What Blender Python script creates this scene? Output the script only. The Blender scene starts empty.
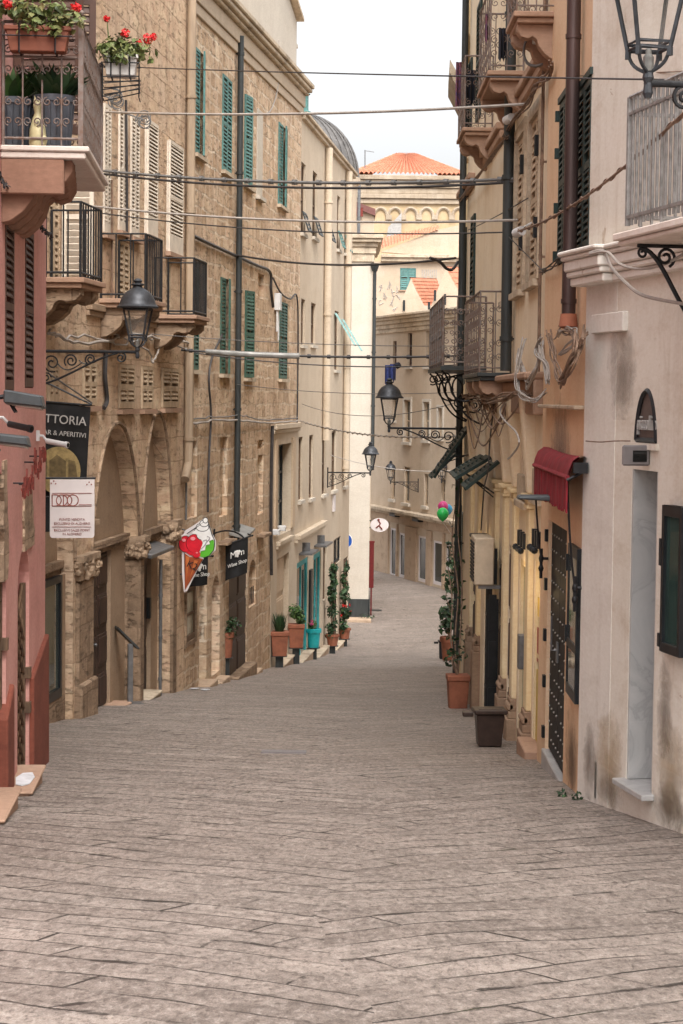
import bpy, bmesh, math, random
from mathutils import Vector, Matrix
from mathutils.geometry import tessellate_polygon, delaunay_2d_cdt
R = random.Random(7)
SC = bpy.context.scene
COL = SC.collection
PI = math.pi
V = Vector

# ------------------------------------------------------------------ camera
CAM_Z = 1.7
FOC = 2000.0                      # focal length in pixels of the 683 x 1024 frame
PITCH = math.atan(114/2000.0)
ROLL = 0.0115
_f = V((0, math.cos(PITCH), -math.sin(PITCH)))
_r0 = V((1, 0, 0)); _u0 = V((0, math.sin(PITCH), math.cos(PITCH)))
_r = _r0*math.cos(ROLL) + _u0*math.sin(ROLL)
_u = _u0*math.cos(ROLL) - _r0*math.sin(ROLL)
EYE = V((0, 0, CAM_Z))
def ray(px, py):
    return _f + _r*((px-341.5)/FOC) - _u*((py-512)/FOC)
def P(px, py, Y):
    d = ray(px, py); return EYE + d*(Y/d.y)
cam = bpy.data.cameras.new('camera'); camo = bpy.data.objects.new('camera', cam); COL.objects.link(camo)
M = Matrix.Identity(4)
for i in range(3):
    M[i][0] = _r[i]; M[i][1] = _u[i]; M[i][2] = -_f[i]; M[i][3] = EYE[i]
camo.matrix_world = M
cam.sensor_fit = 'AUTO'; cam.sensor_width = 36; cam.lens = FOC*36/1024
cam.clip_start = 0.1; cam.clip_end = 3000
SC.camera = camo

def ground(y):
    if y < 55: return -0.1*y
    t = min(y-55, 24.0)
    return -5.5 - 0.1*t + 0.05*t*t/24.0

# ------------------------------------------------------------------ mesh builder
class Frame:
    """wall frame: s along the wall, n out of the wall towards the street, z world height"""
    def __init__(self, p0, p1, side):
        self.o = V((p0[0], p0[1], 0)); d = V((p1[0]-p0[0], p1[1]-p0[1], 0)); self.L = d.length
        self.d = d.normalized(); left = V((-self.d.y, self.d.x, 0))
        self.n = left*side            # side -1: street lies to the right of the direction
        self.ang = math.atan2(self.d.y, self.d.x)
    def p(self, s, n, z):
        q = self.o + self.d*s + self.n*n; return V((q.x, q.y, z))
    def hit(self, px, py, n=0.0):
        d = ray(px, py); o = self.o + self.n*n
        t = (o-EYE).dot(self.n)/d.dot(self.n)
        w = EYE + d*t
        return (w-self.o).dot(self.d), w.z
    def rect(self, x0, x1, yt, yb, n=0.0):
        ym = (yt+yb)/2; xm = (x0+x1)/2
        a = self.hit(x0, ym, n)[0]; b = self.hit(x1, ym, n)[0]
        return min(a, b), max(a, b), self.hit(xm, yb, n)[1], self.hit(xm, yt, n)[1]
    def mat(self, s=0, n=0, z=0):
        return Matrix.Translation(self.p(s, n, z)) @ Matrix.Rotation(self.ang, 4, 'Z')
    def gz(self, s, n=0):
        return ground(self.p(s, n, 0).y)

class Free(Frame):
    def __init__(self, x, y, ang=0.0):
        c, s = math.cos(ang), math.sin(ang)
        self.o = V((x, y, 0)); self.d = V((c, s, 0)); self.n = V((-s, c, 0)); self.ang = ang; self.L = 1

class MB:
    def __init__(self): self.v = []; self.f = []; self.st = []
    def add(self, vs, fs):
        k = len(self.v); self.st.append((k, len(self.f))); self.v += [V(a) for a in vs]; self.f += [tuple(k+i for i in f) for f in fs]; return self
    def hexa(self, q):
        return self.add(q, [(0,1,2,3),(7,6,5,4),(0,4,5,1),(1,5,6,2),(2,6,7,3),(3,7,4,0)])
    def box(self, F, s0, s1, n0, n1, z0, z1):
        p = F.p
        return self.hexa([p(s0,n0,z0),p(s1,n0,z0),p(s1,n1,z0),p(s0,n1,z0),p(s0,n0,z1),p(s1,n0,z1),p(s1,n1,z1),p(s0,n1,z1)])
    def quadbox(self, PP, u0, u1, v0, v1, w0, w1):
        return self.hexa([PP(u0,v0,w0),PP(u1,v0,w0),PP(u1,v1,w0),PP(u0,v1,w0),PP(u0,v0,w1),PP(u1,v0,w1),PP(u1,v1,w1),PP(u0,v1,w1)])
    def frustum(self, F, s0, s1, n0, n1, z0, z1, k):
        """box whose top is scaled by k about its middle"""
        sm, nm = (s0+s1)/2, (n0+n1)/2; p = F.p
        t = lambda s, n: p(sm+(s-sm)*k, nm+(n-nm)*k, z1)
        return self.hexa([p(s0,n0,z0),p(s1,n0,z0),p(s1,n1,z0),p(s0,n1,z0),t(s0,n0),t(s1,n0),t(s1,n1),t(s0,n1)])
    def poly_ext(self, pts, ext):
        """polygon (list of world points) extruded by a world vector"""
        n = len(pts); e = V(ext)
        tri = tessellate_polygon([pts])
        self.add(list(pts)+[p+e for p in pts],
                 [tuple(t) for t in tri]+[tuple(i+n for i in reversed(t)) for t in tri]+[(i,(i+1)%n,n+(i+1)%n,n+i) for i in range(n)])
        return self
    def tube(self, pts, r, seg=6, closed=False, r1=None):
        pts = [V(p) for p in pts]; n = len(pts)
        if n < 2: return self
        rings = []; up = None
        for i, p in enumerate(pts):
            a = pts[i-1] if (i > 0 or closed) else p
            b = pts[(i+1) % n] if (i < n-1 or closed) else p
            t = (b-a)
            if t.length < 1e-9: t = V((0,0,1))
            t.normalize()
            if up is None:
                ref = V((0,0,1)) if abs(t.z) < .9 else V((1,0,0))
                up = t.cross(ref).normalized()
            up = (up - t*up.dot(t))
            if up.length < 1e-6: up = t.orthogonal()
            up.normalize(); bi = t.cross(up)
            rr = r if r1 is None else r+(r1-r)*i/(n-1)
            rings.append([p + up*(math.cos(2*PI*k/seg)*rr) + bi*(math.sin(2*PI*k/seg)*rr) for k in range(seg)])
        vs = [q for g in rings for q in g]; fs = []
        m = n if closed else n-1
        for i in range(m):
            j = (i+1) % n
            for k in range(seg):
                fs.append((i*seg+k, i*seg+(k+1)%seg, j*seg+(k+1)%seg, j*seg+k))
        if not closed:
            fs.append(tuple(range(seg-1,-1,-1))); fs.append(tuple((n-1)*seg+k for k in range(seg)))
        return self.add(vs, fs)
    def lathe(self, c, prof, seg=16, rot=0.0, sx=1.0, sy=1.0):
        c = V(c); vs = []; fs = []
        for r, z in prof:
            for k in range(seg):
                a = rot+2*PI*k/seg; vs.append(c+V((math.cos(a)*r*sx, math.sin(a)*r*sy, z)))
        for i in range(len(prof)-1):
            for k in range(seg):
                fs.append((i*seg+k, i*seg+(k+1)%seg, (i+1)*seg+(k+1)%seg, (i+1)*seg+k))
        if prof[0][0] > 1e-5: fs.append(tuple(range(seg-1,-1,-1)))
        if prof[-1][0] > 1e-5: fs.append(tuple((len(prof)-1)*seg+k for k in range(seg)))
        return self.add(vs, fs)
    def ball(self, c, rx, ry=None, rz=None, seg=10, lumpy=0.0, rnd=None):
        ry = ry or rx; rz = rz or rx; c = V(c); vs = []; fs = []; n = seg; m = max(4, seg//2)
        for i in range(m+1):
            th = PI*i/m
            for k in range(n):
                a = 2*PI*k/n; j = 1.0+(rnd.uniform(-lumpy, lumpy) if rnd else 0)
                vs.append(c+V((math.sin(th)*math.cos(a)*rx*j, math.sin(th)*math.sin(a)*ry*j, math.cos(th)*rz*j)))
        for i in range(m):
            for k in range(n):
                fs.append((i*n+k, (i+1)*n+k, (i+1)*n+(k+1)%n, i*n+(k+1)%n))
        return self.add(vs, fs)
    def each(self, name, mat, parent, per=1, **kw):
        """every `per` consecutive shapes become one part of their own"""
        st = self.st+[(len(self.v), len(self.f))]; out = []
        for i in range(0, len(self.st), per):
            (v0, f0), (v1, f1) = st[i], st[min(i+per, len(st)-1)]
            m = MB(); m.v = self.v[v0:v1]; m.f = [tuple(k-v0 for k in f) for f in self.f[f0:f1]]; out.append(m.build(name, mat, parent, **kw))
        return out
    def build(self, name, mat, parent=None, base=None, smooth=False, bevel=0.0, weld=True):
        me = bpy.data.meshes.new(name)
        if parent is not None: inv = WM[parent.name].inverted()
        else: inv = (base or Matrix.Identity(4)).inverted()
        me.from_pydata([inv @ v for v in self.v], [], self.f)
        bm = bmesh.new(); bm.from_mesh(me)
        if weld: bmesh.ops.remove_doubles(bm, verts=bm.verts, dist=1e-5)
        bmesh.ops.recalc_face_normals(bm, faces=bm.faces)
        if bevel > 0:
            es = [e for e in bm.edges if len(e.link_faces) == 2 and e.calc_face_angle(0) > 0.6]
            bmesh.ops.bevel(bm, geom=es, offset=bevel, segments=1, affect='EDGES', clamp_overlap=True)
        bm.to_mesh(me); bm.free()
        if smooth:
            for p in me.polygons: p.use_smooth = True
            try: me.set_sharp_from_angle(angle=math.radians(45))
            except Exception: pass
        if mat is not None: me.materials.append(mat)
        o = bpy.data.objects.new(name, me); COL.objects.link(o)
        if parent is not None:
            o.parent = parent; WM[o.name] = WM[parent.name].copy()
        else:
            b = base or Matrix.Identity(4); o.matrix_world = b; WM[o.name] = b.copy()
        return o
WM = {}
def tag(o, label=None, cat=None, group=None, kind=None):
    if label: o['label'] = label
    if cat: o['category'] = cat
    if group: o['group'] = group
    if kind: o['kind'] = kind
    return o
def thing(name, label, cat, M=None, group=None):
    o = bpy.data.objects.new(name, None); COL.objects.link(o)
    M = M or Matrix.Identity(4)
    o.matrix_world = M; WM[o.name] = M.copy(); o.empty_display_size = 0.2
    return tag(o, label, cat, group)
def copy_tree(o, M=None, parent=None):
    c = o.copy(); COL.objects.link(c)
    if parent is not None: c.parent = parent
    if M is not None: c.matrix_world = M; WM[c.name] = M.copy()
    for ch in [x for x in bpy.data.objects if x.parent == o]: copy_tree(ch, None, c)
    return c
def text(txt, size, org, xdir, updir, mat, parent, name='lettering', ext=0.004, align='CENTER', xs=1.0):
    cu = bpy.data.curves.new('t', 'FONT'); cu.body = txt; cu.size = size; cu.extrude = ext; cu.align_x = align
    ob = bpy.data.objects.new('t', cu); COL.objects.link(ob)
    me = bpy.data.meshes.new_from_object(ob); bpy.data.objects.remove(ob); bpy.data.curves.remove(cu)
    x = V(xdir).normalized(); u = V(updir).normalized(); w = x.cross(u)
    m = MB(); m.add([V(org)+x*(v.co.x*xs)+u*v.co.y+w*v.co.z for v in me.vertices], [tuple(p.vertices) for p in me.polygons])
    bpy.data.meshes.remove(me)
    return m.build(name, mat, parent)
def spiral(c, ax, ay, r0, r1, a0, turns, n=22):
    c = V(c); out = []
    for i in range(n+1):
        t = i/n; r = r0+(r1-r0)*t; a = a0+turns*2*PI*t
        out.append(c+V(ax)*(math.cos(a)*r)+V(ay)*(math.sin(a)*r))
    return out
def bez(a, b, c, d, n=12):
    a, b, c, d = V(a), V(b), V(c), V(d); o = []
    for i in range(n+1):
        t = i/n; o.append(a*(1-t)**3+b*3*t*(1-t)**2+c*3*t*t*(1-t)+d*t**3)
    return o
def catmull(pts, n=8):
    pts = [V(p) for p in pts]; q = [pts[0]]+pts+[pts[-1]]; o = []
    for i in range(1, len(q)-2):
        for k in range(n):
            t = k/n; a, b, c, d = q[i-1], q[i], q[i+1], q[i+2]
            o.append(0.5*((2*b)+(c-a)*t+(2*a-5*b+4*c-d)*t*t+(3*b-a-3*c+d)*t**3))
    o.append(pts[-1]); return o

# ------------------------------------------------------------------ materials
def newmat(name):
    m = bpy.data.materials.new(name); m.use_nodes = True; nt = m.node_tree
    return m, nt, nt.nodes['Principled BSDF']
class N:
    def __init__(self, nt): self.nt = nt
    def n(self, t, **kw):
        x = self.nt.nodes.new(t)
        for k, v in kw.items(): setattr(x, k, v)
        return x
    def l(self, a, b): self.nt.links.new(a, b)
    def coord(self, sc=(1,1,1), warp=0.0, warp_scale=1.0):
        c = self.n('ShaderNodeTexCoord'); mp = self.n('ShaderNodeMapping'); mp.inputs['Scale'].default_value = sc
        self.l(c.outputs['Object'], mp.inputs[0]); return mp.outputs[0]
    def noise(self, scale, vec, detail=4, rough=.55, dist=0.0):
        x = self.n('ShaderNodeTexNoise'); x.inputs['Scale'].default_value = scale; x.inputs['Detail'].default_value = detail
        x.inputs['Roughness'].default_value = rough; x.inputs['Distortion'].default_value = dist
        self.l(vec, x.inputs['Vector']); return x.outputs['Fac']
    def ramp(self, fac, stops):
        x = self.n('ShaderNodeValToRGB'); e = x.color_ramp.elements
        while len(e) < len(stops): e.new(.5)
        for i, (p, c) in enumerate(stops):
            e[i].position = p; e[i].color = (c if len(c) == 4 else (*c, 1)) if not isinstance(c, (int, float)) else (c, c, c, 1)
        self.l(fac, x.inputs[0]); return x.outputs[0]
    def mix(self, fac, a, b, mode='MIX'):
        x = self.n('ShaderNodeMix', data_type='RGBA', blend_type=mode)
        for sock, val in ((x.inputs[0], fac), (x.inputs[6], a), (x.inputs[7], b)):
            if hasattr(val, 'is_linked'): self.l(val, sock)
            elif isinstance(val, (int, float)): sock.default_value = val
            else: sock.default_value = (*val, 1) if len(val) == 3 else val
        return x.outputs[2]
    def math(self, op, a, b=None, c=None):
        x = self.n('ShaderNodeMath', operation=op)
        for i, val in enumerate((a, b, c)):
            if val is None: continue
            if hasattr(val, 'is_linked'): self.l(val, x.inputs[i])
            else: x.inputs[i].default_value = val
        return x.outputs[0]
    def bump(self, h, strength, dist, prev=None):
        x = self.n('ShaderNodeBump'); x.inputs['Strength'].default_value = strength; x.inputs['Distance'].default_value = dist
        self.l(h, x.inputs['Height'])
        if prev is not None: self.l(prev, x.inputs['Normal'])
        return x.outputs[0]

def simple(name, col, rough=.6, metal=0.0, var=.12, scale=9, bump=0.0, spec=.4, col2=None, streak=False):
    m, nt, b = newmat(name); g = N(nt); v = g.coord((1,1,.18) if streak else (1,1,1))
    f = g.noise(scale, v, 5, .6)
    c2 = col2 or tuple(max(0, c*(1-var*2.2)) for c in col); c1 = tuple(min(1, c*(1+var)) for c in col)
    g.l(g.ramp(f, [(.3, c1), (.72, c2)]), b.inputs['Base Color'])
    b.inputs['Roughness'].default_value = rough; b.inputs['Metallic'].default_value = metal
    b.inputs['Specular IOR Level'].default_value = spec
    if bump: g.l(g.bump(g.noise(scale*5, v, 3), .5, bump), b.inputs['Normal'])
    return m
def plaster(name, col, dark, light=None, stain=.5, patch=None, seed=0.0, streakx=2.2, peel=.64):
    m, nt, b = newmat(name); g = N(nt)
    v = g.coord(); vs = g.coord((1.6, 1.6, .22))
    big = g.noise(.5, v, 6, .62, .6); vb = g.coord((.45,.45,1)); mid = g.noise(2.3, vb, 8, .72, .3); st = g.noise(1.5, vs, 8, .72, 1.2); fine = g.noise(34, vb, 5, .7); sp = g.noise(10, vb, 6, .75)
    light = light or tuple(min(1, c*1.16) for c in col)
    c = g.mix(g.ramp(big, [(.34, 0.0), (.66, 1.0)]), col, light)
    c = g.mix(g.math('MULTIPLY', g.ramp(st, [(.5, 0.0), (.74, 1.0)]), stain*.75), c, dark)
    c = g.mix(g.math('MULTIPLY', g.ramp(mid, [(.48, 0.0), (.76, 1.0)]), stain), c, dark)
    c = g.mix(g.math('MULTIPLY', g.ramp(sp, [(.58, 0.0), (.72, 1.0)]), stain*.6), c, dark)
    if patch:
        pm = g.noise(1.7, v, 9, .68, .7)
        mk = g.ramp(pm, [(peel, 0.0), (peel+.012, 1.0)]); c = g.mix(mk, c, patch)
    c = g.mix(.22, c, g.ramp(fine, [(.3, .25), (.7, .8)]), 'OVERLAY')
    g.l(c, b.inputs['Base Color']); b.inputs['Roughness'].default_value = .92; b.inputs['Specular IOR Level'].default_value = .2
    n1 = g.bump(g.noise(2.3, vb, 2), .3, .010); n2 = g.bump(g.noise(30, vb, 2), .3, .002, n1)
    if patch: n2 = g.bump(mk, .6, -.006, n2)
    g.l(n2, b.inputs['Normal']); return m
def blocks(name, bw, bh, c1, c2, mortar, ms=.012, dirty=None, pit=.5, warp=.05, light=None, mfade=.5):
    """coursed stone: brick pattern in wall coordinates with warped joints, tone per block, pits and stains"""
    m, nt, b = newmat(name); g = N(nt); v = g.coord()
    sep = g.n('ShaderNodeSeparateXYZ'); g.l(v, sep.inputs[0])
    w1 = g.noise(1.1, v, 3); w2 = g.noise(4.5, v, 3)
    bt = g.n('ShaderNodeMath', operation='FLOOR'); g.l(g.math('DIVIDE', sep.outputs[2], bh), bt.inputs[0])
    wx = g.math('ADD', g.math('MULTIPLY', g.math('SUBTRACT', w2, .5), warp*1.2), g.math('MULTIPLY', g.math('SINE', g.math('MULTIPLY', bt.outputs[0], 12.7)), bw*.3))
    wz = g.math('ADD', g.math('MULTIPLY', g.math('SUBTRACT', w1, .5), warp*4), g.math('MULTIPLY', g.math('SUBTRACT', w2, .5), warp*.9))
    cx = g.n('ShaderNodeCombineXYZ')
    g.l(g.math('ADD', g.math('ADD', sep.outputs[0], sep.outputs[1]), wx), cx.inputs[0]); g.l(g.math('ADD', sep.outputs[2], wz), cx.inputs[1])
    bk = g.n('ShaderNodeTexBrick'); g.l(cx.outputs[0], bk.inputs['Vector'])
    bk.inputs['Scale'].default_value = 1.0; bk.inputs['Brick Width'].default_value = bw; bk.inputs['Row Height'].default_value = bh
    bk.inputs['Mortar Size'].default_value = ms; bk.inputs['Mortar Smooth'].default_value = .2; bk.inputs['Bias'].default_value = 0
    bk.offset = .43; bk.squash = .72; bk.squash_frequency = 3
    bk.inputs['Color1'].default_value = (*c1, 1); bk.inputs['Color2'].default_value = (*c2, 1); bk.inputs['Mortar'].default_value = (*c1, 1)
    vb = g.coord((.38,.38,1)); mid = g.noise(5.5, vb, 8, .72); fine = g.noise(40, vb, 4, .7); big = g.noise(.42, v, 5, .6, .5); st = g.noise(1.1, g.coord((1.5,1.5,.3)), 8, .72, 1.0)
    c = bk.outputs['Color']
    c = g.mix(.8, c, g.ramp(mid, [(.25, .26), (.5, .5), (.76, .76)]), 'OVERLAY')
    if light: c = g.mix(g.ramp(big, [(.5, 0.0), (.72, .7)]), c, light)
    mm = g.math('MULTIPLY', bk.outputs['Fac'], g.ramp(g.noise(.9, v, 4), [(.35, mfade*.35), (.62, 1.0)]))
    c = g.mix(mm, c, mortar)
    if dirty: c = g.mix(g.ramp(st, [(.48, 0.0), (.75, .8)]), c, dirty)
    pits = g.ramp(g.noise(9, vb, 7, .78), [(.39, 1.0), (.45, 0.0)])
    c = g.mix(g.math('MULTIPLY', pits, pit), c, tuple(x*.4 for x in c2))
    c = g.mix(.3, c, g.ramp(fine, [(.3, .25), (.7, .8)]), 'OVERLAY')
    g.l(c, b.inputs['Base Color']); b.inputs['Roughness'].default_value = .95; b.inputs['Specular IOR Level'].default_value = .15
    h = g.math('SUBTRACT', mid, g.math('MULTIPLY', bk.outputs['Fac'], .8))
    nn = g.bump(h, .8, .03); nn = g.bump(fine, .5, .006, nn); nn = g.bump(pits, .8, -.02, nn)
    g.l(nn, b.inputs['Normal']); return m
def glass(name, col=(.02,.025,.025), rough=.06):
    m, nt, b = newmat(name); g = N(nt); v = g.coord((1,1,.3))
    g.l(g.ramp(g.noise(2.2, v, 3), [(.3, col), (.8, tuple(c*2.4+.005 for c in col))]), b.inputs['Base Color'])
    b.inputs['Roughness'].default_value = rough; b.inputs['Specular IOR Level'].default_value = .7
    g.l(g.bump(g.noise(1.5, v, 2), .08, .02), b.inputs['Normal']); return m
def leafmat(name, a, b_, c_):
    m, nt, b = newmat(name); g = N(nt)
    f = g.noise(9, g.coord(), 3); geo = g.n('ShaderNodeNewGeometry')
    k = g.math('ADD', g.math('MULTIPLY', f, .5), g.math('MULTIPLY', geo.outputs['Random Per Island'], .55))
    g.l(g.ramp(k, [(.25, a), (.5, b_), (.82, c_)]), b.inputs['Base Color']); b.inputs['Roughness'].default_value = .5
    b.inputs['Specular IOR Level'].default_value = .35
    return m

def paving():
    m, nt, b = newmat('street_paving'); g = N(nt); v = g.coord(); sep = g.n('ShaderNodeSeparateXYZ'); g.l(v, sep.inputs[0])
    X, Y = sep.outputs[0], sep.outputs[1]
    w = g.math('SUBTRACT', g.noise(.35, v, 2), .5); w2 = g.math('SUBTRACT', g.noise(2.2, v, 3, .5), .5); w3 = g.math('SUBTRACT', g.noise(16, v, 4, .7), .5)
    ym = g.math('SUBTRACT', Y, g.math('ADD', g.math('MULTIPLY', w2, .03), g.math('MULTIPLY', w3, .035)))
    xc = g.math('ADD', X, g.math('MULTIPLY', w, 1.6))
    ax = g.math('ABSOLUTE', xc); th = math.radians(31)
    right = g.math('GREATER_THAN', xc, 0)
    p = g.math('ADD', g.math('SUBTRACT', g.math('MULTIPLY', ym, math.cos(th)), g.math('MULTIPLY', ax, math.sin(th))), g.math('MULTIPLY', right, .17))
    q = g.math('ADD', g.math('ADD', g.math('MULTIPLY', ym, math.sin(th)), g.math('MULTIPLY', ax, math.cos(th))), g.math('MULTIPLY', right, .6))
    cx = g.n('ShaderNodeCombineXYZ'); g.l(q, cx.inputs[0]); g.l(p, cx.inputs[1])
    def brick(ms, smooth):
        bk = g.n('ShaderNodeTexBrick'); g.l(cx.outputs[0], bk.inputs['Vector'])
        for k, val in (('Scale', 1), ('Brick Width', 2.1), ('Row Height', .30), ('Mortar Size', ms), ('Mortar Smooth', smooth), ('Bias', 0)): bk.inputs[k].default_value = val
        bk.offset = .37; bk.squash = .62; bk.squash_frequency = 3
        bk.inputs['Color1'].default_value = (.236,.192,.164,1); bk.inputs['Color2'].default_value = (.315,.262,.226,1); bk.inputs['Mortar'].default_value = (.275,.228,.195,1)
        return bk
    bk = brick(.0105, .25); wide = brick(.04, .7)
    jm = g.ramp(g.noise(1.3, v, 6, .7), [(.41, .10), (.53, .95)])
    ev = g.n('ShaderNodeCombineXYZ'); g.l(g.math('MULTIPLY', q, 1.9), ev.inputs[0]); g.l(g.math('MULTIPLY', p, 2.4), ev.inputs[1])
    ero = g.ramp(g.noise(1.0, ev.outputs[0], 6, .72), [(.56, 0.0), (.62, .95)])
    joint = g.math('MAXIMUM', g.math('MULTIPLY', bk.outputs['Fac'], jm), g.math('MULTIPLY', wide.outputs['Fac'], ero))
    big = g.noise(.3, v, 6, .65); mid = g.noise(3.5, v, 9, .78)
    pock = g.noise(1.0, g.coord((24, 10, 24)), 5, .8); fine = g.noise(1.0, g.coord((110, 45, 110)), 3, .7)
    c = bk.outputs['Color']
    c = g.mix(.85, c, g.ramp(mid, [(.3, .2), (.5, .5), (.7, .8)]), 'OVERLAY')
    c = g.mix(g.ramp(big, [(.4, 0.0), (.66, .55)]), c, (.20,.163,.138))
    c = g.mix(g.ramp(pock, [(.35, .9), (.49, 0.0)]), c, (.105,.084,.07))
    c = g.mix(g.ramp(pock, [(.52, 0.0), (.68, .7)]), c, (.46,.40,.355))
    c = g.mix(.35, c, g.ramp(fine, [(.3, .2), (.7, .82)]), 'OVERLAY')
    moss = g.ramp(g.noise(.8, v, 3), [(.6, 0.0), (.7, 1.0)])
    jc = g.mix(moss, (.03,.023,.018), (.045,.055,.018))
    dv = g.n('ShaderNodeCombineXYZ'); g.l(g.math('MULTIPLY', q, 1.1), dv.inputs[0]); g.l(g.math('MULTIPLY', p, 6.5), dv.inputs[1])
    dash = g.ramp(g.noise(1.0, dv.outputs[0], 7, .72, .3), [(.34, 1.0), (.43, 0.0)])
    c = g.mix(g.math('MULTIPLY', dash, .42), c, (.07,.055,.045))
    c = g.mix(joint, c, jc)
    g.l(c, b.inputs['Base Color'])
    g.l(g.ramp(mid, [(.3, .48), (.7, .75)]), b.inputs['Roughness']); b.inputs['Specular IOR Level'].default_value = .4
    h = g.math('SUBTRACT', g.math('MULTIPLY', mid, .6), g.math('MULTIPLY', joint, 1.2))
    nn = g.bump(h, .9, .022); nn = g.bump(pock, 1.0, .028, nn); nn = g.bump(fine, .4, .004, nn)
    g.l(nn, b.inputs['Normal']); return m

def marble():
    m, nt, b = newmat('grey_veined_marble'); g = N(nt); v = g.coord((1.2, 1.2, .8))
    f = g.noise(1.7, v, 9, .62, 1.6); f2 = g.noise(.8, v, 4)
    c = g.ramp(f, [(.34, (.47,.455,.44)), (.47, (.42,.41,.40)), (.5, (.36,.35,.345)), (.53, (.44,.43,.42)), (.7, (.5,.485,.47))])
    c = g.mix(g.ramp(f2, [(.4, 0.0), (.7, .5)]), c, (.33,.325,.325)); g.l(c, b.inputs['Base Color']); b.inputs['Roughness'].default_value = .38; return m
MT = {}
MT['pave'] = paving()
MT['pink'] = plaster('pink_plaster', (.53,.25,.215), (.36,.165,.14), (.58,.31,.265), .6, (.5,.31,.2), peel=.7)
MT['redplinth'] = plaster('red_plinth_paint', (.185,.058,.038), (.11,.036,.025), None, .7)
MT['arcade'] = blocks('arcade_sandstone', 1.05, .42, (.55,.385,.255), (.64,.465,.32), (.37,.255,.17), .009, (.28,.185,.125), .45, .02, (.64,.49,.365), .4)
MT['stone'] = blocks('rough_sandstone', .56, .30, (.47,.325,.21), (.70,.52,.365), (.78,.65,.5), .026, (.33,.215,.145), .6, .05, (.68,.52,.39), .55)
MT['carved'] = blocks('carved_sandstone', .8, .5, (.33,.235,.16), (.44,.32,.22), (.25,.17,.11), .004, (.19,.13,.09), .5, .02)  # toned down with the piers: lower-storey shade is in the colour
MT['jamb'] = blocks('pier_sandstone', .75, .48, (.25,.172,.115), (.38,.27,.185), (.2,.135,.09), .012, (.16,.11,.075), .5, .03)  # grimy stone, darkened further so its colour carries the street-level light falloff
MT['arcplast'] = plaster('arcade_infill_plaster', (.31,.215,.145), (.21,.14,.092), (.37,.265,.18), .55)  # infill colour lowered too, for grime and the shade down in the arches
MT['beige'] = plaster('beige_render', (.52,.42,.315), (.39,.305,.22), (.57,.475,.365), .45)
MT['beigelow'] = plaster('shop_front_render', (.5,.37,.255), (.35,.25,.17), (.56,.43,.305), .45)
MT['cream'] = plaster('cream_render', (.50,.445,.375), (.40,.34,.27), (.55,.495,.42), .4)
MT['whitewash'] = plaster('white_render', (.69,.645,.56), (.52,.435,.34), (.74,.69,.61), .8, (.54,.45,.36), peel=.635)
MT['whitepil'] = plaster('pale_pilaster_render', (.69,.65,.585), (.5,.44,.38), (.73,.69,.63), .5, (.5,.43,.36), peel=.66)
MT['orange'] = plaster('orange_render', (.71,.475,.295), (.56,.35,.20), (.76,.55,.37), .5)
MT['ochre'] = plaster('ochre_render', (.76,.62,.44), (.59,.44,.29), (.81,.69,.53), .5, (.68,.58,.46), peel=.7)
MT['ochrepil'] = plaster('yellow_pilaster_render', (.74,.58,.34), (.54,.39,.22), (.78,.64,.43), .4)
MT['plinth'] = plaster('brown_plinth_render', (.27,.18,.125), (.17,.11,.075), (.33,.23,.16), .5)
MT['stonetrim'] = plaster('trachyte_trim', (.36,.225,.155), (.22,.135,.095), (.42,.28,.2), .5)
MT['cornice'] = plaster('weathered_cornice', (.50,.40,.295), (.17,.125,.09), (.58,.48,.36), .95)
MT['marble'] = marble()
MT['slabw'] = plaster('pale_balcony_slab', (.6,.52,.46), (.4,.32,.27), None, .4)
MT['iron'] = simple('black_wrought_iron', (.022,.022,.024), .5, .4, .25, 25, .002)
MT['lampiron'] = simple('grey_lamp_iron', (.05,.052,.058), .45, .4, .2, 20, .001)
MT['greyiron'] = simple('grey_painted_railing', (.25,.235,.225), .55, .2, .2, 14, .001)
MT['rustiron'] = simple('weathered_railing_iron', (.17,.15,.14), .65, .3, .3, 18, .002, col2=(.16,.09,.06))
MT['galv'] = simple('galvanised_pipe', (.30,.29,.27), .5, .4, .15, 6, streak=True)
MT['pipebeige'] = simple('beige_painted_pipe', (.36,.265,.18), .6, 0, .15, 5, streak=True)
MT['pipebrown'] = simple('brown_copper_pipe', (.085,.055,.05), .45, .5, .2, 5, streak=True)
MT['pipedark'] = simple('dark_grey_pipe', (.045,.05,.05), .5, .2, .2, 5, streak=True)
MT['teal'] = simple('teal_shutter_paint', (.10,.225,.205), .65, 0, .18, 7, col2=(.06,.14,.13))
MT['green'] = simple('green_shutter_paint', (.05,.115,.085), .65, 0, .2, 7)
MT['dkgreen'] = simple('dark_green_shutter_paint', (.014,.032,.028), .55, 0, .25, 7)
MT['crshut'] = simple('cream_shutter_paint', (.50,.385,.265), .65, 0, .1, 6, col2=(.36,.26,.17))
MT['bracketbrown'] = plaster('brown_bracket_plaster', (.25,.135,.092), (.16,.085,.058), (.3,.17,.12), .5)
MT['whshut'] = simple('white_shutter_paint', (.70,.61,.5), .65, 0, .08, 6)
MT['brshut'] = simple('brown_shutter_wood', (.085,.04,.026), .6, 0, .25, 6, streak=True)
MT['wood'] = simple('dark_door_wood', (.05,.026,.018), .55, 0, .3, 8, .003, streak=True)
MT['lattice'] = simple('weathered_lattice_wood', (.16,.095,.055), .7, 0, .3, 12, .003, streak=True)
MT['blackdoor'] = simple('black_iron_door_paint', (.008,.008,.009), .62, .1, .3, 10, .002)
MT['stud'] = simple('pale_door_stud', (.42,.4,.36), .4, .7, .1)
MT['turq'] = simple('turquoise_paint', (.035,.32,.34), .5, 0, .12)
MT['glass'] = glass('dark_window_glass'); MT['shopglass'] = glass('shop_window_glass', (.045,.055,.05), .04)
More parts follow.
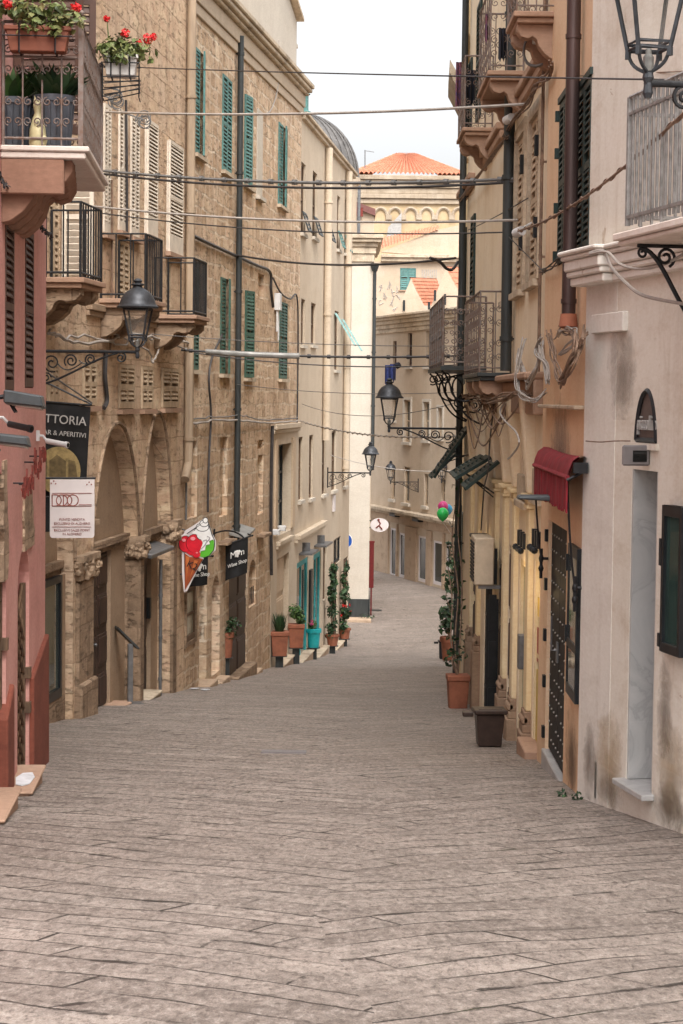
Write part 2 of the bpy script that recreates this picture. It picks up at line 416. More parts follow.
MT['frame'] = simple('charcoal_window_frame', (.018,.021,.024), .4, .2, .2)
MT['terra'] = simple('terracotta_pot', (.28,.10,.055), .8, 0, .2, 5, .002, col2=(.19,.068,.04))
MT['terrabox'] = simple('orange_plastic_box', (.2,.062,.032), .6, 0, .12)
MT['potgrey'] = simple('blue_grey_pot', (.075,.08,.095), .5, 0, .15)
MT['potturq'] = simple('turquoise_pot_glaze', (.02,.36,.38), .3, 0, .1)
MT['potbrown'] = simple('dark_brown_bin_plastic', (.04,.024,.019), .4, 0, .15)
MT['potwhite'] = simple('white_plastic_pot', (.6,.56,.52), .5, 0, .08)
MT['soil'] = simple('potting_soil', (.03,.02,.014), .95, 0, .3, 30, .004)
MT['leaf'] = leafmat('green_leaves', (.02,.05,.012), (.05,.115,.028), (.12,.2,.06))
MT['leafd'] = leafmat('dark_green_leaves', (.008,.025,.01), (.02,.05,.018), (.05,.095,.035))
MT['leafo'] = leafmat('olive_geranium_leaves', (.05,.075,.018), (.12,.15,.045), (.24,.22,.09))
MT['flower'] = simple('red_geranium_petals', (.72,.02,.022), .6, 0, .2, 40)
MT['flowerp'] = simple('magenta_petals', (.6,.06,.2), .6, 0, .2, 40)
MT['black'] = simple('black_banner_cloth', (.010,.010,.011), .75, 0, .3, 6)
MT['signwhite'] = simple('white_sign_board', (.68,.62,.61), .6, 0, .04, 3)
MT['signtext'] = simple('red_brown_print', (.30,.10,.08), .7)
MT['textgrey'] = simple('grey_print', (.40,.38,.36), .7)
MT['textwhite'] = simple('white_print', (.75,.73,.7), .6)
MT['gold'] = simple('dull_gold_print', (.30,.22,.095), .6, 0, .25, 12)
MT['golddk'] = simple('dark_gold_print', (.14,.10,.045), .6, 0, .25, 12)
MT['red'] = simple('glossy_cherry_red', (.62,.014,.03), .3, 0, .1); MT['pinkhi'] = simple('pale_pink_highlight', (.8,.3,.33), .3)
MT['cream_white'] = simple('whipped_cream_white', (.78,.76,.74), .5, 0, .06); MT['greygr'] = simple('cream_shadow_grey', (.36,.35,.35), .5)
MT['icegreen'] = simple('pistachio_green', (.10,.42,.03), .35, 0, .12); MT['cone'] = simple('cone_orange', (.34,.07,.018), .45, 0, .2, 5); MT['conel'] = simple('cone_light_orange', (.5,.14,.035), .45)
MT['inkblack'] = simple('black_outline_print', (.01,.01,.01), .5)
MT['awning'] = simple('crimson_awning_cloth', (.22,.012,.02), .85, 0, .25, 7, .003, col2=(.13,.012,.016))
MT['steel'] = simple('dull_steel', (.2,.2,.205), .45, .6, .15, 10)
MT['camwhite'] = simple('white_camera_shell', (.62,.61,.6), .4, 0, .05)
MT['floodgrey'] = simple('grey_floodlight_shell', (.07,.078,.082), .45, .3, .15)
MT['floodglass'] = glass('floodlight_glass', (.10,.085,.07), .15)
MT['acbeige'] = simple('beige_air_conditioner_shell', (.52,.42,.31), .55, 0, .08)
MT['grilled'] = simple('dark_grille', (.02,.02,.02), .6)
MT['heater'] = simple('grey_wall_unit_shell', (.21,.19,.19), .5, .2, .08)
MT['rusted'] = simple('rust_red_sign_steel', (.2,.035,.025), .7, .1, .3, 20)
MT['cablew'] = simple('pale_cable_sheath', (.36,.32,.285), .6, 0, .1, 9); MT['cableg'] = simple('grey_cable_sheath', (.15,.145,.14), .6, 0, .15, 9)
MT['cabled'] = simple('dark_cable_sheath', (.045,.04,.04), .6, 0, .2, 9); MT['cableb'] = simple('brown_cable_sheath', (.22,.14,.095), .7, 0, .25, 9)
MT['blue'] = simple('blue_road_sign', (.01,.09,.42), .4); MT['signred'] = simple('dark_red_sign', (.14,.012,.012), .5)
MT['tile'] = None
MT['bgreen'] = simple('green_balloon', (.03,.5,.11), .25, 0, .05); MT['bpink'] = simple('pink_balloon', (.62,.06,.24), .25, 0, .05); MT['bblue'] = simple('blue_balloon', (.05,.3,.52), .25, 0, .05)
MT['clothblue'] = simple('blue_laundry', (.05,.07,.24), .9, 0, .2, 5); MT['clothdark'] = simple('dark_laundry', (.02,.02,.032), .9, 0, .2, 5)
MT['clothpat'] = simple('navy_patterned_cloth', (.035,.035,.11), .9, 0, .2, 22, col2=(.3,.1,.1))
MT['dome'] = simple('grey_dome_lead', (.165,.155,.148), .55, .2, .2, 4)
MT['poster'] = simple('yellow_poster_paper', (.62,.44,.1), .6, 0, .1); MT['posterr'] = simple('red_poster_paper', (.4,.09,.06), .6)
MT['figure'] = simple('pale_figurine_glaze', (.5,.44,.25), .4, 0, .12)
MT['paper'] = simple('white_paper', (.6,.6,.62), .8); MT['orangep'] = simple('orange_plastic', (.7,.16,.04), .5)
MT['church'] = plaster('church_sandstone', (.47,.345,.2), (.32,.22,.125), (.52,.4,.26), .55)
MT['churchtrim'] = plaster('church_moulding_stone', (.36,.285,.205), (.19,.14,.1), (.45,.375,.29), .8)
MT['farwall'] = plaster('far_cream_render', (.47,.37,.275), (.34,.26,.18), (.52,.42,.32), .45)
MT['farlow'] = plaster('far_shop_render', (.42,.30,.21), (.27,.19,.13), (.47,.35,.25), .5, (.32,.23,.16), peel=.6)
MT['graff'] = plaster('graffiti_house_render', (.46,.36,.26), (.35,.26,.185), (.5,.4,.31), .5)
MT['spray'] = simple('pale_grey_spray_paint', (.42,.37,.32), .8)
def tiles():
    m, nt, b = newmat('terracotta_roof_tiles'); g = N(nt); v = g.coord()
    f = g.noise(2.5, v, 5); f2 = g.noise(14, v, 4)
    c = g.mix(g.ramp(f, [(.3, 0.0), (.7, 1.0)]), (.43,.15,.08), (.52,.23,.14)); c = g.mix(.5, c, g.ramp(f2, [(.3, .3), (.7, .75)]), 'OVERLAY')
    g.l(c, b.inputs['Base Color']); b.inputs['Roughness'].default_value = .85; return m
MT['tile'] = tiles()
def damp(name, col):
    m, nt, b = newmat(name); g = N(nt); tc = g.n('ShaderNodeTexCoord'); sp = g.n('ShaderNodeSeparateXYZ'); g.l(tc.outputs['Generated'], sp.inputs[0])
    du = g.math('MULTIPLY', g.math('SUBTRACT', sp.outputs[0], .5), 2.0); dz = g.math('MULTIPLY', g.math('SUBTRACT', sp.outputs[2], .4), 1.75)
    r = g.math('SQRT', g.math('ADD', g.math('MULTIPLY', du, du), g.math('MULTIPLY', dz, dz)))
    v = g.coord(); f = g.noise(3.2, v, 9, .72, .5)
    g.l(g.math('MULTIPLY', g.ramp(g.math('SUBTRACT', g.math('ADD', g.math('MULTIPLY', f, 1.5), .1), r), [(.05, 0.0), (.75, 1.0)]), .36), b.inputs['Alpha'])
    b.inputs['Base Color'].default_value = (*col, 1); b.inputs['Roughness'].default_value = .95; b.inputs['Specular IOR Level'].default_value = .1; return m
MT['dampgrey'] = damp('grey_damp_stain', (.30,.25,.21)); MT['dampyel'] = damp('yellowed_plaster_stain', (.56,.43,.28)); MT['dampdark'] = damp('dark_grime_stain', (.14,.105,.08))
def lampglass():
    m, nt, b = newmat('lantern_glass'); b.inputs['Base Color'].default_value = (.75,.7,.62,1); b.inputs['Roughness'].default_value = .08
    b.inputs['Alpha'].default_value = .10; b.inputs['Specular IOR Level'].default_value = .6
    return m
MT['lampglass'] = lampglass()
def lit(name, col, s):
    m, nt, b = newmat(name); b.inputs['Emission Color'].default_value = (*col, 1); b.inputs['Emission Strength'].default_value = s; b.inputs['Base Color'].default_value = (*col, 1); return m
MT['litlamp'] = lit('lit_lamp_bulb', (1, .72, .3), 4.0)

# ------------------------------------------------------------------ building pieces
def arch_loop(s0, s1, z0, zs, za, n=9, pointed=.0):
    """opening: straight jambs from z0 to the spring zs, arch up to za"""
    sm = (s0+s1)/2; hw = (s1-s0)/2; pts = [(s0, z0), (s1, z0)]
    for i in range(2*n+1):
        a = PI*i/(2*n); c, sn = math.cos(a), math.sin(a)
        x = sm+hw*(abs(c)**(1.0-.12*pointed))*(1 if c >= 0 else -1); z = zs+(za-zs)*(sn**(1.0+.45*pointed))
        pts.append((x, z))
    return pts
def rect_loop(s0, s1, z0, z1): return [(s0, z0), (s1, z0), (s1, z1), (s0, z1)]
def facade(F, outline, holes, mat, parent, name='wall', depth=6.0, n0=0.0, solid=True):
    """front face with cut openings; holes = (loop, depth, back); reveals run to the depth, the body behind is closed"""
    m = MB(); loops = [list(outline)]+[list(h[0]) for h in holes]
    vs2 = []; ed = []
    for Lq in loops:
        k = len(vs2); vs2 += [V((a, b)) for a, b in Lq]; ed += [(k+i, k+(i+1) % len(Lq)) for i in range(len(Lq))]
    ov, oe, of, *_ = delaunay_2d_cdt(vs2, ed, [], 0, 1e-5)
    def inside(x, y, Lq):
        c = False; n = len(Lq); j = n-1
        for i in range(n):
            if (Lq[i][1] > y) != (Lq[j][1] > y) and x < (Lq[j][0]-Lq[i][0])*(y-Lq[i][1])/(Lq[j][1]-Lq[i][1])+Lq[i][0]: c = not c
            j = i
        return c
    tri = []
    for f in of:
        x = sum(ov[i].x for i in f)/len(f); y = sum(ov[i].y for i in f)/len(f)
        if inside(x, y, loops[0]) and not any(inside(x, y, h) for h in loops[1:]): tri.append(tuple(f))
    m.add([F.p(p.x, n0, p.y) for p in ov], tri)
    for loop, d, back in holes:
        n = len(loop)
        a = [F.p(s, n0, z) for s, z in loop]; b = [F.p(s, n0-d, z) for s, z in loop]
        m.add(a+b, [(i, (i+1) % n, n+(i+1) % n, n+i) for i in range(n)])
        if back: m.add(b, [tuple(t) for t in tessellate_polygon([[V((s, z, 0)) for s, z in loop]])])
    if solid:
        n = len(outline); a = [F.p(s, n0, z) for s, z in outline]; b = [F.p(s, n0-depth, z) for s, z in outline]
        m.add(a+b, [(i, (i+1) % n, n+(i+1) % n, n+i) for i in range(n)])
        m.add(b, [tuple(t) for t in tessellate_polygon([[V((s, z, 0)) for s, z in outline]])])
    return m.build(name, mat, parent)
def louvre(m, PP, w, h, slat=.06, stile=.055, t=.035, mid=True, solid_bottom=0.0):
    q = m.quadbox
    q(PP, 0, stile, 0, h, 0, t); q(PP, w-stile, w, 0, h, 0, t); q(PP, stile, w-stile, h-stile, h, 0, t)
    q(PP, stile, w-stile, 0, stile*1.5+solid_bottom, 0, t)
    if mid: q(PP, stile, w-stile, h*.5-stile*.6, h*.5+stile*.6, 0, t)
    z = stile*1.5+solid_bottom+slat*.4
    while z < h-stile-slat*.5:
        if not (mid and abs(z-h*.5) < stile):
            a = slat*.75
            m.hexa([PP(stile, z, t*.95), PP(w-stile, z, t*.95), PP(w-stile, z+a, t*.12), PP(stile, z+a, t*.12),
                    PP(stile, z+.012, t*1.0), PP(w-stile, z+.012, t*1.0), PP(w-stile, z+a+.012, t*.2), PP(stile, z+a+.012, t*.2)])
        z += slat
def wallPP(F, s0, n, z0): return lambda u, v, w: F.p(s0+u, n+w, z0+v)
def window(B, F, rc, mat, leaves=2, ajar=None, n=-.05, slat=.065, sill=True, sillmat=None, surround=None, label=None, backing=True, solid_bottom=0.0):
    s0, s1, z0, z1 = rc
    m = MB(); e = .012
    if backing: m.box(F, s0-.0+e, s1-e, -.2, -.17, z0+e, z1-e)
    if sill: m.box(F, s0-.07, s1+.07, -.1, .09, z0-.075, z0-.003)
    if surround:
        m.box(F, s0-surround, s0-.003, -.05, .045, z0, z1+surround); m.box(F, s1+.003, s1+surround, -.05, .045, z0, z1+surround)
        m.box(F, s0-.003, s1+.003, -.05, .043, z1+.003, z1+surround)
    wd = m.build('window', sillmat or MT['stonetrim'], B)
    w = (s1-s0-.02)/leaves
    for k in range(leaves):
        PPk = wallPP(F, s0+.01+k*w+.002, n, z0+.01)
        if ajar and k in ajar:
            ca, sa = math.cos(ajar[k]), math.sin(ajar[k])
            PPk = (lambda u, v, q, ca=ca, sa=sa: F.p(s0+.012+u*ca-q*sa, n+.012+u*sa+q*ca, z0+.01+v)) if k == 0 else (lambda u, v, q, ca=ca, sa=sa: F.p(s1-.012-(w-.004-u)*ca+q*sa, n+.012+(w-.004-u)*sa+q*ca, z0+.01+v))
        a = MB(); louvre(a, PPk, w-.004, z1-z0-.02, slat, solid_bottom=solid_bottom)
        a.build('shutter', mat, wd)
    return wd
def glazing(B, F, rc, n=-.2, fw=.06, frame=None, gmat=None, bars=(0, 0), name='window', base=None):
    s0, s1, z0, z1 = rc; m = MB()
    m.box(F, s0, s0+fw, n-.04, n+.03, z0, z1); m.box(F, s1-fw, s1, n-.04, n+.03, z0, z1)
    m.box(F, s0+fw, s1-fw, n-.04, n+.03, z1-fw, z1); m.box(F, s0+fw, s1-fw, n-.04, n+.03, z0, z0+fw*1.4)
    for k in range(bars[0]):
        x = s0+(s1-s0)*(k+1)/(bars[0]+1); m.box(F, x-fw*.35, x+fw*.35, n-.035, n+.02, z0+fw*1.4, z1-fw)
    for k in range(bars[1]):
        z = z0+(z1-z0)*(k+1)/(bars[1]+1); m.box(F, s0+fw, s1-fw, n-.03, n+.018, z-fw*.35, z+fw*.35)
    fr = m.build(name, frame or MT['frame'], B, base=base)
    g = MB(); g.box(F, s0+fw*.5, s1-fw*.5, n-.012, n-.004, z0+fw*.5, z1-fw*.5); g.build('pane', gmat or MT['glass'], fr)
    return fr
def door(B, F, rc, n=-.2, mat=None, panels=(2, 4), name='door', handle=True):
    s0, s1, z0, z1 = rc; m = MB(); m.box(F, s0, s1, n-.05, n, z0, z1)
    pw = (s1-s0)/panels[0]; ph = (z1-z0)/panels[1]
    for i in range(panels[0]):
        for j in range(panels[1]):
            a, b = s0+i*pw+.06, s0+(i+1)*pw-.06; c, d = z0+j*ph+.06, z0+(j+1)*ph-.05
            m.box(F, a, b, n-.01, n+.02, c, d); m.box(F, a+.05, b-.05, n, n+.035, c+.05, d-.05)
    o = m.build(name, mat or MT['wood'], B, bevel=.006)
    if handle:
        h = MB(); h.ball(F.p((s0+s1)/2+.06, n+.06, z0+1.05), .03, seg=8); h.tube([F.p((s0+s1)/2+.06, n, z0+1.05), F.p((s0+s1)/2+.06, n+.06, z0+1.05)], .012); h.build('handle', MT['steel'], o)
    return o
def pipe(B, F, s, n, z0, z1, r, mat, name='drainpipe', clips=2.0, bend=None):
    m = MB(); pts = [F.p(s, n, z1), F.p(s, n, z0)]
    if bend: pts += [F.p(s+bend[0]*.4, n+bend[1]*.4, z0-.12), F.p(s+bend[0], n+bend[1], z0-.3)]
    m.tube(pts, r, 10)
    z = z0+.4
    while z < z1:
        m.tube([F.p(s, n, z-.03), F.p(s, n, z+.03)], r*1.22, 10); m.box(F, s-.012, s+.012, -.001, n, z-.012, z+.012); z += clips
    return m.build(name, mat, B, smooth=True)
def console(m, F, s0, s1, n1, z1, h):
    """scrolled stone bracket: profile in (n, z), swept along s"""
    prof = [(0, 0), (n1, 0), (n1, -.18*h), (n1*.9, -.34*h), (n1*.72, -.40*h), (n1*.6, -.34*h), (n1*.5, -.42*h), (n1*.44, -.62*h), (n1*.3, -.82*h), (n1*.12, -.97*h), (0, -h)]
    m.poly_ext([F.p(s0, a, z1+b) for a, b in prof], F.d*(s1-s0))
def railing(m, F, s0, s1, n1, z0, h, gap=.11, r=.008, scroll=False, sides=True, n0=.02, mid=None, top=.014, sg=None):
    def run(a, b, gap=gap):
        L = (b-a).length; k = max(1, round(L/gap)); up = V((0,0,1))
        m.tube([a+up*h, b+up*h], top, 6); m.tube([a+up*.06, b+up*.06], r*1.4, 5)
        if mid: m.tube([a+up*h*mid, b+up*h*mid], r*1.3, 5)
        ax = (b-a).normalized()
        for i in range(k+1):
            q = a+(b-a)*(i/k); m.tube([q, q+up*h], r*(1.7 if i in (0, k) else 1), 5)
            if scroll and i < k:
                c = q+(b-a)*(.5/k); g = L/k
                for zz, sg in ((.2, 1), (.36, -1), (.62, 1), (.78, -1)):
                    for sd in (-1, 1):
                        m.tube(spiral(c+ax*(sd*g*.24)+up*(h*zz), ax*sd, up*sg, g*.235, g*.05, -PI/2, 1.3, 16), r*.7, 4)
    A, Bp, C, D = F.p(s0, n0, z0), F.p(s0, n1, z0), F.p(s1, n1, z0), F.p(s1, n0, z0)
    if sides: run(A, Bp, sg or gap); run(D, C, sg or gap)
    run(Bp, C)
def balcony(B, F, s0, s1, n1, zt, rail_h, rail_mat, slab_mat=None, gap=.11, sg=None, scroll=False, th=.12, brk=2, brk_h=.5, brk_mat=None, inset=.06, r=.008, mid=None, brw=.2, flat=False):
    m = MB(); m.box(F, s0, s1, 0, n1, zt-th*.5, zt); m.box(F, s0+.04, s1-.04, 0, n1-.04, zt-th, zt-th*.5-.001)
    o = m.build('balcony', slab_mat or MT['stonetrim'], B, bevel=.008)
    rl = MB(); railing(rl, F, s0+inset, s1-inset, n1-inset, zt, rail_h, gap, r, scroll, mid=mid, sg=sg); rl.build('railing', rail_mat, o, smooth=True)
    for k in range(brk):
        x = s0+.12+(s1-s0-.24-brw)*(k/(brk-1) if brk > 1 else .5)
        c = MB(); console(c, F, x, x+brw, n1*.9, zt-th-.001, brk_h); c.build('bracket', brk_mat or slab_mat or MT['stonetrim'], o, bevel=.006)
    return o
def leaves(m, c, rad, n, size, rnd=R, flat=.5, droop=0.0):
    c = V(c); rad = rad if isinstance(rad, (tuple, list)) else (rad,)*3
    for i in range(n):
        while True:
            d = V((rnd.uniform(-1,1), rnd.uniform(-1,1), rnd.uniform(-1,1)))
            if .15 < d.length <= 1: break
        q = c+V((d.x*rad[0], d.y*rad[1], d.z*rad[2])); s = size*rnd.uniform(.6, 1.35)
        nrm = (d+V((rnd.uniform(-.7,.7), rnd.uniform(-.7,.7), flat+rnd.uniform(-.5,.6)))).normalized()
        a = nrm.orthogonal().normalized(); a = Matrix.Rotation(rnd.uniform(0, 6.28), 3, nrm) @ a; b = nrm.cross(a)
        m.add([q-a*s*.6, q-b*s*.36+nrm*s*.08, q+a*s*.62-V((0,0,droop*s)), q+b*s*.36+nrm*s*.08], [(0,1,2),(0,2,3)])
def blade(m, base, tip, w, rnd):
    base, tip = V(base), V(tip); mid = (base+tip)*.5+V((0,0,.18*(tip-base).length)); sd = (tip-base).cross(V((0,0,1)))
    sd = sd.normalized() if sd.length > 1e-5 else V((1,0,0))
    sd = Matrix.Rotation(rnd.uniform(-.6,.6), 3, (tip-base).normalized()) @ sd
    p = bez(base, base+(mid-base)*.6, mid, tip, 5); ws = [.12, .7, 1, .85, .5, .02]
    vs = []
    for q, k in zip(p, ws): vs += [q-sd*w*k*.5, q+sd*w*k*.5]
    m.add(vs, [(2*i, 2*i+1, 2*i+3, 2*i+2) for i in range(5)])
EXPO = 0.68
# =================================================================== the setting
def strip_ground():
    xs = [-300,-80,-30,-14,-9,-7,-6]+[-5+.25*i for i in range(41)]+[6,7,9,14,30,80,300]
    ys = [-60,-20,-6]+[-4+.5*i for i in range(168)]+[82,86,90,95,100,110,125,150,200,300,600]
    m = MB(); rn = random.Random(3)
    for y in ys:
        for x in xs:
            z = ground(y)
            if abs(x) < 6 and -4 < y < 80: z += .012*math.sin(x*2.1+y*.7)*math.sin(y*1.3+x*.4)+.012*math.sin(y*.45)
            m.v.append(V((x, y, z)))
    k = len(xs)
    for j in range(len(ys)-1):
        for i in range(k-1): m.f.append((j*k+i, j*k+i+1, (j+1)*k+i+1, (j+1)*k+i))
    o = m.build('street', MT['pave'], weld=False, smooth=True); return tag(o, 'sloping street of pale grey chevron stone slabs', 'street', kind='structure')
strip_ground()
def bldg(name, label, F, cat='building', z=None):
    return thing(name, label, cat, F.mat(0, 0, ground(F.o.y) if z is None else z))

# ------------------------------------------------------------------ pink house (near left)
q0 = P(45.5, 480, 20.0); pk1 = (q0.x, q0.y); pk0 = (q0.x+.058*9, q0.y-9.0)
PK = Frame(pk0, pk1, -1)
pink = bldg('pink_house', 'salmon pink house with dark red plinth and a flowered balcony, nearest on the left side', PK)
holes = []
def add_hole(F, hs, rc, d=.22, back=True, shrink=0.0):
    s0, s1, z0, z1 = rc; hs.append((rect_loop(s0, s1, z0, z1), d, back)); return rc
pk_sh = [PK.rect(5, 14, 222, 391), PK.rect(25, 33.5, 230, 388)]
for rc in pk_sh: add_hole(PK, holes, rc, .1)
pk_bd = (PK.hit(20, 40)[0]-.55, PK.hit(20, 40)[0]+.75, PK.hit(40, 150)[1], PK.hit(40, 150)[1]+2.5)
add_hole(PK, holes, pk_bd, .2)
gl = lambda F, px, py: F.hit(px, py)
# ground floor lattice doorways between red pillars
dw = [(PK.rect(-14, 6, 470, 800)), (PK.rect(17.5, 29, 548, 778))]
for s0, s1, z0, z1 in dw:
    holes.append((arch_loop(s0, s1, PK.gz(s0)-.3, z1-.35, z1, 6), .12, True))
Lp = PK.L
facade(PK, [(0, -1.5), (Lp, -4.2), (Lp, 8.5), (0, 8.5)], holes, MT['pink'], pink, depth=3.5)
for i, rc in enumerate(pk_sh): window(pink, PK, rc, MT['brshut'], 1, None, -.03, .06, sill=False, backing=False)
w = window(pink, PK, pk_bd, MT['brshut'], 2, None, -.1, .075, sill=False, backing=False)
# open brown leaves standing out over the balcony
for k, (s, a) in enumerate(((pk_bd[0]-.02, math.radians(100)), (pk_bd[1]+.02, math.radians(78)))):
    m = MB(); ca, sa = math.cos(a), math.sin(a)
    louvre(m, lambda u, v, w_, s=s, ca=ca, sa=sa: PK.p(s+u*ca-w_*sa, .02+u*sa+w_*ca, pk_bd[2]+.02+v), .58, 2.4, .08, .06); m.build('shutter', MT['brshut'], w)
for i, (s0, s1, z0, z1) in enumerate(dw):
    m = MB(); g0 = PK.gz(s0)-.25; n = -.03
    m.box(PK, s0+.01, s0+.08, n-.05, n, g0, z1-.36); m.box(PK, s1-.08, s1-.01, n-.05, n, g0, z1-.36)
    for k in range(int((z1-g0)/.16)):
        z = g0+k*.16
        if z+.55 > z1-.3: break
        a, b = PK.p(s0+.08, n-.03, z), PK.p(s1-.08, n-.03, z+.5); m.tube([a, b], .014, 4)
        a, b = PK.p(s0+.08, n-.015, z+.5), PK.p(s1-.08, n-.015, z); m.tube([a, b], .014, 4)
    d = m.build('lattice_door', MT['lattice'], pink)
    h = MB(); h.box(PK, s1-.07, s1+.03, n, n+.05, (z0+z1)*.5-.2, (z0+z1)*.5-.1); h.box(PK, s1-.07, s1+.03, n, n+.05, g0+.75, g0+.85); h.each('hinge', MT['lattice'], d)
# plinth pillars (red), steps, stone-like jamb patches
for x0, x1, yt, yb in ((8.5, 15, 700, 800), (34.5, 45.5, 657, 772)):
    s0, s1, z0, z1 = PK.rect(x0, x1, yt, yb, .045)
    g = PK.gz((s0+s1)/2)-.3; m = MB(); p = PK.p
    if x0 > 20: s1 = PK.L+.012
    m.hexa([p(s0,-.05,g),p(s1,-.05,g),p(s1,.045,g),p(s0,.045,g),p(s0,-.05,z1-.12),p(s1,-.05,z1+.1),p(s1,.04,z1+.1),p(s0,.04,z1-.12)])
    m.build('plinth', MT['redplinth'], pink, bevel=.012)
for x0, x1, yb in ((-14, 4, 800), (16, 30, 775)):
    s0, s1, z0, z1 = PK.rect(x0, x1, yb-20, yb, .08); g = PK.gz((s0+s1)/2)
    m = MB(); m.box(PK, s0, s1, -.1, .19, g-.3, g+.08); m.box(PK, s0-.02, s1+.02, -.1, .22, g+.081, g+.11)
    st = m.build('step', MT['stonetrim'], pink, bevel=.01)
    if x0 > 0:
        pm = MB(); pm.poly_ext([PK.p(s0+.5+dx*.3, .1+dy*.08, g+.113) for dx, dy in ((-.8,-.6),(.2,-1),(.9,-.5),(1,.5),(.3,1),(-.7,.8),(-1,.1))], (0,0,.006)); 
        tag(pm.build('paper_sheet', MT['paper'], base=PK.mat(s0+.5, .1, g+.11)), 'crumpled white paper lying on the pink doorstep at left', 'paper')
# balcony
bs0, _ = PK.hit(84, 150, .66); bs1, _ = PK.hit(104, 192, .66); bz = PK.hit(84, 150, .66)[1]+.03
m = MB(); m.box(PK, bs0-1.9, bs1, 0, .70, bz-.05, bz); m.box(PK, bs0-1.9, bs1-.03, 0, .67, bz-.1, bz-.051)
bal = m.build('balcony', MT['slabw'], pink, bevel=.01)
# near end of the slab is at bs0: build the slab only between bs0 and bs1
bpy.data.objects.remove(bal)
m = MB(); m.box(PK, bs0, bs1, 0, .70, bz-.045, bz); m.box(PK, bs0+.02, bs1-.03, 0, .67, bz-.10, bz-.046)
bal = m.build('balcony', MT['slabw'], pink, bevel=.01)
for k in range(4):
    s = bs0+.12+k*.46; c = MB(); console(c, PK, s, s+.30, .56-.03*k, bz-.101, .50); c.build('bracket', MT['bracketbrown'], bal, bevel=.006)
c = MB(); c.box(PK, bs0+.03, bs0+.115, 0, .5, bz-.38, bz-.101); c.build('bracket', MT['bracketbrown'], bal, bevel=.01)
rl = MB(); railing(rl, PK, bs0+.05, bs1-.05, .63, bz, .97, .17, .008, True, mid=.72); rail = rl.build('railing', MT['rustiron'], bal, smooth=True)
m = MB()
for s in (bs0+.05, bs1-.05): m.box(PK, s-.02, s+.02, .61, .65, bz, bz+1.02); m.ball(PK.p(s, .63, bz+1.05), .026, seg=8)
m.each('corner_post', MT['rustiron'], bal, 2)
# pots and things standing on the balcony
def aspidistra(n, label, px, nn, s, r, h, mat, lh):
    b = PK.p(s, nn, bz); t = thing('potted_plant', label, 'potted plant', Matrix.Translation(b), 'leafy pots on the pink balcony')
    m = MB(); m.lathe(b, [(r*.78, .004), (r*.8, .02), (r, h-.05), (r*1.08, h-.05), (r*1.08, h), (r*.95, h), (r*.92, h-.04), (0, h-.04)], 20); pt = m.build('pot', mat, t, smooth=True)
    rg = MB()
    for k in range(20): a = 2*PI*k/20; rg.tube([b+V((math.cos(a)*r*.82, math.sin(a)*r*.82, .03)), b+V((math.cos(a)*r*1.0, math.sin(a)*r*1.0, h-.06))], .008, 4)
    rg.build('rib', mat, pt)
    rn = random.Random(n); m = MB()
    for k in range(60):
        a = rn.uniform(0, 6.28); e = rn.uniform(.05, .34); bb = b+V((math.cos(a)*.07, math.sin(a)*.07, h-.04)); blade(m, bb, b+V((math.cos(a)*e, math.sin(a)*e, h+rn.uniform(.25, 1)*lh)), rn.uniform(.06, .1), rn)
    m.build('foliage', MT['leafd'] if n % 2 else MT['leaf'], t)
sA, sB = bs0+.25, bs0+.3
aspidistra(1, 'leafy plant in dark ribbed pot at the outer corner of the pink balcony', 0, .40, sA, .16, .42, MT['potgrey'], .26)
aspidistra(2, 'leafy plant in blue grey pot near the wall on the pink balcony', 0, .05, sB, .17, .40, MT['potgrey'], .3)
aspidistra(3, 'spiky leafy plant behind the figurine on the pink balcony', 0, .22, sA+.55, .15, .38, MT['potgrey'], .36)
b = PK.p(bs0+.12, .285, bz); t = thing('figurine', 'small pale cat figurine standing at the front of the pink balcony', 'figurine', Matrix.Translation(b))
m = MB(); m.lathe(b, [(.06, .001), (.072, .03), (.066, .14), (.045, .22), (.026, .27), (.034, .30), (.038, .335), (.022, .365), (0, .372)], 12); m.ball(b+V((.05, -.02, .05)), .03, .04, .05, 8)
m.build('body', MT['figure'], t, smooth=True)
m = MB(); 
for sx in (-1, 1): m.add([b+V((sx*.034, 0, .35)), b+V((sx*.008, 0, .365)), b+V((sx*.026, 0, .41)), b+V((sx*.02, .02, .35))], [(0,1,2),(1,3,2),(3,0,2),(0,3,1)])
m.each('ear', MT['figure'], t)
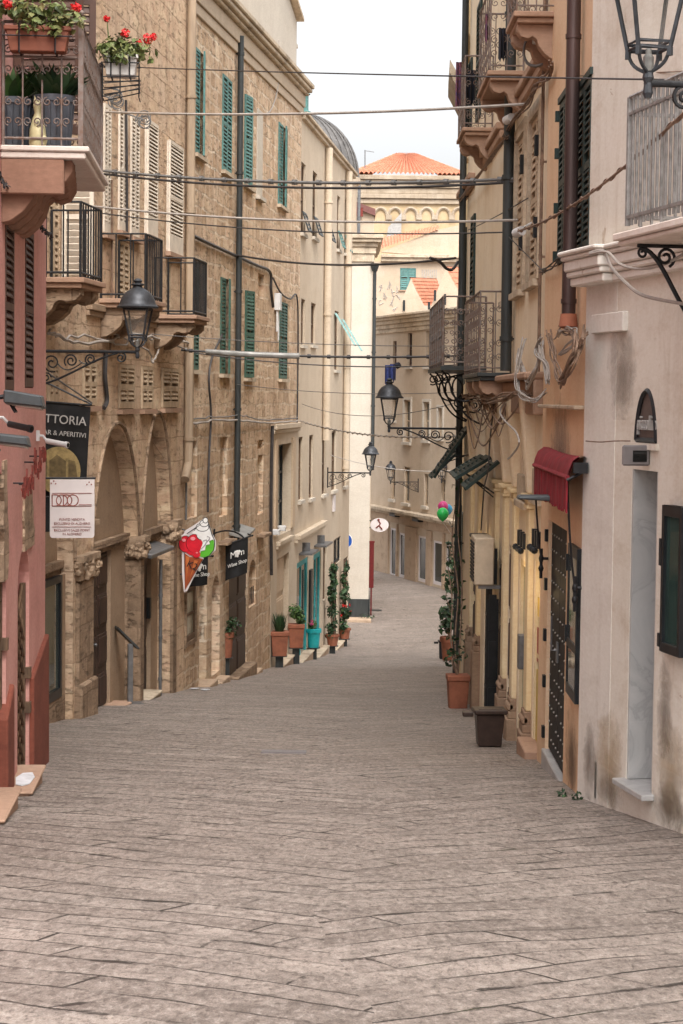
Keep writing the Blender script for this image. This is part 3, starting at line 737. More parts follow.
def flowerbox(label, P0, ax, ay, L, w, h, boxmat, seed, npet, lbl_group, white=None):
    t = thing('flower_box', label, 'flower box', Matrix.Translation(P0), lbl_group)
    ax, ay, up = V(ax), V(ay), V((0,0,1))
    Q = lambda u, v, z: P0+ax*u+ay*v+up*z
    m = MB(); k = .86
    m.hexa([Q(-L*k/2,-w*k/2,0),Q(L*k/2,-w*k/2,0),Q(L*k/2,w*k/2,0),Q(-L*k/2,w*k/2,0),Q(-L/2,-w/2,h),Q(L/2,-w/2,h),Q(L/2,w/2,h),Q(-L/2,w/2,h)])
    m.quadbox(lambda a,b_,c: Q(a,b_,c), -L/2-.012, L/2+.012, -w/2-.012, w/2+.012, h-.03, h+.006); m.build('box', boxmat, t, bevel=.006)
    m = MB()
    for u in (-L*.28, L*.28):
        m.tube([Q(u,-w/2-.016,h+.02), Q(u,-w/2-.012,-.012), Q(u,w/2+.012,-.012), Q(u,w/2+.016,h+.02)], .007, 5)
    m.tube([Q(-L/2-.02,-w/2-.02,h*.6), Q(L/2+.02,-w/2-.02,h*.6), Q(L/2+.02,w/2+.02,h*.6), Q(-L/2-.02,w/2+.02,h*.6)], .006, 5, closed=True)
    m.build('holder', MT['iron'], t)
    rn = random.Random(seed); m = MB()
    for k in range(14): leaves(m, Q(rn.uniform(-L/2-.06, L/2+.1), rn.uniform(-w/2, w/2), h+rn.uniform(.0, .17)), (.11, .1, .09), 34, .055, rn)
    for k in range(5): leaves(m, Q(rn.uniform(-L/2, L/2), -w/2-.03, h-.02), (.07, .05, .07), 14, .05, rn)
    m.build('foliage', MT['leafo'], t)
    m = MB(); st = MB()
    for u, v, z, r in npet:
        c = Q(u, v, h+z); st.tube([Q(u*.8, 0, h+.05), c], .004, 4); leaves(m, c, r, 60, .026, rn, 0)
    m.each('flower_head', MT['flower'], t, 60, weld=False); st.each('stalk', MT['leaf'], t)
    return t
ex = PK.n; ey = PK.d
fb = PK.p(bs0-.02, .30, bz+.72)
flowerbox('orange window box of red geraniums hung on the front rail of the pink balcony', fb, ex, ey, .5, .17, .19, MT['terrabox'], 11,
          [(-.23,-.1,.16,.038), (.30,-.08,.15,.04), (-.05,.02,.3,.02), (.1,.0,.28,.018)], 'flower boxes on the pink balcony')
hb = PK.p(bs1-.25, .86, bz+.50)
hb = P(121, 77, PK.p(bs1-.1, .8, 0).y)
flowerbox('white pot of red geraniums in a wire basket hung outside the far balcony rail', hb, ex, ey, .30, .24, .18, MT['potwhite'], 12,
          [(.04,-.1,.20,.04), (-.13,-.02,.34,.028), (.24,0,.17,.05), (.17,-.1,.12,.026), (.29,.03,.19,.035)], 'flower boxes on the pink balcony')
m = MB(); up = V((0,0,1))
for dz in (-.02, -.08, -.14, -.2): m.tube([hb+ex*(-.16)-ey*.14+up*dz, hb+ex*.17-ey*.14+up*dz*.6, hb+ex*.17+ey*.14+up*dz*.6, hb+ex*(-.16)+ey*.14+up*dz], .006, 5, closed=True)
for a in (-.16, 0, .17):
    m.tube([hb+ex*a-ey*.14+up*.1, hb+ex*a-ey*.14-up*.2, hb+ex*a+ey*.14-up*.2], .006, 5)
m.tube([hb-ex*.16+up*.1, PK.p(bs1-.1, .63, hb.z+.12)], .007, 5)
tag(m.build('wire_basket', MT['iron'], base=Matrix.Translation(hb)), 'empty black wire basket under the white geranium pot', 'wire basket')
# string of dark fairy lights along the top of the pink wall
rn = random.Random(5); pts = [PK.p(PK.hit(x, y)[0], .06, PK.hit(x, y)[1]) for x, y in ((-12, 168), (2, 190), (16, 205), (30, 220), (38, 229), (45, 235))]
pts = catmull(pts, 10); m = MB(); m.tube(pts, .009, 5)
for p in pts:
    for k in range(2): leaves(m, p+V((0,0,-.015)), .025, 3, .028, rn)
tag(m.build('light_garland', MT['cabled'], base=Matrix.Translation(pts[0])), 'dark garland of small lights drooping under the pink balcony', 'garland')
# floodlights, cameras
def floodlight(label, px, py, w, h, seed):
    s, z = PK.hit(px, py, .3); t = thing('floodlight', label, 'floodlight', PK.mat(s, .05, z), 'floodlights on the pink wall')
    m = MB(); o = lambda u, n, k: PK.p(s+u, n, z+k)
    m.hexa([o(-w,.12,0),o(w,.12,-.02),o(w,.42,-.05),o(-w,.42,-.03),o(-w,.12,h),o(w,.12,h),o(w,.40,h*.55),o(-w,.40,h*.55)]); m.build('housing', MT['floodgrey'], t, bevel=.01)
    g = MB(); g.hexa([o(-w*.85,.15,-.012),o(w*.85,.15,-.03),o(w*.85,.40,-.06),o(-w*.85,.40,-.045),o(-w*.85,.15,.0),o(w*.85,.15,-.019),o(w*.85,.40,-.049),o(-w*.85,.40,-.03)]); g.build('lens', MT['floodglass'], t)
    b = MB(); b.tube([o(0,0,h*.3), o(0,.13,h*.5)], .02, 6); b.tube([o(-w*.5,.13,h*.5), o(-w*.5,.2,-.07), o(w*.5,.2,-.07), o(w*.5,.13,h*.5)], .009, 5); b.build('bracket', MT['iron'], t)
floodlight('broad grey floodlight, upper of two on the pink wall', 29, 403, .13, .10, 1)
floodlight('flat grey floodlight, lower of two on the pink wall', 13, 441, .13, .06, 2)
s, z = PK.hit(3, 410, .25); t = thing('junction_box', 'beige electrical box with orange lens at the left edge of the pink wall', 'electrical box', PK.mat(s, 0, z))
m = MB(); m.box(PK, s-.12, s+.1, 0, .16, z-.16, z+.14); m.build('case', MT['acbeige'], t, bevel=.012)
m = MB(); m.ball(PK.p(s+.05, .15, z-.2), .035, seg=8); m.build('lens', MT['orangep'], t, smooth=True)
def cctv(label, F, px, py, n, col, L=.16, fall=-.03):
    s, z = F.hit(px, py, n); t = thing('security_camera', label, 'security camera', F.mat(s, 0, z), 'security cameras on the pink wall')
    a, b = F.p(s, n, z), F.p(s-.1, n+L, z+fall); m = MB(); m.tube([a, b], .026, 10); m.tube([b, b+(b-a).normalized()*.03], .031, 10); m.build('body', MT[col], t, smooth=True)
    m = MB(); m.tube([b+(b-a).normalized()*.03, b+(b-a).normalized()*.036], .02, 10); m.build('lens', MT['inkblack'], t)
    m = MB(); m.tube([F.p(s, 0, z+.05), F.p(s, n*.6, z+.05), a], .014, 6); m.box(F, s-.04, s+.04, 0, .03, z, z+.1); m.build('mount', MT['camwhite'], t)
cctv('grey bullet camera between the two floodlights on the pink wall', PK, 9, 424, .12, 'floodgrey')
cctv('white camera at the far corner of the pink house before the black banner', PK, 47, 441, .1, 'camwhite', .18)
# rust-red cut-out steel sign: irregular verticals and bars
rn = random.Random(21); s0, z0 = PK.hit(10, 505); s1, z1 = PK.hit(33, 462)
t = thing('cutout_sign', 'rust red cut out steel sign of spiky strokes standing off the pink wall', 'sign', PK.mat(s0, 0, z0))
m = MB(); p = MB()
for k in range(18):
    u = s0+(s1-s0)*k/17; zc = z0+(z1-z0)*(k/17)*.9; h = rn.uniform(.08, .24); zz = zc+rn.uniform(-.05, .12)
    m.box(PK, u-.012, u+.014, .10, .112, zz, zz+h)
    if k % 3 == 0: m.box(PK, u-.1, u+.12, .1, .111, zz+h*.5, zz+h*.5+.022)
    if k % 4 == 1: m.tube(spiral(PK.p(u+.05, .106, zz+.06), PK.d, V((0,0,1)), .06, .055, 0, 1, 14), .011, 4)
    if k % 4 == 2: p.tube([PK.p(u, 0, zz+h*.5), PK.p(u, .1, zz+h*.5)], .007, 5)
m.build('letters', MT['rusted'], t); p.build('standoffs', MT['iron'], t)
# carved stone jamb strips left bare in the pink plaster
rn = random.Random(9)
for x0, x1, yt, yb in ((1, 7, 460, 580), (22, 33, 480, 548)):
    s0, s1, z0, z1 = PK.rect(x0, x1, yt, yb); pts = []
    n = 9
    for k in range(n+1): pts.append((s0+rn.uniform(0, .08), z0+(z1-z0)*k/n))
    for k in range(n, -1, -1): pts.append((s1-rn.uniform(0, .1)-(s1-s0)*.35*(k/n)**2, z0+(z1-z0)*k/n))
    MB().poly_ext([PK.p(a, -.03, b) for a, b in pts], PK.n*.05).build('bare_stone', MT['carved'], pink)

# ------------------------------------------------------------------ arcade house (left, with the arches)
a0 = P(47, 480, 25.65); a1 = P(184.8, 480, 35.6); dv = (a1-a0); dv.z = 0; dv.normalize()
st0 = a0-dv*6.2
L = Frame((st0.x, st0.y), (a1.x, a1.y), -1)     # s runs to the joint with the stone house
LL = L.L
arc = bldg('arcaded_stone_house', 'sandstone house with pointed arches, cream shutters and three balconies, behind the black banner', L)
H = []
def arch_at(xl, xr, xa, ya, ysp, yb=None):
    sl = L.hit(xl, 560)[0]; sr = L.hit(xr, 540)[0]; za = L.hit(xa, ya)[1]; zs = L.hit((xl+xr)/2, ysp)[1]
    return sl, sr, zs, za
AR = [arch_at(20, 73, 50, 455, 562), arch_at(91.5, 138, 122, 427, 556), arch_at(141.5, 170.5, 160, 416, 540)]
for sl, sr, zs, za in AR: H.append((arch_loop(sl, sr, -6, zs, za, 10, .55), .38, True))
mez = [L.rect(47, 57, 362, 403), L.rect(82, 95, 362, 406), L.rect(118, 133, 364, 409), L.rect(140.5, 151.5, 366, 409), L.rect(161, 177, 368, 408)]
for rc in mez: add_hole(L, H, rc, .08)
upw = [L.rect(103, 110, 104, 234), L.rect(118, 126.5, 110, 232), L.rect(130, 138.5, 116, 238), L.rect(144.5, 154.5, 122, 236), L.rect(166.5, 180, 144, 254)]
bdo = [L.rect(49, 60, 175, 284), L.rect(119, 130, 241, 318), L.rect(166, 171, 258, 318)]
for rc in upw+bdo: add_hole(L, H, rc, .08)
ztop = L.hit(184, 0)[1]+.6
facade(L, [(0, -6.2), (LL, -6.2), (LL, ztop), (0, ztop)], H, MT['arcade'], arc, depth=4)
for i, rc in enumerate(mez): window(arc, L, rc, MT['crshut'], 2, None, .0, .07, backing=False, solid_bottom=.02)
# two mezzanine leaves stand ajar
for i, (s, a) in enumerate(()):
    m = MB(); ca, sa = math.cos(math.radians(a)), math.sin(math.radians(a)); rc = mez[2] if i == 0 else mez[4]
    louvre(m, lambda u, v, w_: L.p(s+u*ca-w_*sa, .01+u*sa+w_*ca, rc[2]+.02+v), .42, rc[3]-rc[2]-.04, .085); m.build('shutter', MT['crshut'], arc)
for rc in upw: window(arc, L, rc, MT['whshut'], 2, None, -.01, .06, backing=False, solid_bottom=.06)
for rc in upw[3:]:
    m = MB(); louvre(m, wallPP(L, rc[0], .03, rc[2]), rc[1]-rc[0], rc[3]-rc[2], .06, solid_bottom=.22); m.build('shutter', MT['whshut'], arc)
for rc in bdo: window(arc, L, rc, MT['crshut'], 2, None, -.04, .085, sill=False, backing=False)
# leaf of the first balcony door folded out square to the wall
m = MB(); louvre(m, lambda u, v, w_: L.p(bdo[0][1]+.02+w_, .02+u, bdo[0][2]+v+.02), .42, 1.75, .085); m.build('shutter', MT['whshut'], arc)
# balconies
bz0 = 3.02
for (xa, xb, y) in ((80, 101, 260), (145, 161.6, 290), (193.6, 206, 300)):
    s0 = L.hit(xa, y, .66)[0]; s1 = L.hit(xb, y, .66)[0]; zt = L.hit(xb, {80: 283, 145: 303, 193.6: 318}[xa], .66)[1]
    balcony(arc, L, s0-.04, s1+.04, .72, zt, .92, MT['iron'], MT['stonetrim'], .135, .24, th=.13, brk=2, brk_h=.42, brk_mat=MT['jamb'], r=.011, brw=.2)
# string course in pieces between the balconies
for xa, xb in ((86, 117), (128, 166)):
    sa = L.hit(xa, 310)[0]; sb = L.hit(xb, 320)[0]; z = L.hit(118, 316)[1]; m = MB()
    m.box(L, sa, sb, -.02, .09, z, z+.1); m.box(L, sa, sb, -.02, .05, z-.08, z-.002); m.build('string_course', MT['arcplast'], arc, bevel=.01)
# arch mouldings, infills
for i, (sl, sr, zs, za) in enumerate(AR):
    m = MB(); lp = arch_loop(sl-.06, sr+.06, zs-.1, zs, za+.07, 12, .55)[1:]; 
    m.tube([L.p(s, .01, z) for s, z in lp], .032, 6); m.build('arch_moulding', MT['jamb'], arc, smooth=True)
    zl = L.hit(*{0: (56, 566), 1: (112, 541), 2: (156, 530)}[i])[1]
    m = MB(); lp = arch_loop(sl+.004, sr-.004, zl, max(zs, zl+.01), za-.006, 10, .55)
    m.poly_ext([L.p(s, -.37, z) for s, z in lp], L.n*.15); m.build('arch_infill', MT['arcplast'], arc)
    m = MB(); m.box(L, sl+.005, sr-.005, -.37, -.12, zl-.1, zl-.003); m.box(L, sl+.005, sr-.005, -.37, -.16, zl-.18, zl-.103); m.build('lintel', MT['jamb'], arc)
    g = ground(L.p((sl+sr)/2, 0, 0).y); zl -= .185
    if i == 0:
        glazing(arc, L, (sl+.02, sr-.22, g+.2, zl), -.12, .09, MT['frame'], MT['shopglass'], (1, 0))
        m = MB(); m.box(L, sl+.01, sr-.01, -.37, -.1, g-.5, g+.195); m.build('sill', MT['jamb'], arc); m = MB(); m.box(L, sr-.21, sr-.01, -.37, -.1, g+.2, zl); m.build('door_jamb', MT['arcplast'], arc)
    elif i == 1:
        sm = L.hit(106.5, 620, -.26)[0]
        door(arc, L, (sl+.02, sm, g-.05, zl), -.26, MT['wood'], (3, 4))
        m = MB(); m.box(L, sm+.005, sr-.01, -.37, -.2, g-1, zl); m.build('door_jamb', MT['arcplast'], arc)
        m = MB(); m.box(L, sl+.02, sm+.3, -.3, .1, g-.6, g-.02); m.build('step', MT['stonetrim'], arc, bevel=.012)
    else:
        sm = L.hit(146, 620, -.3)[0]
        door(arc, L, (sl+.02, sm, g-.05, zl), -.3, MT['wood'], (1, 3), handle=False)
        m = MB(); m.box(L, sm+.01, sr-.01, -.37, -.22, g-1, zl); m.build('door_jamb', MT['arcplast'], arc)
        m = MB(); m.box(L, sl-.05, sl+1.3, -.3, .08, g-.6, g+.08); m.box(L, sl-.05, sl+1.32, -.3, .11, g+.081, g+.12); m.build('step', MT['cornice'], arc, bevel=.01)
        m = MB(); m.box(L, sm-.16, sm-.03, -.3, -.2, g+1.25, g+1.6); m.build('intercom', MT['inkblack'], arc, bevel=.01)
        m = MB(); m.hexa([L.p(sl+.2,-.3,zl-.12),L.p(sr-.3,-.3,zl-.12),L.p(sr-.3,.12,zl-.22),L.p(sl+.2,.12,zl-.22),L.p(sl+.2,-.3,zl-.04),L.p(sr-.3,-.3,zl-.04),L.p(sr-.3,.12,zl-.15),L.p(sl+.2,.12,zl-.15)]); m.build('door_lamp', MT['steel'], arc, bevel=.01)
# stone piers with carved capitals
rn = random.Random(31)
def pier(xl, xr, ycap_t, ycap_b, base=True):
    s0 = L.hit(xl, 620)[0]; s1 = L.hit(xr, 620)[0]-.02; sm = (s0+s1)/2; zt = L.hit(xr, ycap_t)[1]; zb = L.hit(xr, ycap_b)[1]; g = ground(L.p(sm, 0, 0).y)
    m = MB(); m.box(L, s0+.02, s1, -.3, .05, g-.5, zb-.002)
    if base: m.box(L, s0-.02, s1+.04, -.3, .11, g-.5, g+.5)
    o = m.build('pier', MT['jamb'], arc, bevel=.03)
    c = MB(); c.box(L, s0-.04, s1+.06, -.3, .13, zt-.09, zt)
    c.frustum(L, s0+.0, s1+.04, -.3, .08, zb, zt-.092, 1.18)
    for k in range(26):
        c.ball(L.p(rn.uniform(s0-.03, s1+.04), rn.uniform(.03, .1), rn.uniform(zb+.03, zt-.1)), rn.uniform(.04, .08), rn.uniform(.04, .07), rn.uniform(.04, .08), 8, .18, rn)
    for k in range(14):
        c.ball(L.p(s0-.03, rn.uniform(-.28, .06), rn.uniform(zb+.03, zt-.1)), rn.uniform(.04, .07), None, None, 8, .18, rn)
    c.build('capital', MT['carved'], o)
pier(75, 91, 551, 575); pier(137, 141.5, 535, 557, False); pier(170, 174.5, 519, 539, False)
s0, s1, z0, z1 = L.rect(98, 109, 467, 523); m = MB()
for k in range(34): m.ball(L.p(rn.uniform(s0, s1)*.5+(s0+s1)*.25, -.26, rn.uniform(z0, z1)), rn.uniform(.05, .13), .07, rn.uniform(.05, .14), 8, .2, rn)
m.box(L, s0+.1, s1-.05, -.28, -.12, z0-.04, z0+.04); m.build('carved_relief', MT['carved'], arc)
# drain at the joint
s, z = L.hit(184.5, 400); pipe(arc, L, s-.1, .1, L.hit(181, 462)[1], ztop, .08, MT['pipebeige'], bend=(-.35, .0))
s = L.hit(160.5, 640, .035)[0]; pipe(arc, L, s, .035, ground(L.p(s, 0, 0).y)-.1, ground(L.p(s, 0, 0).y)+2.3, .028, MT['steel'], clips=.7)
# wires that run down and along the wall
def wirewall(F, pts, r, mat, label, name='cable', n=.05, cat='cable', group='cables strung along and across the street', wob=0.0, seed=1):
    rn = random.Random(seed); w = [F.p(F.hit(x, y, n)[0], n+rn.uniform(0, wob), F.hit(x, y, n)[1]) for x, y in pts]
    c = catmull(w, 6)
    if wob: c = [q+V((rn.uniform(-wob, wob), rn.uniform(-wob, wob), rn.uniform(-wob, wob)))*.35 for q in c]
    m = MB(); m.tube(c, r, 5); return tag(m.build(name, MT[mat], base=Matrix.Translation(c[0]), smooth=True), label, cat, group)
wirewall(L, [(112, 180), (112, 250), (111, 330), (110, 350)], .018, 'cableb', 'brown cable running down the arcade house left of the lantern')
wirewall(L, [(126, 100), (127, 180), (127, 240)], .02, 'cabled', 'dark cable running down between tall cream shutters')
wirewall(L, [(47, 332), (70, 341), (100, 342), (130, 334), (160, 339), (186, 343)], .022, 'cablew', 'pale slack cable bundle looped along the arcade house above the shutters', wob=.06)
wirewall(L, [(47, 330), (60, 338), (90, 336), (120, 344), (150, 338), (186, 349)], .016, 'cablew', 'thin pale cable tangled beside the slack bundle on the arcade house', wob=.09, seed=4)
wirewall(L, [(106, 352), (105, 375), (107, 400), (104, 408)], .035, 'cabled', 'thick dark cable end hanging between mezzanine shutters')
wirewall(L, [(105, 330), (145, 350), (150, 362), (158, 348)], .014, 'cablew', 'pale drooping wire under the left lantern', wob=.05)
s, z = L.hit(137, 105); 
m = MB(); rn = random.Random(8)
for (x, y) in ((116, 100), (145, 120)):
    c = L.p(L.hit(x, y, .3)[0], .3, L.hit(x, y, .3)[1])
    for k in range(5): m.tube(spiral(c+V((rn.uniform(-.03,.03),0,rn.uniform(-.05,.05))), V((1,0,0)), V((0,.2,1)), .05, .12, rn.uniform(0, 6), 1.2, 16), .008, 4)
    m.tube([c, L.p(L.hit(x, y, .3)[0], 0, c.z+.1)], .012, 5)
    tag(m.build('wire_coil', MT['cableg'], base=Matrix.Translation(c)), 'coil of grey wire hung from a clothesline pulley '+('nearer the pink balcony' if x < 130 else 'right above the first white shutter'), 'wire coil', 'wire coils by the cream shutters'); m = MB()
pass
# ------------------------------------------------------------------ rough stone house with green shutters
b1 = P(298, 480, 52.0)
S = Frame((a1.x, a1.y), (b1.x, b1.y), -1)
SL = S.L
sth = bldg('rough_stone_house', 'rough sandstone house with teal shutters and heavy cornice on the left', S)
H = []
up2 = [S.rect(194, 203.5, 50, 156), S.rect(222, 231, 77, 173), S.rect(244, 252, 97, 187), S.rect(278, 286, 125, 207)]
up1 = [S.rect(189.5, 198, 262, 370), S.rect(220, 229, 278, 374), S.rect(244.5, 252, 291, 378), S.rect(279, 286.5, 302, 379)]
blindw = S.rect(256.5, 262, 110, 197)
nich = [S.rect(187.5, 197, 441, 518), S.rect(219.5, 227.5, 437, 516), S.rect(236.5, 242.5, 441, 449), S.rect(236.5, 242, 452, 508), S.rect(257.5, 263.5, 440, 449), S.rect(257.5, 263, 455, 514), S.rect(258, 264, 274, 300)]
for rc in up2+up1: add_hole(S, H, rc, .08)
add_hole(S, H, blindw, .06)
for rc in nich: add_hole(S, H, rc, .10)
shopw = add_hole(S, H, S.rect(185, 194.5, 588, 640), .1)
a_, b_ = S.hit(199, 640)[0], S.hit(206.5, 640)[0]; H.append((rect_loop(a_, b_, -6.5, S.hit(203, 578)[1]), .25, True)); dA = (a_, b_)
a_, b_ = S.hit(211.5, 640)[0], S.hit(219.5, 640)[0]; H.append((arch_loop(a_, b_, ground(S.p(a_,0,0).y)+.12, S.hit(215, 598)[1], S.hit(215, 576)[1], 8, .3), .2, True)); dB = (a_, b_)
a_, b_ = S.hit(228.5, 640)[0], S.hit(247, 640)[0]; dC = (a_, b_, -6.9, S.hit(238, 560)[1]); H.append((rect_loop(*dC), .12, True))
a_, b_ = S.hit(249, 570)[0], S.hit(256, 570)[0]; H.append((arch_loop(a_, b_, S.hit(252, 606)[1], S.hit(252, 575)[1], S.hit(252, 560)[1], 7), .2, True)); nA = (a_, b_, S.hit(252, 606)[1], S.hit(252, 588)[1])
s_jn = S.hit(271, 520)[0]; z_jn = S.hit(285, 425)[1]
_a, _b = S.hit(240, 2, .28), S.hit(304, 74, .28)
_k = (_b[1]-_a[1])/(_b[0]-_a[0]); zA, zB = _a[1]-_k*_a[0]-.28, _a[1]+_k*(SL-_a[0])-.28
facade(S, [(0, -6.5), (s_jn, -7.4), (s_jn, z_jn), (SL, z_jn), (SL, zB), (0, zA)], H, MT['stone'], sth, depth=4)
for i_, rc in enumerate(up2): window(sth, S, rc, MT['teal'], 2, {0: {1: .16}, 2: {0: .12}, 3: {1: .1}}.get(i_), -.01, .075, backing=False, sillmat=MT['cornice'])
for i_, rc in enumerate(up1): window(sth, S, rc, MT['green'], 2, {1: {1: .14}, 2: {0: .2}}.get(i_), -.01, .075, backing=False, sillmat=MT['cornice'])
m = MB(); m.box(S, blindw[0]+.01, blindw[1]-.01, -.055, .02, blindw[2], blindw[3]); m.box(S, blindw[0]-.08, blindw[1]+.08, -.05, .1, blindw[2]-.09, blindw[2]-.004); m.build('window', MT['cream'], sth)
m = MB()
for rc in nich[:2]+[nich[3], nich[5]]:
    z = rc[2]-.55 if rc in nich[:2] else rc[2]-.5
    m.box(S, rc[0]-.08, rc[1]+.08, -.02, .2, z, z+.07)
m.each('stone_ledge', MT['jamb'], sth, bevel=.01)
m = MB()
for x, y in ((258, 375), (281, 379), (228, 374)): pass
glazing(sth, S, shopw, -.015, .07, MT['lattice'], simple('pale_shop_glass', (.5,.47,.36), .15, 0, .2, 3, spec=.6), (0, 1))
m = MB(); m.box(S, shopw[0]-.07, shopw[0]-.002, -.05, .04, shopw[2]-.08, shopw[3]+.08); m.box(S, shopw[1]+.002, shopw[1]+.07, -.05, .04, shopw[2]-.08, shopw[3]+.08); m.box(S, shopw[0], shopw[1], -.05, .038, shopw[3]+.002, shopw[3]+.08); m.box(S, shopw[0], shopw[1], -.05, .038, shopw[2]-.08, shopw[2]-.002); m.each('window_surround', MT['jamb'], sth)
door(sth, S, (dA[0]+.01, dA[1]-.01, -5.9, S.hit(203, 578)[1]-.01), -.2, MT['wood'], (1, 4), handle=False)
door(sth, S, (dC[0]+.02, dC[1]-.02, ground(S.p(dC[0],0,0).y)-.1, dC[3]-.01), -.05, MT['wood'], (2, 3))
m = MB()
for k in range(5): m.tube([S.p(nA[0]+.06+k*(nA[1]-nA[0]-.12)/4, -.05, nA[2]+.02), S.p(nA[0]+.06+k*(nA[1]-nA[0]-.12)/4, -.05, nA[3])], .012, 5)
m.build('grille', MT['iron'], sth)
for d0, d1 in (dA, dB, dC[:2], (dC[1], dC[1]+.9)):
    g = ground(S.p(d0, 0, 0).y); m = MB(); m.box(S, d0-.05, d1+.05, -.3, .22, g-.6, g+.02); m.build('step', MT['farlow'] if d0 != dC[0] else MT['jamb'], sth, bevel=.015)
# cornice: stepped, rises with the wall
def slopebox(m, F, s0, s1, n0, n1, z0a, z1a, z0b, z1b):
    p = F.p; m.hexa([p(s0,n0,z0a),p(s1,n0,z0b),p(s1,n1,z0b),p(s0,n1,z0a),p(s0,n0,z1a),p(s1,n0,z1b),p(s1,n1,z1b),p(s0,n1,z1a)])
m = MB()
m2_ = MB()
for n1, d0, d1 in ((.05, -.52, -.32), (.09, -.318, -.02), (.18, -.018, .06), (.26, .062, .16), (.31, .162, .28)):
    slopebox(m2_ if d0 < -.1 else m, S, -.02, SL+.5*n1, -.5, n1, zA+d0, zA+d1, zB+d0, zB+d1)
m.build('cornice', MT['cornice'], sth, bevel=.02); m2_.build('frieze', MT['farwall'], sth, bevel=.01)
rn = random.Random(4); m = MB()
for k in range(60):
    s = rn.uniform(.2, SL); z = zA+(zB-zA)*s/SL+.28; m.ball(S.p(s, rn.uniform(.05, .28), z), rn.uniform(.05, .15), rn.uniform(.05, .12), rn.uniform(.02, .06), 7, .3, rn)

# pale rooftop storey with chimney, set back
c0, c1 = S.hit(232, 20, -1.2)[0], S.hit(298, 40, -1.2)[0]; zr = S.hit(290, 40, -1.2)[1]
m = MB(); p = S.p
m.hexa([p(c0-4,-4,zA),p(c1-.3,-4,zA),p(c1-.3,-1.2,zA),p(c0-4,-1.2,zA),p(c0-4,-4,zr+4),p(c1-.3,-4,zr+1.0),p(c1-.3,-1.2,zr+.8),p(c0-4,-1.2,zr+3.8)])
rs = m.build('rooftop_storey', MT['cream'], sth)
m = MB(); m.box(S, c1-.28, c1+.1, -1.7, -1.25, zA, zr+.1); m.box(S, c1-.32, c1+.14, -1.74, -1.21, zr+.1, zr+.2); m.build('chimney', MT['cream'], rs)
m = MB(); slopebox(m, S, c0-4.2, c1-.1, -4, -1.0, zr+3.85, zr+3.95, zr+.85, zr+.95); m.build('roof_edge', MT['cornice'], rs)
pipe(sth, S, S.hit(234, 280)[0], .1, S.hit(233, 545)[1], S.hit(236, 36)[1], .065, MT['pipedark'], clips=2.4)
wirewall(S, [(189, 0), (190, 200), (187, 420), (186, 520)], .02, 'cableg', 'thin grey cable running down beside the beige drainpipe on the stone house')
wirewall(S, [(189, 234), (212, 245), (236, 256), (258, 266), (270, 272), (271, 290), (273, 307)], .035, 'cabled', 'black cable clipped diagonally across the stone house between green shutters')
wirewall(S, [(273, 278), (281, 293), (290, 299), (297, 297), (298, 345), (297, 425)], .022, 'cabled', 'black cable looping down to the right edge of the stone house')
wirewall(S, [(222, 335), (212, 358), (209, 380), (211, 415), (209, 460), (208, 500), (208, 512)], .022, 'cabled', 'dark cable hanging down the stone house between blocked windows')
wirewall(S, [(187, 424), (215, 420), (240, 421), (268, 423), (297, 421)], .022, 'cablew', 'pale bundled cable along the stone house above the blocked windows', wob=.05)
wirewall(S, [(186, 418), (212, 417), (240, 416), (262, 420), (297, 418)], .013, 'cableg', 'thin grey cable above the pale bundle on the stone house', wob=.06)
wirewall(S, [(279, 40), (278, 85), (272, 108), (266, 114)], .015, 'cablew', 'thin pale wire drooping from the stone cornice')
s, z = S.hit(275, 302); m = MB(); m.box(S, s-.16, s+.16, 0, .14, z-.2, z+.2); m.tube([S.p(s-.1, .07, z-.2), S.p(s-.12, .07, z-.7)], .03, 6); m.tube([S.p(s+.1, .07, z-.2), S.p(s+.14, .07, z-.9)], .025, 6)
tag(m.build('junction_box', MT['camwhite'], base=S.mat(s, 0, z), bevel=.01), 'pale junction box on the stone house between two green shutters', 'electrical box')

# ------------------------------------------------------------------ beige house, plain
e1 = P(349.5, 480, 66.0)
B4 = Frame((b1.x, b1.y), (e1.x, e1.y), -1)
B4L = B4.L
bh = bldg('beige_plain_house', 'plain beige house with narrow windows and turquoise shopfronts, beyond the rough stone house', B4)
off = -(SL-s_jn)      # the low shopfront part reaches back under the stone house
H = []
rows = [[(301, 305.5, 163, 234), (312.5, 317, 172, 238), (326, 330, 186, 244), (337, 340, 196, 250), (344.5, 347, 200, 254)],
        [(301, 305, 299, 345), (311, 315.5, 303, 345), (324.5, 328.5, 308, 350), (334.5, 338.5, 311, 370), (344.5, 347, 315, 365)],
        [(298.5, 302.5, 437, 500), (309, 313, 435, 498), (322, 326, 434, 494), (331.5, 336, 431, 490), (343.5, 346.5, 430, 486)]]
wr = []
for r in rows:
    for x0, x1, yt, yb in r: wr.append(add_hole(B4, H, B4.rect(x0, x1, yt, yb), .12))
dD = B4.rect(277, 291, 444, 533); add_hole(B4, H, dD, .35)
gd = lambda s: ground(B4.p(s, 0, 0).y)
def gopen(x0, x1, yt): 
    a, b = B4.hit(x0, 600)[0], B4.hit(x1, 600)[0]; return a, b, gd((a+b)/2)-.35, B4.hit((x0+x1)/2, yt)[1]
dE = gopen(276.5, 288.5, 556); add_hole(B4, H, dE, .2)
sh1 = gopen(296.5, 308, 560); add_hole(B4, H, sh1, .14); sh2 = gopen(313, 320.5, 553); add_hole(B4, H, sh2, .14)
w3 = B4.rect(323, 327, 545, 600); add_hole(B4, H, w3, .12); w4 = B4.rect(333.5, 340.5, 538, 563); add_hole(B4, H, w4, .12)
dF = gopen(331, 337.5, 566); add_hole(B4, H, dF, .12); dG = gopen(343, 347.5, 558); add_hole(B4, H, dG, .12)
zt4 = B4.hit(325, 146)[1]
zj = z_jn-.004
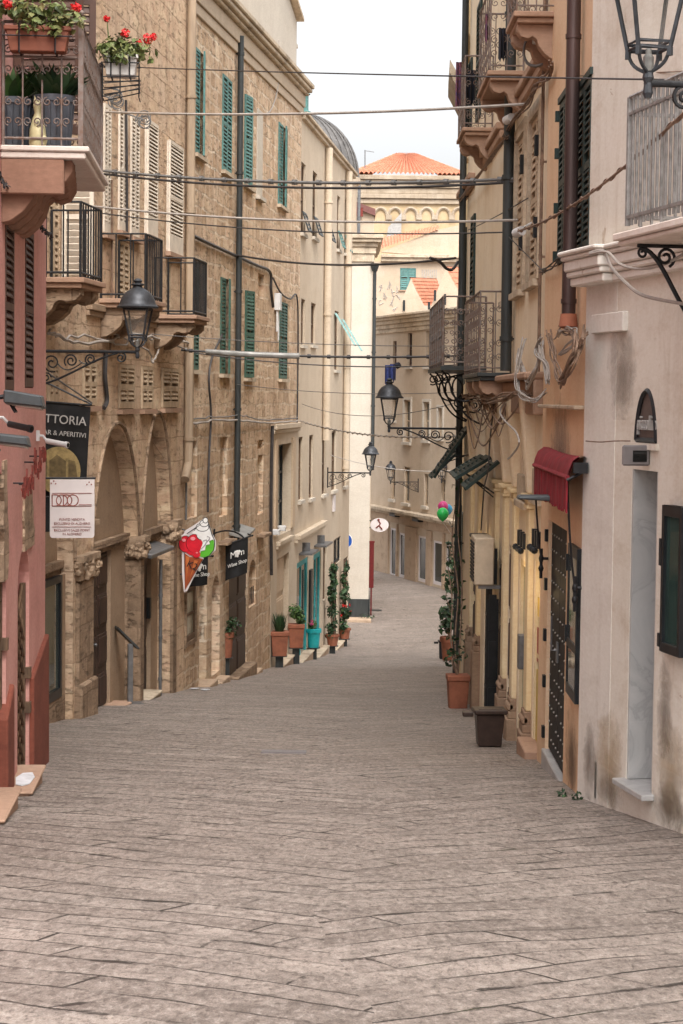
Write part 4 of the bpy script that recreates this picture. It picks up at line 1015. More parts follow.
facade(B4, [(off+.004, -7.6), (B4L, -7.9), (B4L, zt4), (0, zt4), (0, zj), (off+.004, zj)], H, MT['beige'], bh, depth=4)
for rc in wr:
    glazing(bh, B4, rc, -.09, .06, MT['lattice'], MT['glass'], (0, 1))
    m = MB(); m.box(B4, rc[0]-.08, rc[1]+.08, -.1, .08, rc[2]-.09, rc[2]-.003); m.build('sill', MT['cream'], bh)
# top row: green half shutters tilted out at the foot of each window
for k, rc in enumerate(wr[:5]):
    m = MB(); s0, s1, z0, z1 = rc
    for a, b in ((s0, -.3), ):
        louvre(m, lambda u, v, w_: B4.p(s0+u*.9+.02, .02+(1-v/.5)*.16+w_, z0+.05+v), max(.5, s1-s0-.04), .5, .1, .06, mid=False)
    m.build('shutter', MT['teal'] if k > 2 else MT['pipedark'], bh)
for rc in (wr[8],):   # pale blue-green top-hung leaves held open
    for k in (0, 1):
        m = MB(); s0, s1, z0, z1 = rc; a = .56
        louvre(m, lambda u, v, w_: B4.p(s0+u+k*2.2-.3, .02+v*math.sin(a)+w_*.8, z1-.1-k*.1-v*math.cos(a)+w_*.5), .42, 1.15, .1, .08, mid=False)
        m.build('shutter', simple('pale_turquoise_shutter', (.3,.5,.48), .6), bh)
glazing(bh, B4, dD, -.25, .08, MT['frame'], MT['glass'], (1, 2)); glazing(bh, B4, w3, -.1, .05, MT['lattice'], MT['glass']); glazing(bh, B4, w4, -.06, .06, MT['frame'], MT['glass'], (1, 0))
door(bh, B4, (dE[0]+.02, dE[1]-.02, dE[2], dE[3]-.01), -.15, MT['beigelow'], (1, 3), handle=False)
for sh in (sh1, sh2): glazing(bh, B4, (sh[0]+.02, sh[1]-.02, sh[2]+.1, sh[3]-.02), -.06, .14, MT['turq'], MT['shopglass'], (1, 0))
for d in (dF, dG): door(bh, B4, (d[0]+.02, d[1]-.02, d[2], d[3]-.01), -.06, MT['wood'], (1, 3), handle=False)
def trim(name, F, B, x0, x1, y0, y1, n, h, mat, nb=-.05):
    sa, za = F.hit(x0, y0); sb, zb = F.hit(x1, y1); m = MB(); z = (za+zb)/2; m.box(F, min(sa, sb), max(sa, sb), nb, n, z-h, z); m.box(F, min(sa, sb)+.02, max(sa, sb)-.02, nb, n*.6, z-h*1.8, z-h-.002); return m.build(name, mat, B, bevel=.01)
trim('shop_cornice', B4, bh, 294.5, 322.5, 534, 521, .16, .12, MT['beige']); trim('lintel', B4, bh, 272, 298, 425, 422, .12, .12, MT['beige']); trim('lintel', B4, bh, 276, 290, 541, 536, .1, .1, MT['beige'])
m = MB()
s0, z1 = B4.hit(274.5, 440); s1, _ = B4.hit(276.5, 440); m.box(B4, s0, s1, -.05, .05, B4.hit(276, 535)[1], z1); s0, _ = B4.hit(291.5, 440); s1, _ = B4.hit(294, 440); m.box(B4, s0, s1, -.05, .05, B4.hit(276, 535)[1], z1); m.each('door_surround', MT['beigelow'], bh)
m = MB()
for x0, x1, y in ((299, 306, 551), (314, 321, 543)):
    s0, s1, z0, z1 = B4.rect(x0, x1, y-2, y+2); m.box(B4, s0, s1, 0, .35, z0, z0+.05); m.box(B4, (s0+s1)/2-.06, (s0+s1)/2+.06, 0, .2, z0+.05, z0+.28)
m.each('shop_lamp', MT['steel'], bh, 2)
for k, (px, py) in enumerate(((276, 535), (282, 531))):
    s, z = B4.hit(px+3, py, .2); m = MB(); m.box(B4, s-.1, s+.1, .05, .22, z, z+.13); m.tube([B4.p(s, 0, z+.1), B4.p(s, .1, z+.1)], .03, 6); m.build('spot_lamp', MT['camwhite'], bh, bevel=.02)
m = MB(); s, z = B4.hit(309.5, 600); m.box(B4, s-.25, s+.25, -.02, .06, B4.hit(309, 627)[1], B4.hit(309, 570)[1]); m.build('menu_panel', MT['frame'], bh)
m = MB(); s, z = B4.hit(333, 503); m.box(B4, s-.2, s+.2, 0, .06, z-.25, z+.25); m.build('notice', MT['signwhite'], bh)
# eaves and pilaster pipes
m = MB(); m.box(B4, 0, B4L+.05, -.5, .1, zt4, zt4+.1); m.box(B4, 0, B4L+.08, -.5, .17, zt4+.102, zt4+.18); m.build('eaves', MT['cornice'], bh, bevel=.01)
for x, r in ((323.5, .11), (344, .11)): pipe(bh, B4, B4.hit(x, 300)[0], .12, B4.hit(x, 440 if x < 330 else 480)[1], zt4-.05, r, MT['beige'], clips=3.2)
wirewall(B4, [(272.5, 426), (271.5, 470), (271, 520), (271.5, 575)], .04, 'cabled', 'black cable running down the joint between stone and beige render')
for s0, s1 in ((dE[0], dE[1]), (sh1[0]-.1, sh1[1]+.3), (sh2[0], sh2[1]+.9), (dF[0], dF[1]+1.2)):
    g = gd((s0+s1)/2); m = MB(); m.box(B4, s0, s1, -.3, .16, g-.7, g+.1); m.build('step', MT['farlow'], bh, bevel=.015); m = MB(); m.box(B4, s0-.02, s1+.02, -.3, .2, g+.102, g+.15); m.build('step_slab', MT['cornice'], bh, bevel=.01)

# ------------------------------------------------------------------ dome behind the beige house
dc = P(298, 172, 74); dR = (P(357.5, 165, 74)-dc).x
dz = dc.z; dt = P(298, 106, 74).z-dz
dm = thing('domed_chapel', 'grey ribbed lead dome of a chapel rising behind the beige house', 'building', Matrix.Translation((dc.x, 74+dR, ground(76))))
m = MB(); m.lathe((dc.x, 74+dR, 0), [(dR*1.0, ground(76)-1), (dR*1.0, dz-.25), (dR*1.06, dz-.2), (dR*1.06, dz)], 40); m.build('drum', MT['beige'], dm)
m = MB(); m.lathe((dc.x, 74+dR, dz), [(dR*1.02*math.cos(a), dt*math.sin(a)) for a in [PI/2*k/14 for k in range(14)]]+[(.12, dt)], 48); cap = m.build('dome', MT['dome'], dm, smooth=True)
m = MB()
for k in range(36):
    a = 2*PI*k/36; m.tube([V((dc.x+math.cos(a)*dR*1.03*math.cos(b), 74+dR+math.sin(a)*dR*1.03*math.cos(b), dz+dt*1.01*math.sin(b))) for b in [PI/2*j/12 for j in range(13)]], .035, 4)
m.each('rib', MT['dome'], dm)
m = MB(); m.lathe((dc.x, 74+dR, dz+dt), [(.42, -.05), (.42, .1), (.32, .14), (.32, .7), (.4, .75), (0, 1.05)], 12); m.build('lantern', MT['teal'], dm)

# ------------------------------------------------------------------ white corner house facing up the street
Y5 = 75.0
c5 = P(369, 560, Y5)
W5 = Frame((c5.x-6, Y5), (c5.x, Y5), -1)      # facing the camera
wh = bldg('white_corner_house', 'narrow white house end with moulded cornice closing the left side down the street', W5)
zt5 = P(360, 262, Y5).z
facade(W5, [(0, -9), (6, -9), (6, zt5), (0, zt5)], [], MT['cream'], wh, depth=9)
m = MB()
for n1, a, b in ((.07, 0, .3), (.13, .302, .55), (.2, .552, .72), (.34, .722, .85), (.42, .852, 1.0)): m.box(W5, 0, 6+n1*.9, -8, n1, zt5+a, zt5+b)
m.build('cornice', MT['cornice'], wh, bevel=.02)
m = MB(); zp = P(360, 599, Y5).z; m.box(W5, 0, 6.02, -.02, .05, -8, zp); m.box(W5, 6.0, 6.05, -9, .05, -8, zp); m.build('plinth', MT['pipedark'], wh)
pipe(wh, W5, 6.08, .06, P(371, 470, Y5).z, zt5-.1, .07, MT['pipedark'])
m = MB(); m.lathe(W5.p(6.08, .06, zt5-.35), [(.09, 0), (.16, .2), (.16, .3)], 10); m.build('hopper', MT['pipedark'], wh)
s = 5.5
t5 = MB(); t5.box(W5, 5.2, 6.1, .0, .9, ground(74)-.2, ground(74)+.12); t5.build('step', MT['farlow'], wh, bevel=.02)
m = MB(); rn = random.Random(2); leaves(m, W5.p(5.9, .4, ground(74)+.15), (.35, .2, .16), 60, .07, rn); tag(m.build('weed_tuft', MT['leafd'], base=W5.mat(5.9, .4, ground(74))), 'green weeds at the foot of the white house end', 'weeds')
# blue round sign, red board, oval shop sign
def disc_sign(name, label, cat, c, r, mat, rim=None):
    t = thing(name, label, cat, Matrix.Translation(c)); m = MB(); m.poly_ext([c+V((math.cos(a)*r, 0, math.sin(a)*r)) for a in [2*PI*k/28 for k in range(28)]], (0, .03, 0)); m.build('plate', mat, t)
    if rim: 
        m = MB(); m.tube([c+V((math.cos(a)*r, .01, math.sin(a)*r)) for a in [2*PI*k/28 for k in range(28)]], r*.07, 5, closed=True); m.build('rim', rim, t)
    m = MB(); m.tube([c+V((-.9, .06, 0)), c+V((.0, .06, 0))], .025, 6); m.build('arm', MT['steel'], t); return t
disc_sign('road_sign', 'round blue road sign half hidden at the end of the beige house', 'road sign', P(344.5, 541, 66.8), .26, MT['blue'], MT['textwhite'])
oc = P(379.5, 525, 78); ov = thing('oval_shop_sign', 'white oval shop sign with a red figure, hanging low down the street', 'sign', Matrix.Translation(oc))
m = MB(); m.poly_ext([oc+V((math.cos(a)*.36, 0, math.sin(a)*.27)) for a in [2*PI*k/32 for k in range(32)]], (0, .05, 0)); m.build('plate', MT['signwhite'], ov)
m = MB(); m.tube([oc+V((-.06,-.01,.2)), oc+V((.04,-.01,.06)), oc+V((-.02,-.01,-.02)), oc+V((.1,-.01,-.16))], .03, 6); m.tube([oc+V((-.02,-.01,-.02)), oc+V((-.14,-.01,-.12))], .025, 6); m.ball(oc+V((-.04,-.01,.2)), .05, .02, .05, 8); m.build('emblem', MT['rusted'], ov)
m = MB(); m.tube([oc+V((-.34,.02,.16)), oc+V((-.75,.02,.2))], .03, 6); m.tube([oc+V((-.34,.02,-.1)), oc+V((-.75,.02,-.16))], .03, 6); m.build('arm', MT['iron'], ov)
rb = P(371.5, 565, 77); m = MB(); fr = Free(rb.x, 77); m.box(fr, -.09, .09, 0, .12, P(371, 588, 77).z, P(371, 543, 77).z); m.box(fr, -.11, .11, -.02, .14, P(371, 543, 77).z, P(371, 541, 77).z); m.box(fr, -.03, .03, .02, .08, ground(77), P(371, 588, 77).z)
tag(m.build('banner_sign', MT['signred'], base=Matrix.Translation((rb.x, 77, ground(77))), bevel=.01), 'tall dark red vertical sign board beside the white house corner', 'sign')
m = MB(); q = P(374, 609, 79.0); fr = Free(q.x, q.y); m.box(fr, -.3, .3, -.25, .25, ground(79)+.002, ground(79)+.02); tag(m.build('drain_cover', MT['pipedark'], base=Matrix.Translation((q.x, q.y, ground(79)))), 'dark drain cover at the far bend in the street', 'drain cover')
# ------------------------------------------------------------------ far cream house at the bend
f0 = P(372, 480, 98.5); f1 = P(462, 500, 86.0)
f0 = f0+(f0-f1)*.05
FA = Frame((f0.x, f0.y), (f1.x, f1.y), -1)
fh = bldg('far_cream_house', 'cream corner house with narrow windows and street level shops closing the view at the bend', FA)
FL = FA.L+3
H = []
fw = [FA.rect(393, 396.5, 341, 366), FA.rect(407.5, 412, 333, 366), FA.rect(426, 430.5, 331, 366), FA.rect(441, 444.5, 329, 366),
      FA.rect(404.5, 411, 400, 442), FA.rect(424, 430, 402, 440), FA.rect(438.5, 443, 408, 438), FA.rect(392, 396, 398, 420),
      FA.rect(391, 395, 468, 499), FA.rect(404, 410, 467, 503), FA.rect(424, 428, 474, 506), FA.rect(441, 445, 478, 508)]
for rc in fw: add_hole(FA, H, rc, .3)
def fo(x0, x1, yt, yb): 
    s0, s1, z0, z1 = FA.rect(x0, x1, yt, yb); return (s0, s1, z0, z1)
fs = [fo(390, 396, 528, 577), fo(399, 405, 533, 578), fo(418, 426, 536, 582), fo(433, 442, 541, 585), fo(446, 451, 544, 570)]
for rc in fs: add_hole(FA, H, rc, .12)
ztf = (FA.hit(385, 331)[1]+FA.hit(440, 318)[1])/2
facade(FA, [(0, -9), (FL, -9), (FL, ztf), (0, ztf)], H, MT['farwall'], fh, depth=6)
for i, rc in enumerate(fw): glazing(fh, FA, rc, -.14, .07, MT['brshut'] if i in (1, 3, 0) else MT['crshut'], MT['glass'], (1, 1))
for rc in fs: glazing(fh, FA, rc, -.06, .1, MT['signwhite'], MT['glass'])
m = MB()
for rc in fw: m.box(FA, rc[0]-.12, rc[1]+.12, -.1, .12, rc[2]-.14, rc[2]-.003)
for rc in fw[4:7]:
    m.box(FA, rc[0]-.14, rc[0]-.003, -.05, .06, rc[2], rc[3]+.14); m.box(FA, rc[1]+.003, rc[1]+.14, -.05, .06, rc[2], rc[3]+.14); m.box(FA, rc[0], rc[1], -.05, .058, rc[3]+.003, rc[3]+.14)
m.each('window_trim', MT['cream'], fh)
m = MB()
for n1, a, b in ((.12, -.3, -.1), (.2, -.098, .1), (.34, .102, .28), (.5, .282, .4), (.62, .402, .52)): m.box(FA, -n1, FL, -5, n1, ztf+a, ztf+b)
m.build('cornice', MT['cornice'], fh, bevel=.02)
zc = (FA.hit(385, 508)[1]+FA.hit(440, 520)[1])/2
m = MB(); m.box(FA, -.3, FL, -.1, .5, zc-.02, zc+.12); m.box(FA, -.2, FL, -.1, .3, zc-.16, zc-.022); m.build('shop_canopy', MT['cornice'], fh, bevel=.01)
# rusticated shop storey laid between the shop openings
xs = sorted([(rc[0], rc[1], rc[3]) for rc in fs]); m = MB(); prev = 0
for a, b, zt in xs+[(FL, FL, 0)]:
    if a-.12 > prev+.12: m.box(FA, prev+.12, a-.12, -.05, .07, -9, zc-.6)
    prev = b
m.each('shop_pier', MT['farlow'], fh, bevel=.02)
m = MB(); m.box(FA, 0, FL, -.05, .05, zc-.56, zc-.17); m.build('shop_fascia', MT['farlow'], fh)
m = MB()
for x, y in ((396, 514), (419, 519)):
    s, z = FA.hit(x, y, .1); m.box(FA, s-.45, s+.45, .02, .3, z-.12, z+.12)
m.each('shop_lamp', MT['frame'], fh, bevel=.03)
# ------------------------------------------------------------------ gabled house behind it
def tile_roof(m, A, Bv, C, D, rows=10, cols=26, amp=.06):
    """A,B along the eave, D,C along the ridge (may be one point); barrel tiles as ridges running up the slope"""
    A, Bv, C, D = V(A), V(Bv), V(C), V(D); nrm = (Bv-A).cross(D-A)
    if nrm.length < 1e-6: nrm = (Bv-A).cross(C-A)
    nrm.normalize(); nrm = nrm if nrm.z > 0 else -nrm
    n = cols*6; vs = []; fs = []
    for j in range(rows+1):
        for dj in (0, 1):
            t = min(1, (j+dj*.97)/rows) if j < rows else 1.0
            for i in range(n+1):
                u = i/n; q = (A*(1-u)+Bv*u)*(1-t)+(D*(1-u)+C*u)*t
                vs.append(q+nrm*(amp*abs(math.sin(PI*u*cols))+(.035 if dj == 0 else 0)))
    R_ = 2*(rows+1)
    for j in range(R_-1):
        for i in range(n): fs.append((j*(n+1)+i, j*(n+1)+i+1, (j+1)*(n+1)+i+1, (j+1)*(n+1)+i))
    m.add(vs, fs)
gh = thing('gabled_house', 'cream house with two small gables and an orange tiled roof behind the far cornice', 'building', Matrix.Translation((P(425, 300, 104).x, 104, ground(104))))
YG = 104.0
def gable(pl, pa, pr, d=3.0):
    z0 = -8.0; l, a, r = P(*pl, YG), P(*pa, YG), P(*pr, YG)
    m = MB(); m.poly_ext([V((l.x, YG, z0)), V((r.x, YG, z0)), r, a, l], (0, .35, 0)); return m
m = gable((393, 320), (411, 279), (430, 322)); m.build('gable', MT['farwall'], gh)
YG = 103.2; m = gable((425, 322), (446, 268), (476, 330)); m.build('gable', MT['farwall'], gh); YG = 104.0
m = MB()
for x, y in ((404, 304), (429, 306), (435, 294), (445, 298)):
    c = P(x, y, 103.0 if x > 425 else 103.9); m.box(Free(c.x, c.y), -.06, .06, -.01, .02, c.z-.35, c.z+.2)
m.each('window', MT['frame'], gh)
m = MB(); A = P(425, 306, 104.4); B_ = P(411, 279, 104.4); C = P(435, 280, 109); tile_roof(m, P(424, 306, 104.3), P(446, 306, 112), P(436, 279, 112), P(410, 278, 104.3), 8, 18); 
tile_roof(m, P(470, 312, 103.6), P(490, 312, 110), P(470, 268, 110), P(445, 267, 103.6), 8, 18); m.build('roof', MT['tile'], gh)
# ------------------------------------------------------------------ graffiti house with the green window
YH = 116.0
gf = P(372, 330, YH); HF = Frame((P(352, 300, YH).x, YH), (P(480, 300, YH).x, YH), -1)
gr = bldg('graffiti_house', 'pale house with one green window and faded graffiti below a lean to tiled roof', HF, z=ground(116))
gw = HF.rect(400, 416, 268, 290); H = [(rect_loop(*gw), .2, True)]
ze = HF.hit(420, 262)[1]
facade(HF, [(0, -8), (HF.L, -8), (HF.L, ze), (0, ze)], H, MT['graff'], gr, depth=5)
window(gr, HF, gw, MT['teal'], 2, None, -.03, .12, backing=False)
m = MB(); m.box(HF, HF.hit(381, 260)[0], HF.L, -1, .3, ze, ze+.22); m.box(HF, HF.hit(381, 260)[0], HF.L, -1, .45, ze+.222, ze+.4); m.build('eaves', MT['cornice'], gr, bevel=.02)
m = MB(); p0 = P(379, 252, YH-.2); 
m.poly_ext([P(381, 252, YH+.3), P(460, 258, YH+.3), P(460, 225, YH+.3), P(436, 230, YH+.3)], (0, .4, 0)); m.build('gable_wall', MT['graff'], gr)
m = MB(); tile_roof(m, P(380, 250, YH+.2), P(438, 231, YH+.2), P(440, 226, YH+6), P(378, 240, YH+6), 6, 20, .07); m.build('roof', MT['tile'], gr)
m = MB(); rn = random.Random(14)
for x, y in ((381, 289), (385, 296), (381, 302), (389, 285), (393, 292), (397, 288), (392, 302), (398, 297), (395, 308)):
    s, z = HF.hit(x, y); m.tube([HF.p(s+rn.uniform(-.14,.14), .004, z+rn.uniform(-.3,.3)) for k in range(5)], .035, 4)
m.each('graffiti', MT['spray'], gr)
m = MB()
for k in range(8):
    s, z = HF.hit(422+k*2.0, 272); m.box(HF, s-.02, s+.05, 0, .02, z-.25-.1*(k % 3), z+.15)
m.each('wall_mark', MT['spray'], gr)
# ------------------------------------------------------------------ church with hip roof and blind arcade
YC = 138.0
CF = Frame((P(346, 200, YC).x, YC), (P(478, 200, YC).x, YC), -1)
ch = bldg('church', 'sandstone church with blind arcade and orange hipped tile roof on the skyline', CF, z=ground(138))
zt = CF.hit(410, 178)[1]
facade(CF, [(0, -8), (CF.L, -8), (CF.L, zt), (0, zt)], [], MT['church'], ch, depth=8)
m = MB()
for n1, ya, yb in ((.55, 176, 180.5), (.42, 180.8, 184), (.3, 184.3, 188), (.16, 188.3, 194), (.34, 194.3, 199), (.2, 199.3, 204)):
    m.box(CF, -.1, CF.L+.1, -.2, n1, CF.hit(410, yb)[1], CF.hit(410, ya)[1])
m.build('cornice', MT['churchtrim'], ch, bevel=.03)
m = MB()
for xc in (380.5, 395, 410.5, 426.5, 443.5, 459):
    l, z0 = CF.hit(xc-6.6, 216); r = CF.hit(xc+6.6, 216)[0]; zt_ = CF.hit(xc, 208)[1]
    lp = [CF.p(l+(r-l)*(.5-.5*math.cos(PI*k/12)), .06, z0+(zt_-z0)*math.sin(PI*k/12)) for k in range(13)]
    m.tube(lp, .11, 6); m.box(CF, r-.08, r+.32, -.02, .22, z0-.25, z0+.06)
m.each('arch_band', MT['churchtrim'], ch, 2)
m = MB(); ap = P(398, 155, YC+5); e0 = P(350, 174, YC-.5); e1_ = P(470, 176, YC-.5); 
tile_roof(m, e0, e1_, ap+V((1.2,0,0)), ap, 14, 26, .16)
tile_roof(m, e0, V((e0.x, YC+12, e0.z)), ap, ap-V((.05,0,0)), 12, 18, .16); tile_roof(m, V((e1_.x, YC+12, e1_.z)), e1_, ap+V((1.2,0,0)), ap+V((1.2,.0,0)), 12, 18, .16)
m.tube([e0, ap], .16, 6); m.tube([e1_, ap+V((1.2,0,0))], .16, 6)
m.build('roof', MT['tile'], ch)
m = MB(); q = P(365, 168, YC-1); m.tube([q, P(365, 150, YC-1)], .04, 5); m.tube([P(364.5, 150.5, YC-1), P(374, 152, YC-1)], .03, 5); m.build('aerial', MT['steel'], ch)
m = MB(); s, z = CF.hit(394, 226, .2); m.add([CF.p(s-.5, .3, z-.8), CF.p(s+.5, .3, z-.6), CF.p(s+.5, .35, z+.9), CF.p(s-.4, .32, z-.1)], [(0,1,2,3)]); m.build('banner', MT['textgrey'], ch)
# ------------------------------------------------------------------ small white house over the corner house roof
RF = Frame((P(346, 230, 90).x, 90.0), (P(374, 230, 90).x, 90.0), -1)
rh = bldg('white_attic_house', 'small white house with a maroon roof edge peeping over the white corner house', RF, z=ground(90))
m = MB(); zl, zr_ = P(352, 203, 90).z, P(374, 216, 90).z; m.poly_ext([RF.p(0, 0, -8), RF.p(RF.L, 0, -8), RF.p(RF.L, 0, zr_), RF.p(0, 0, zl)], -RF.n*4); m.build('wall', MT['farwall'], rh)
m = MB(); slopebox(m, RF, -.3, RF.L+.05, -4, .2, zl, zl+.3, zr_, zr_+.3); m.build('roof', simple('maroon_roof_edge', (.17,.07,.06), .7), rh)
m = MB(); m.box(RF, .2, .75, .22, .26, P(355, 217, 90).z, P(355, 208, 90).z); m.build('window', MT['rusted'], rh)
m = MB(); q = P(359, 202, 89); m.tube([q-V((0,0,1.5)), q+V((0,0,.8))], .07, 8); m.build('flue', MT['steel'], rh)
# eaves of low plain houses closing the gaps to either side of the far view
# =================================================================== right side
# ------------------------------------------------------------------ white house, nearest on the right
w1 = P(582, 600, 16.9); 
R1 = Frame((w1.x+.18*22.0, w1.y-22.0), (w1.x, w1.y), 1)
wr1 = bldg('white_house', 'white plastered house with a corner pilaster, marble doorway and grey balcony, nearest on the right', R1)
H = []
md = R1.rect(629, 655, 470, 790); g1 = lambda s: ground(R1.p(s, 0, 0).y)
H.append((rect_loop(md[0], md[1], md[2], md[3]), .62, True))
sn = (R1.hit(635.5, 440)[0], R1.hit(657, 440)[0]); sn = (min(sn), max(sn)); nz0 = R1.hit(646, 443)[1]; nz1 = R1.hit(645, 388)[1]
H.append((arch_loop(sn[0], sn[1], nz0, nz0+.02, nz1, 10, .5), .03, True))
facade(R1, [(0, -1.0), (R1.L, -2.9), (R1.L, 7.5), (0, 7.5)], H, MT['whitewash'], wr1, depth=4)
# marble lining of the doorway
m = MB(); m.box(R1, md[1]-.03, md[1]-.002, -.6, -.004, md[2]+.02, md[3]-.004); m.box(R1, md[0]+.002, md[0]+.03, -.6, -.004, md[2]+.02, md[3]-.004)
m.box(R1, md[1]-.034, md[1]-.02, -.6, -.01, md[2]+.02, md[2]+.47); m.each('marble_jamb', MT['marble'], wr1)
m = MB(); m.box(R1, md[0]-.06, md[1]+.05, -.6, .10, md[2]-.03, md[2]+.015); m.build('marble_step', MT['marble'], wr1, bevel=.006)
door(wr1, R1, (md[0]+.035, md[1]-.04, md[2]+.02, md[3]-.01), -.5, MT['wood'], (1, 3))
m = MB(); m.poly_ext([R1.p(s, -.028, z) for s, z in arch_loop(sn[0]+.006, sn[1]-.006, nz0+.005, nz0+.02, nz1-.008, 10, .5)], R1.n*.015)
np_ = m.build('arch_sign', simple('taupe_sign_panel', (.115,.09,.08), .6), wr1)
sc_ = (sn[0]+sn[1])/2; m = MB(); m.tube([R1.p(s, .0, z) for s, z in arch_loop(sn[0]+.02, sn[1]-.02, nz0+.02, nz0+.03, nz1-.02, 10, .5)], .02, 4, closed=True); m.build('frame', MT['frame'], np_); text('piccolino', .165, R1.p(sc_-.02, -.004, R1.hit(646, 430)[1]), -R1.d, (0,0,1), MT['textgrey'], np_, xs=.78, ext=.012)
m = MB(); m.box(R1, sn[0]-.05, sn[1]+.05, -.02, .03, nz0-.05, nz0-.003); m.build('sill', MT['whitewash'], wr1)
# corner pilaster and entablature
ps0, _ = R1.hit(612, 600); ps1 = R1.L
zl = R1.hit(600, 285)[1]
m = MB(); m.box(R1, ps0, ps1+.02, -.3, .004, -2.9, zl); m.build('pilaster', MT['whitepil'], wr1)
m = MB(); s0, s1, z0, z1 = R1.rect(611, 601, 312, 332); s0 = R1.hit(656, 320)[0]; m.box(R1, R1.hit(628, 322)[0], ps1-.25, -.05, .045, R1.hit(628, 331)[1], R1.hit(628, 311)[1]); m.build('plaque_block', MT['whitepil'], wr1, bevel=.008)
m = MB()
for n1, a, b, e in ((.11, 0, .07, .03), (.14, .072, .12, .05), (.16, .122, .21, .06), (.185, .212, .25, .08), (.21, .252, .29, .10)):
    m.box(R1, 0, ps1+e, -.2, n1-.05, zl+a, zl+b); m.box(R1, ps0-e, ps1+e+.02, -.2, n1+.03, zl+a+.001, zl+b+.001)
m.build('entablature', MT['whitepil'], wr1, bevel=.012)
m = MB(); rn = random.Random(6)
for k in range(16): m.ball(R1.p(rn.uniform(ps0-.1, ps1), rn.uniform(.1, .3), zl+.305), rn.uniform(.04, .12), rn.uniform(.03, .08), rn.uniform(.02, .05), 7, .3, rn)

# balcony on scrolled iron brackets
o_ = .62; s_far = R1.hit(629, 160, o_)[0]; bzr = R1.hit(629, 233, o_)[1]
m = MB(); m.box(R1, s_far-5, s_far+.09, 0, o_+.08, bzr-.05, bzr); m.box(R1, s_far-5, s_far+.06, 0, o_+.05, bzr-.085, bzr-.052); bl = m.build('balcony', MT['slabw'], wr1, bevel=.008)
m = MB(); railing(m, R1, s_far-4.95, s_far, o_, bzr+.05, .88, .085, .012, False, mid=.87); 
k = s_far-4.9
while k < s_far: m.tube([R1.p(k, o_, bzr), R1.p(k, o_, bzr+.1)], .011, 5); k += .42
m.build('railing', MT['greyiron'], bl, smooth=True)
for sb in (s_far-.22, s_far-1.5):
    m = MB(); z = bzr-.1; X = R1.n; U = V((0,0,1)); b0 = R1.p(sb, 0, z)
    m.tube([b0, b0+X*.62], .014, 6); m.tube([b0, b0-U*.72], .014, 6)
    m.tube(bez(b0+X*.60-U*.015, b0+X*.42-U*.02, b0+X*.34-U*.5, b0+X*.02-U*.70, 14), .016, 6)
    m.tube(spiral(b0+X*.14-U*.2, X, -U, .13, .02, 0, 1.8, 30), .012, 5); m.tube(spiral(b0+X*.42-U*.075, X, -U, .07, .015, 2, 1.6, 24), .011, 5); m.tube(spiral(b0+X*.58-U*.05, X, -U, .04, .01, 3.6, 1.4, 16), .010, 5)
    m.build('bracket', MT['iron'], bl, smooth=True)
# wall unit above the doorway, window case
s, z = R1.hit(637, 457, .2); t = thing('wall_unit', 'grey metal air curtain box fixed over the marble doorway', 'wall unit', R1.mat(s, 0, z))
m = MB(); s0 = R1.hit(650.5, 457, .0)[0]; s1 = R1.hit(624, 457, .2)[0]; z0, z1 = R1.hit(636, 467, .2)[1], R1.hit(636, 446, .2)[1]
m.box(R1, s0, s1, 0.001, .22, z0, z1); m.build('case', MT['heater'], t, bevel=.012)
m = MB()
m.box(R1, s0-.004, s0+.02, .03, .14, z0+.03, z1-.04)
for k in range(4): zz = z0+.04+(z1-z0-.09)*k/4; m.box(R1, s0-.009, s0+.0, .035, .135, zz, zz+.014); m.build('grille', MT['grilled'], t)
wc = R1.rect(661, 681, 506, 655, .08); t = thing('display_case', 'black framed glass wall case on the white house, right of the marble doorway', 'display case', R1.mat((wc[0]+wc[1])/2, 0, wc[2]), 'glass wall cases on the right side')
m = MB(); m.box(R1, wc[0], wc[1], 0.001, .03, wc[2], wc[3]); fw_ = .05
for a, b, c, d in ((wc[0], wc[0]+fw_, wc[2], wc[3]), (wc[1]-fw_, wc[1], wc[2], wc[3]), (wc[0]+fw_, wc[1]-fw_, wc[2], wc[2]+fw_*1.4), (wc[0]+fw_, wc[1]-fw_, wc[3]-fw_*1.6, wc[3])): m.box(R1, a, b, .0305, .085, c, d)
m.build('frame', MT['frame'], t, bevel=.004)
m = MB(); m.box(R1, wc[0]+fw_*.8, wc[1]-fw_*.8, .055, .06, wc[2]+fw_, wc[3]-fw_); m.build('pane', glass('green_case_glass', (.02,.04,.035), .05), t)
m = MB(); m.box(R1, wc[1]-.01, wc[1]+.035, .03, .09, wc[2]+.03, wc[2]+.13); m.box(R1, wc[1]-.01, wc[1]+.035, .03, .09, wc[3]-.45, wc[3]-.25); m.each('hinge', MT['frame'], t)

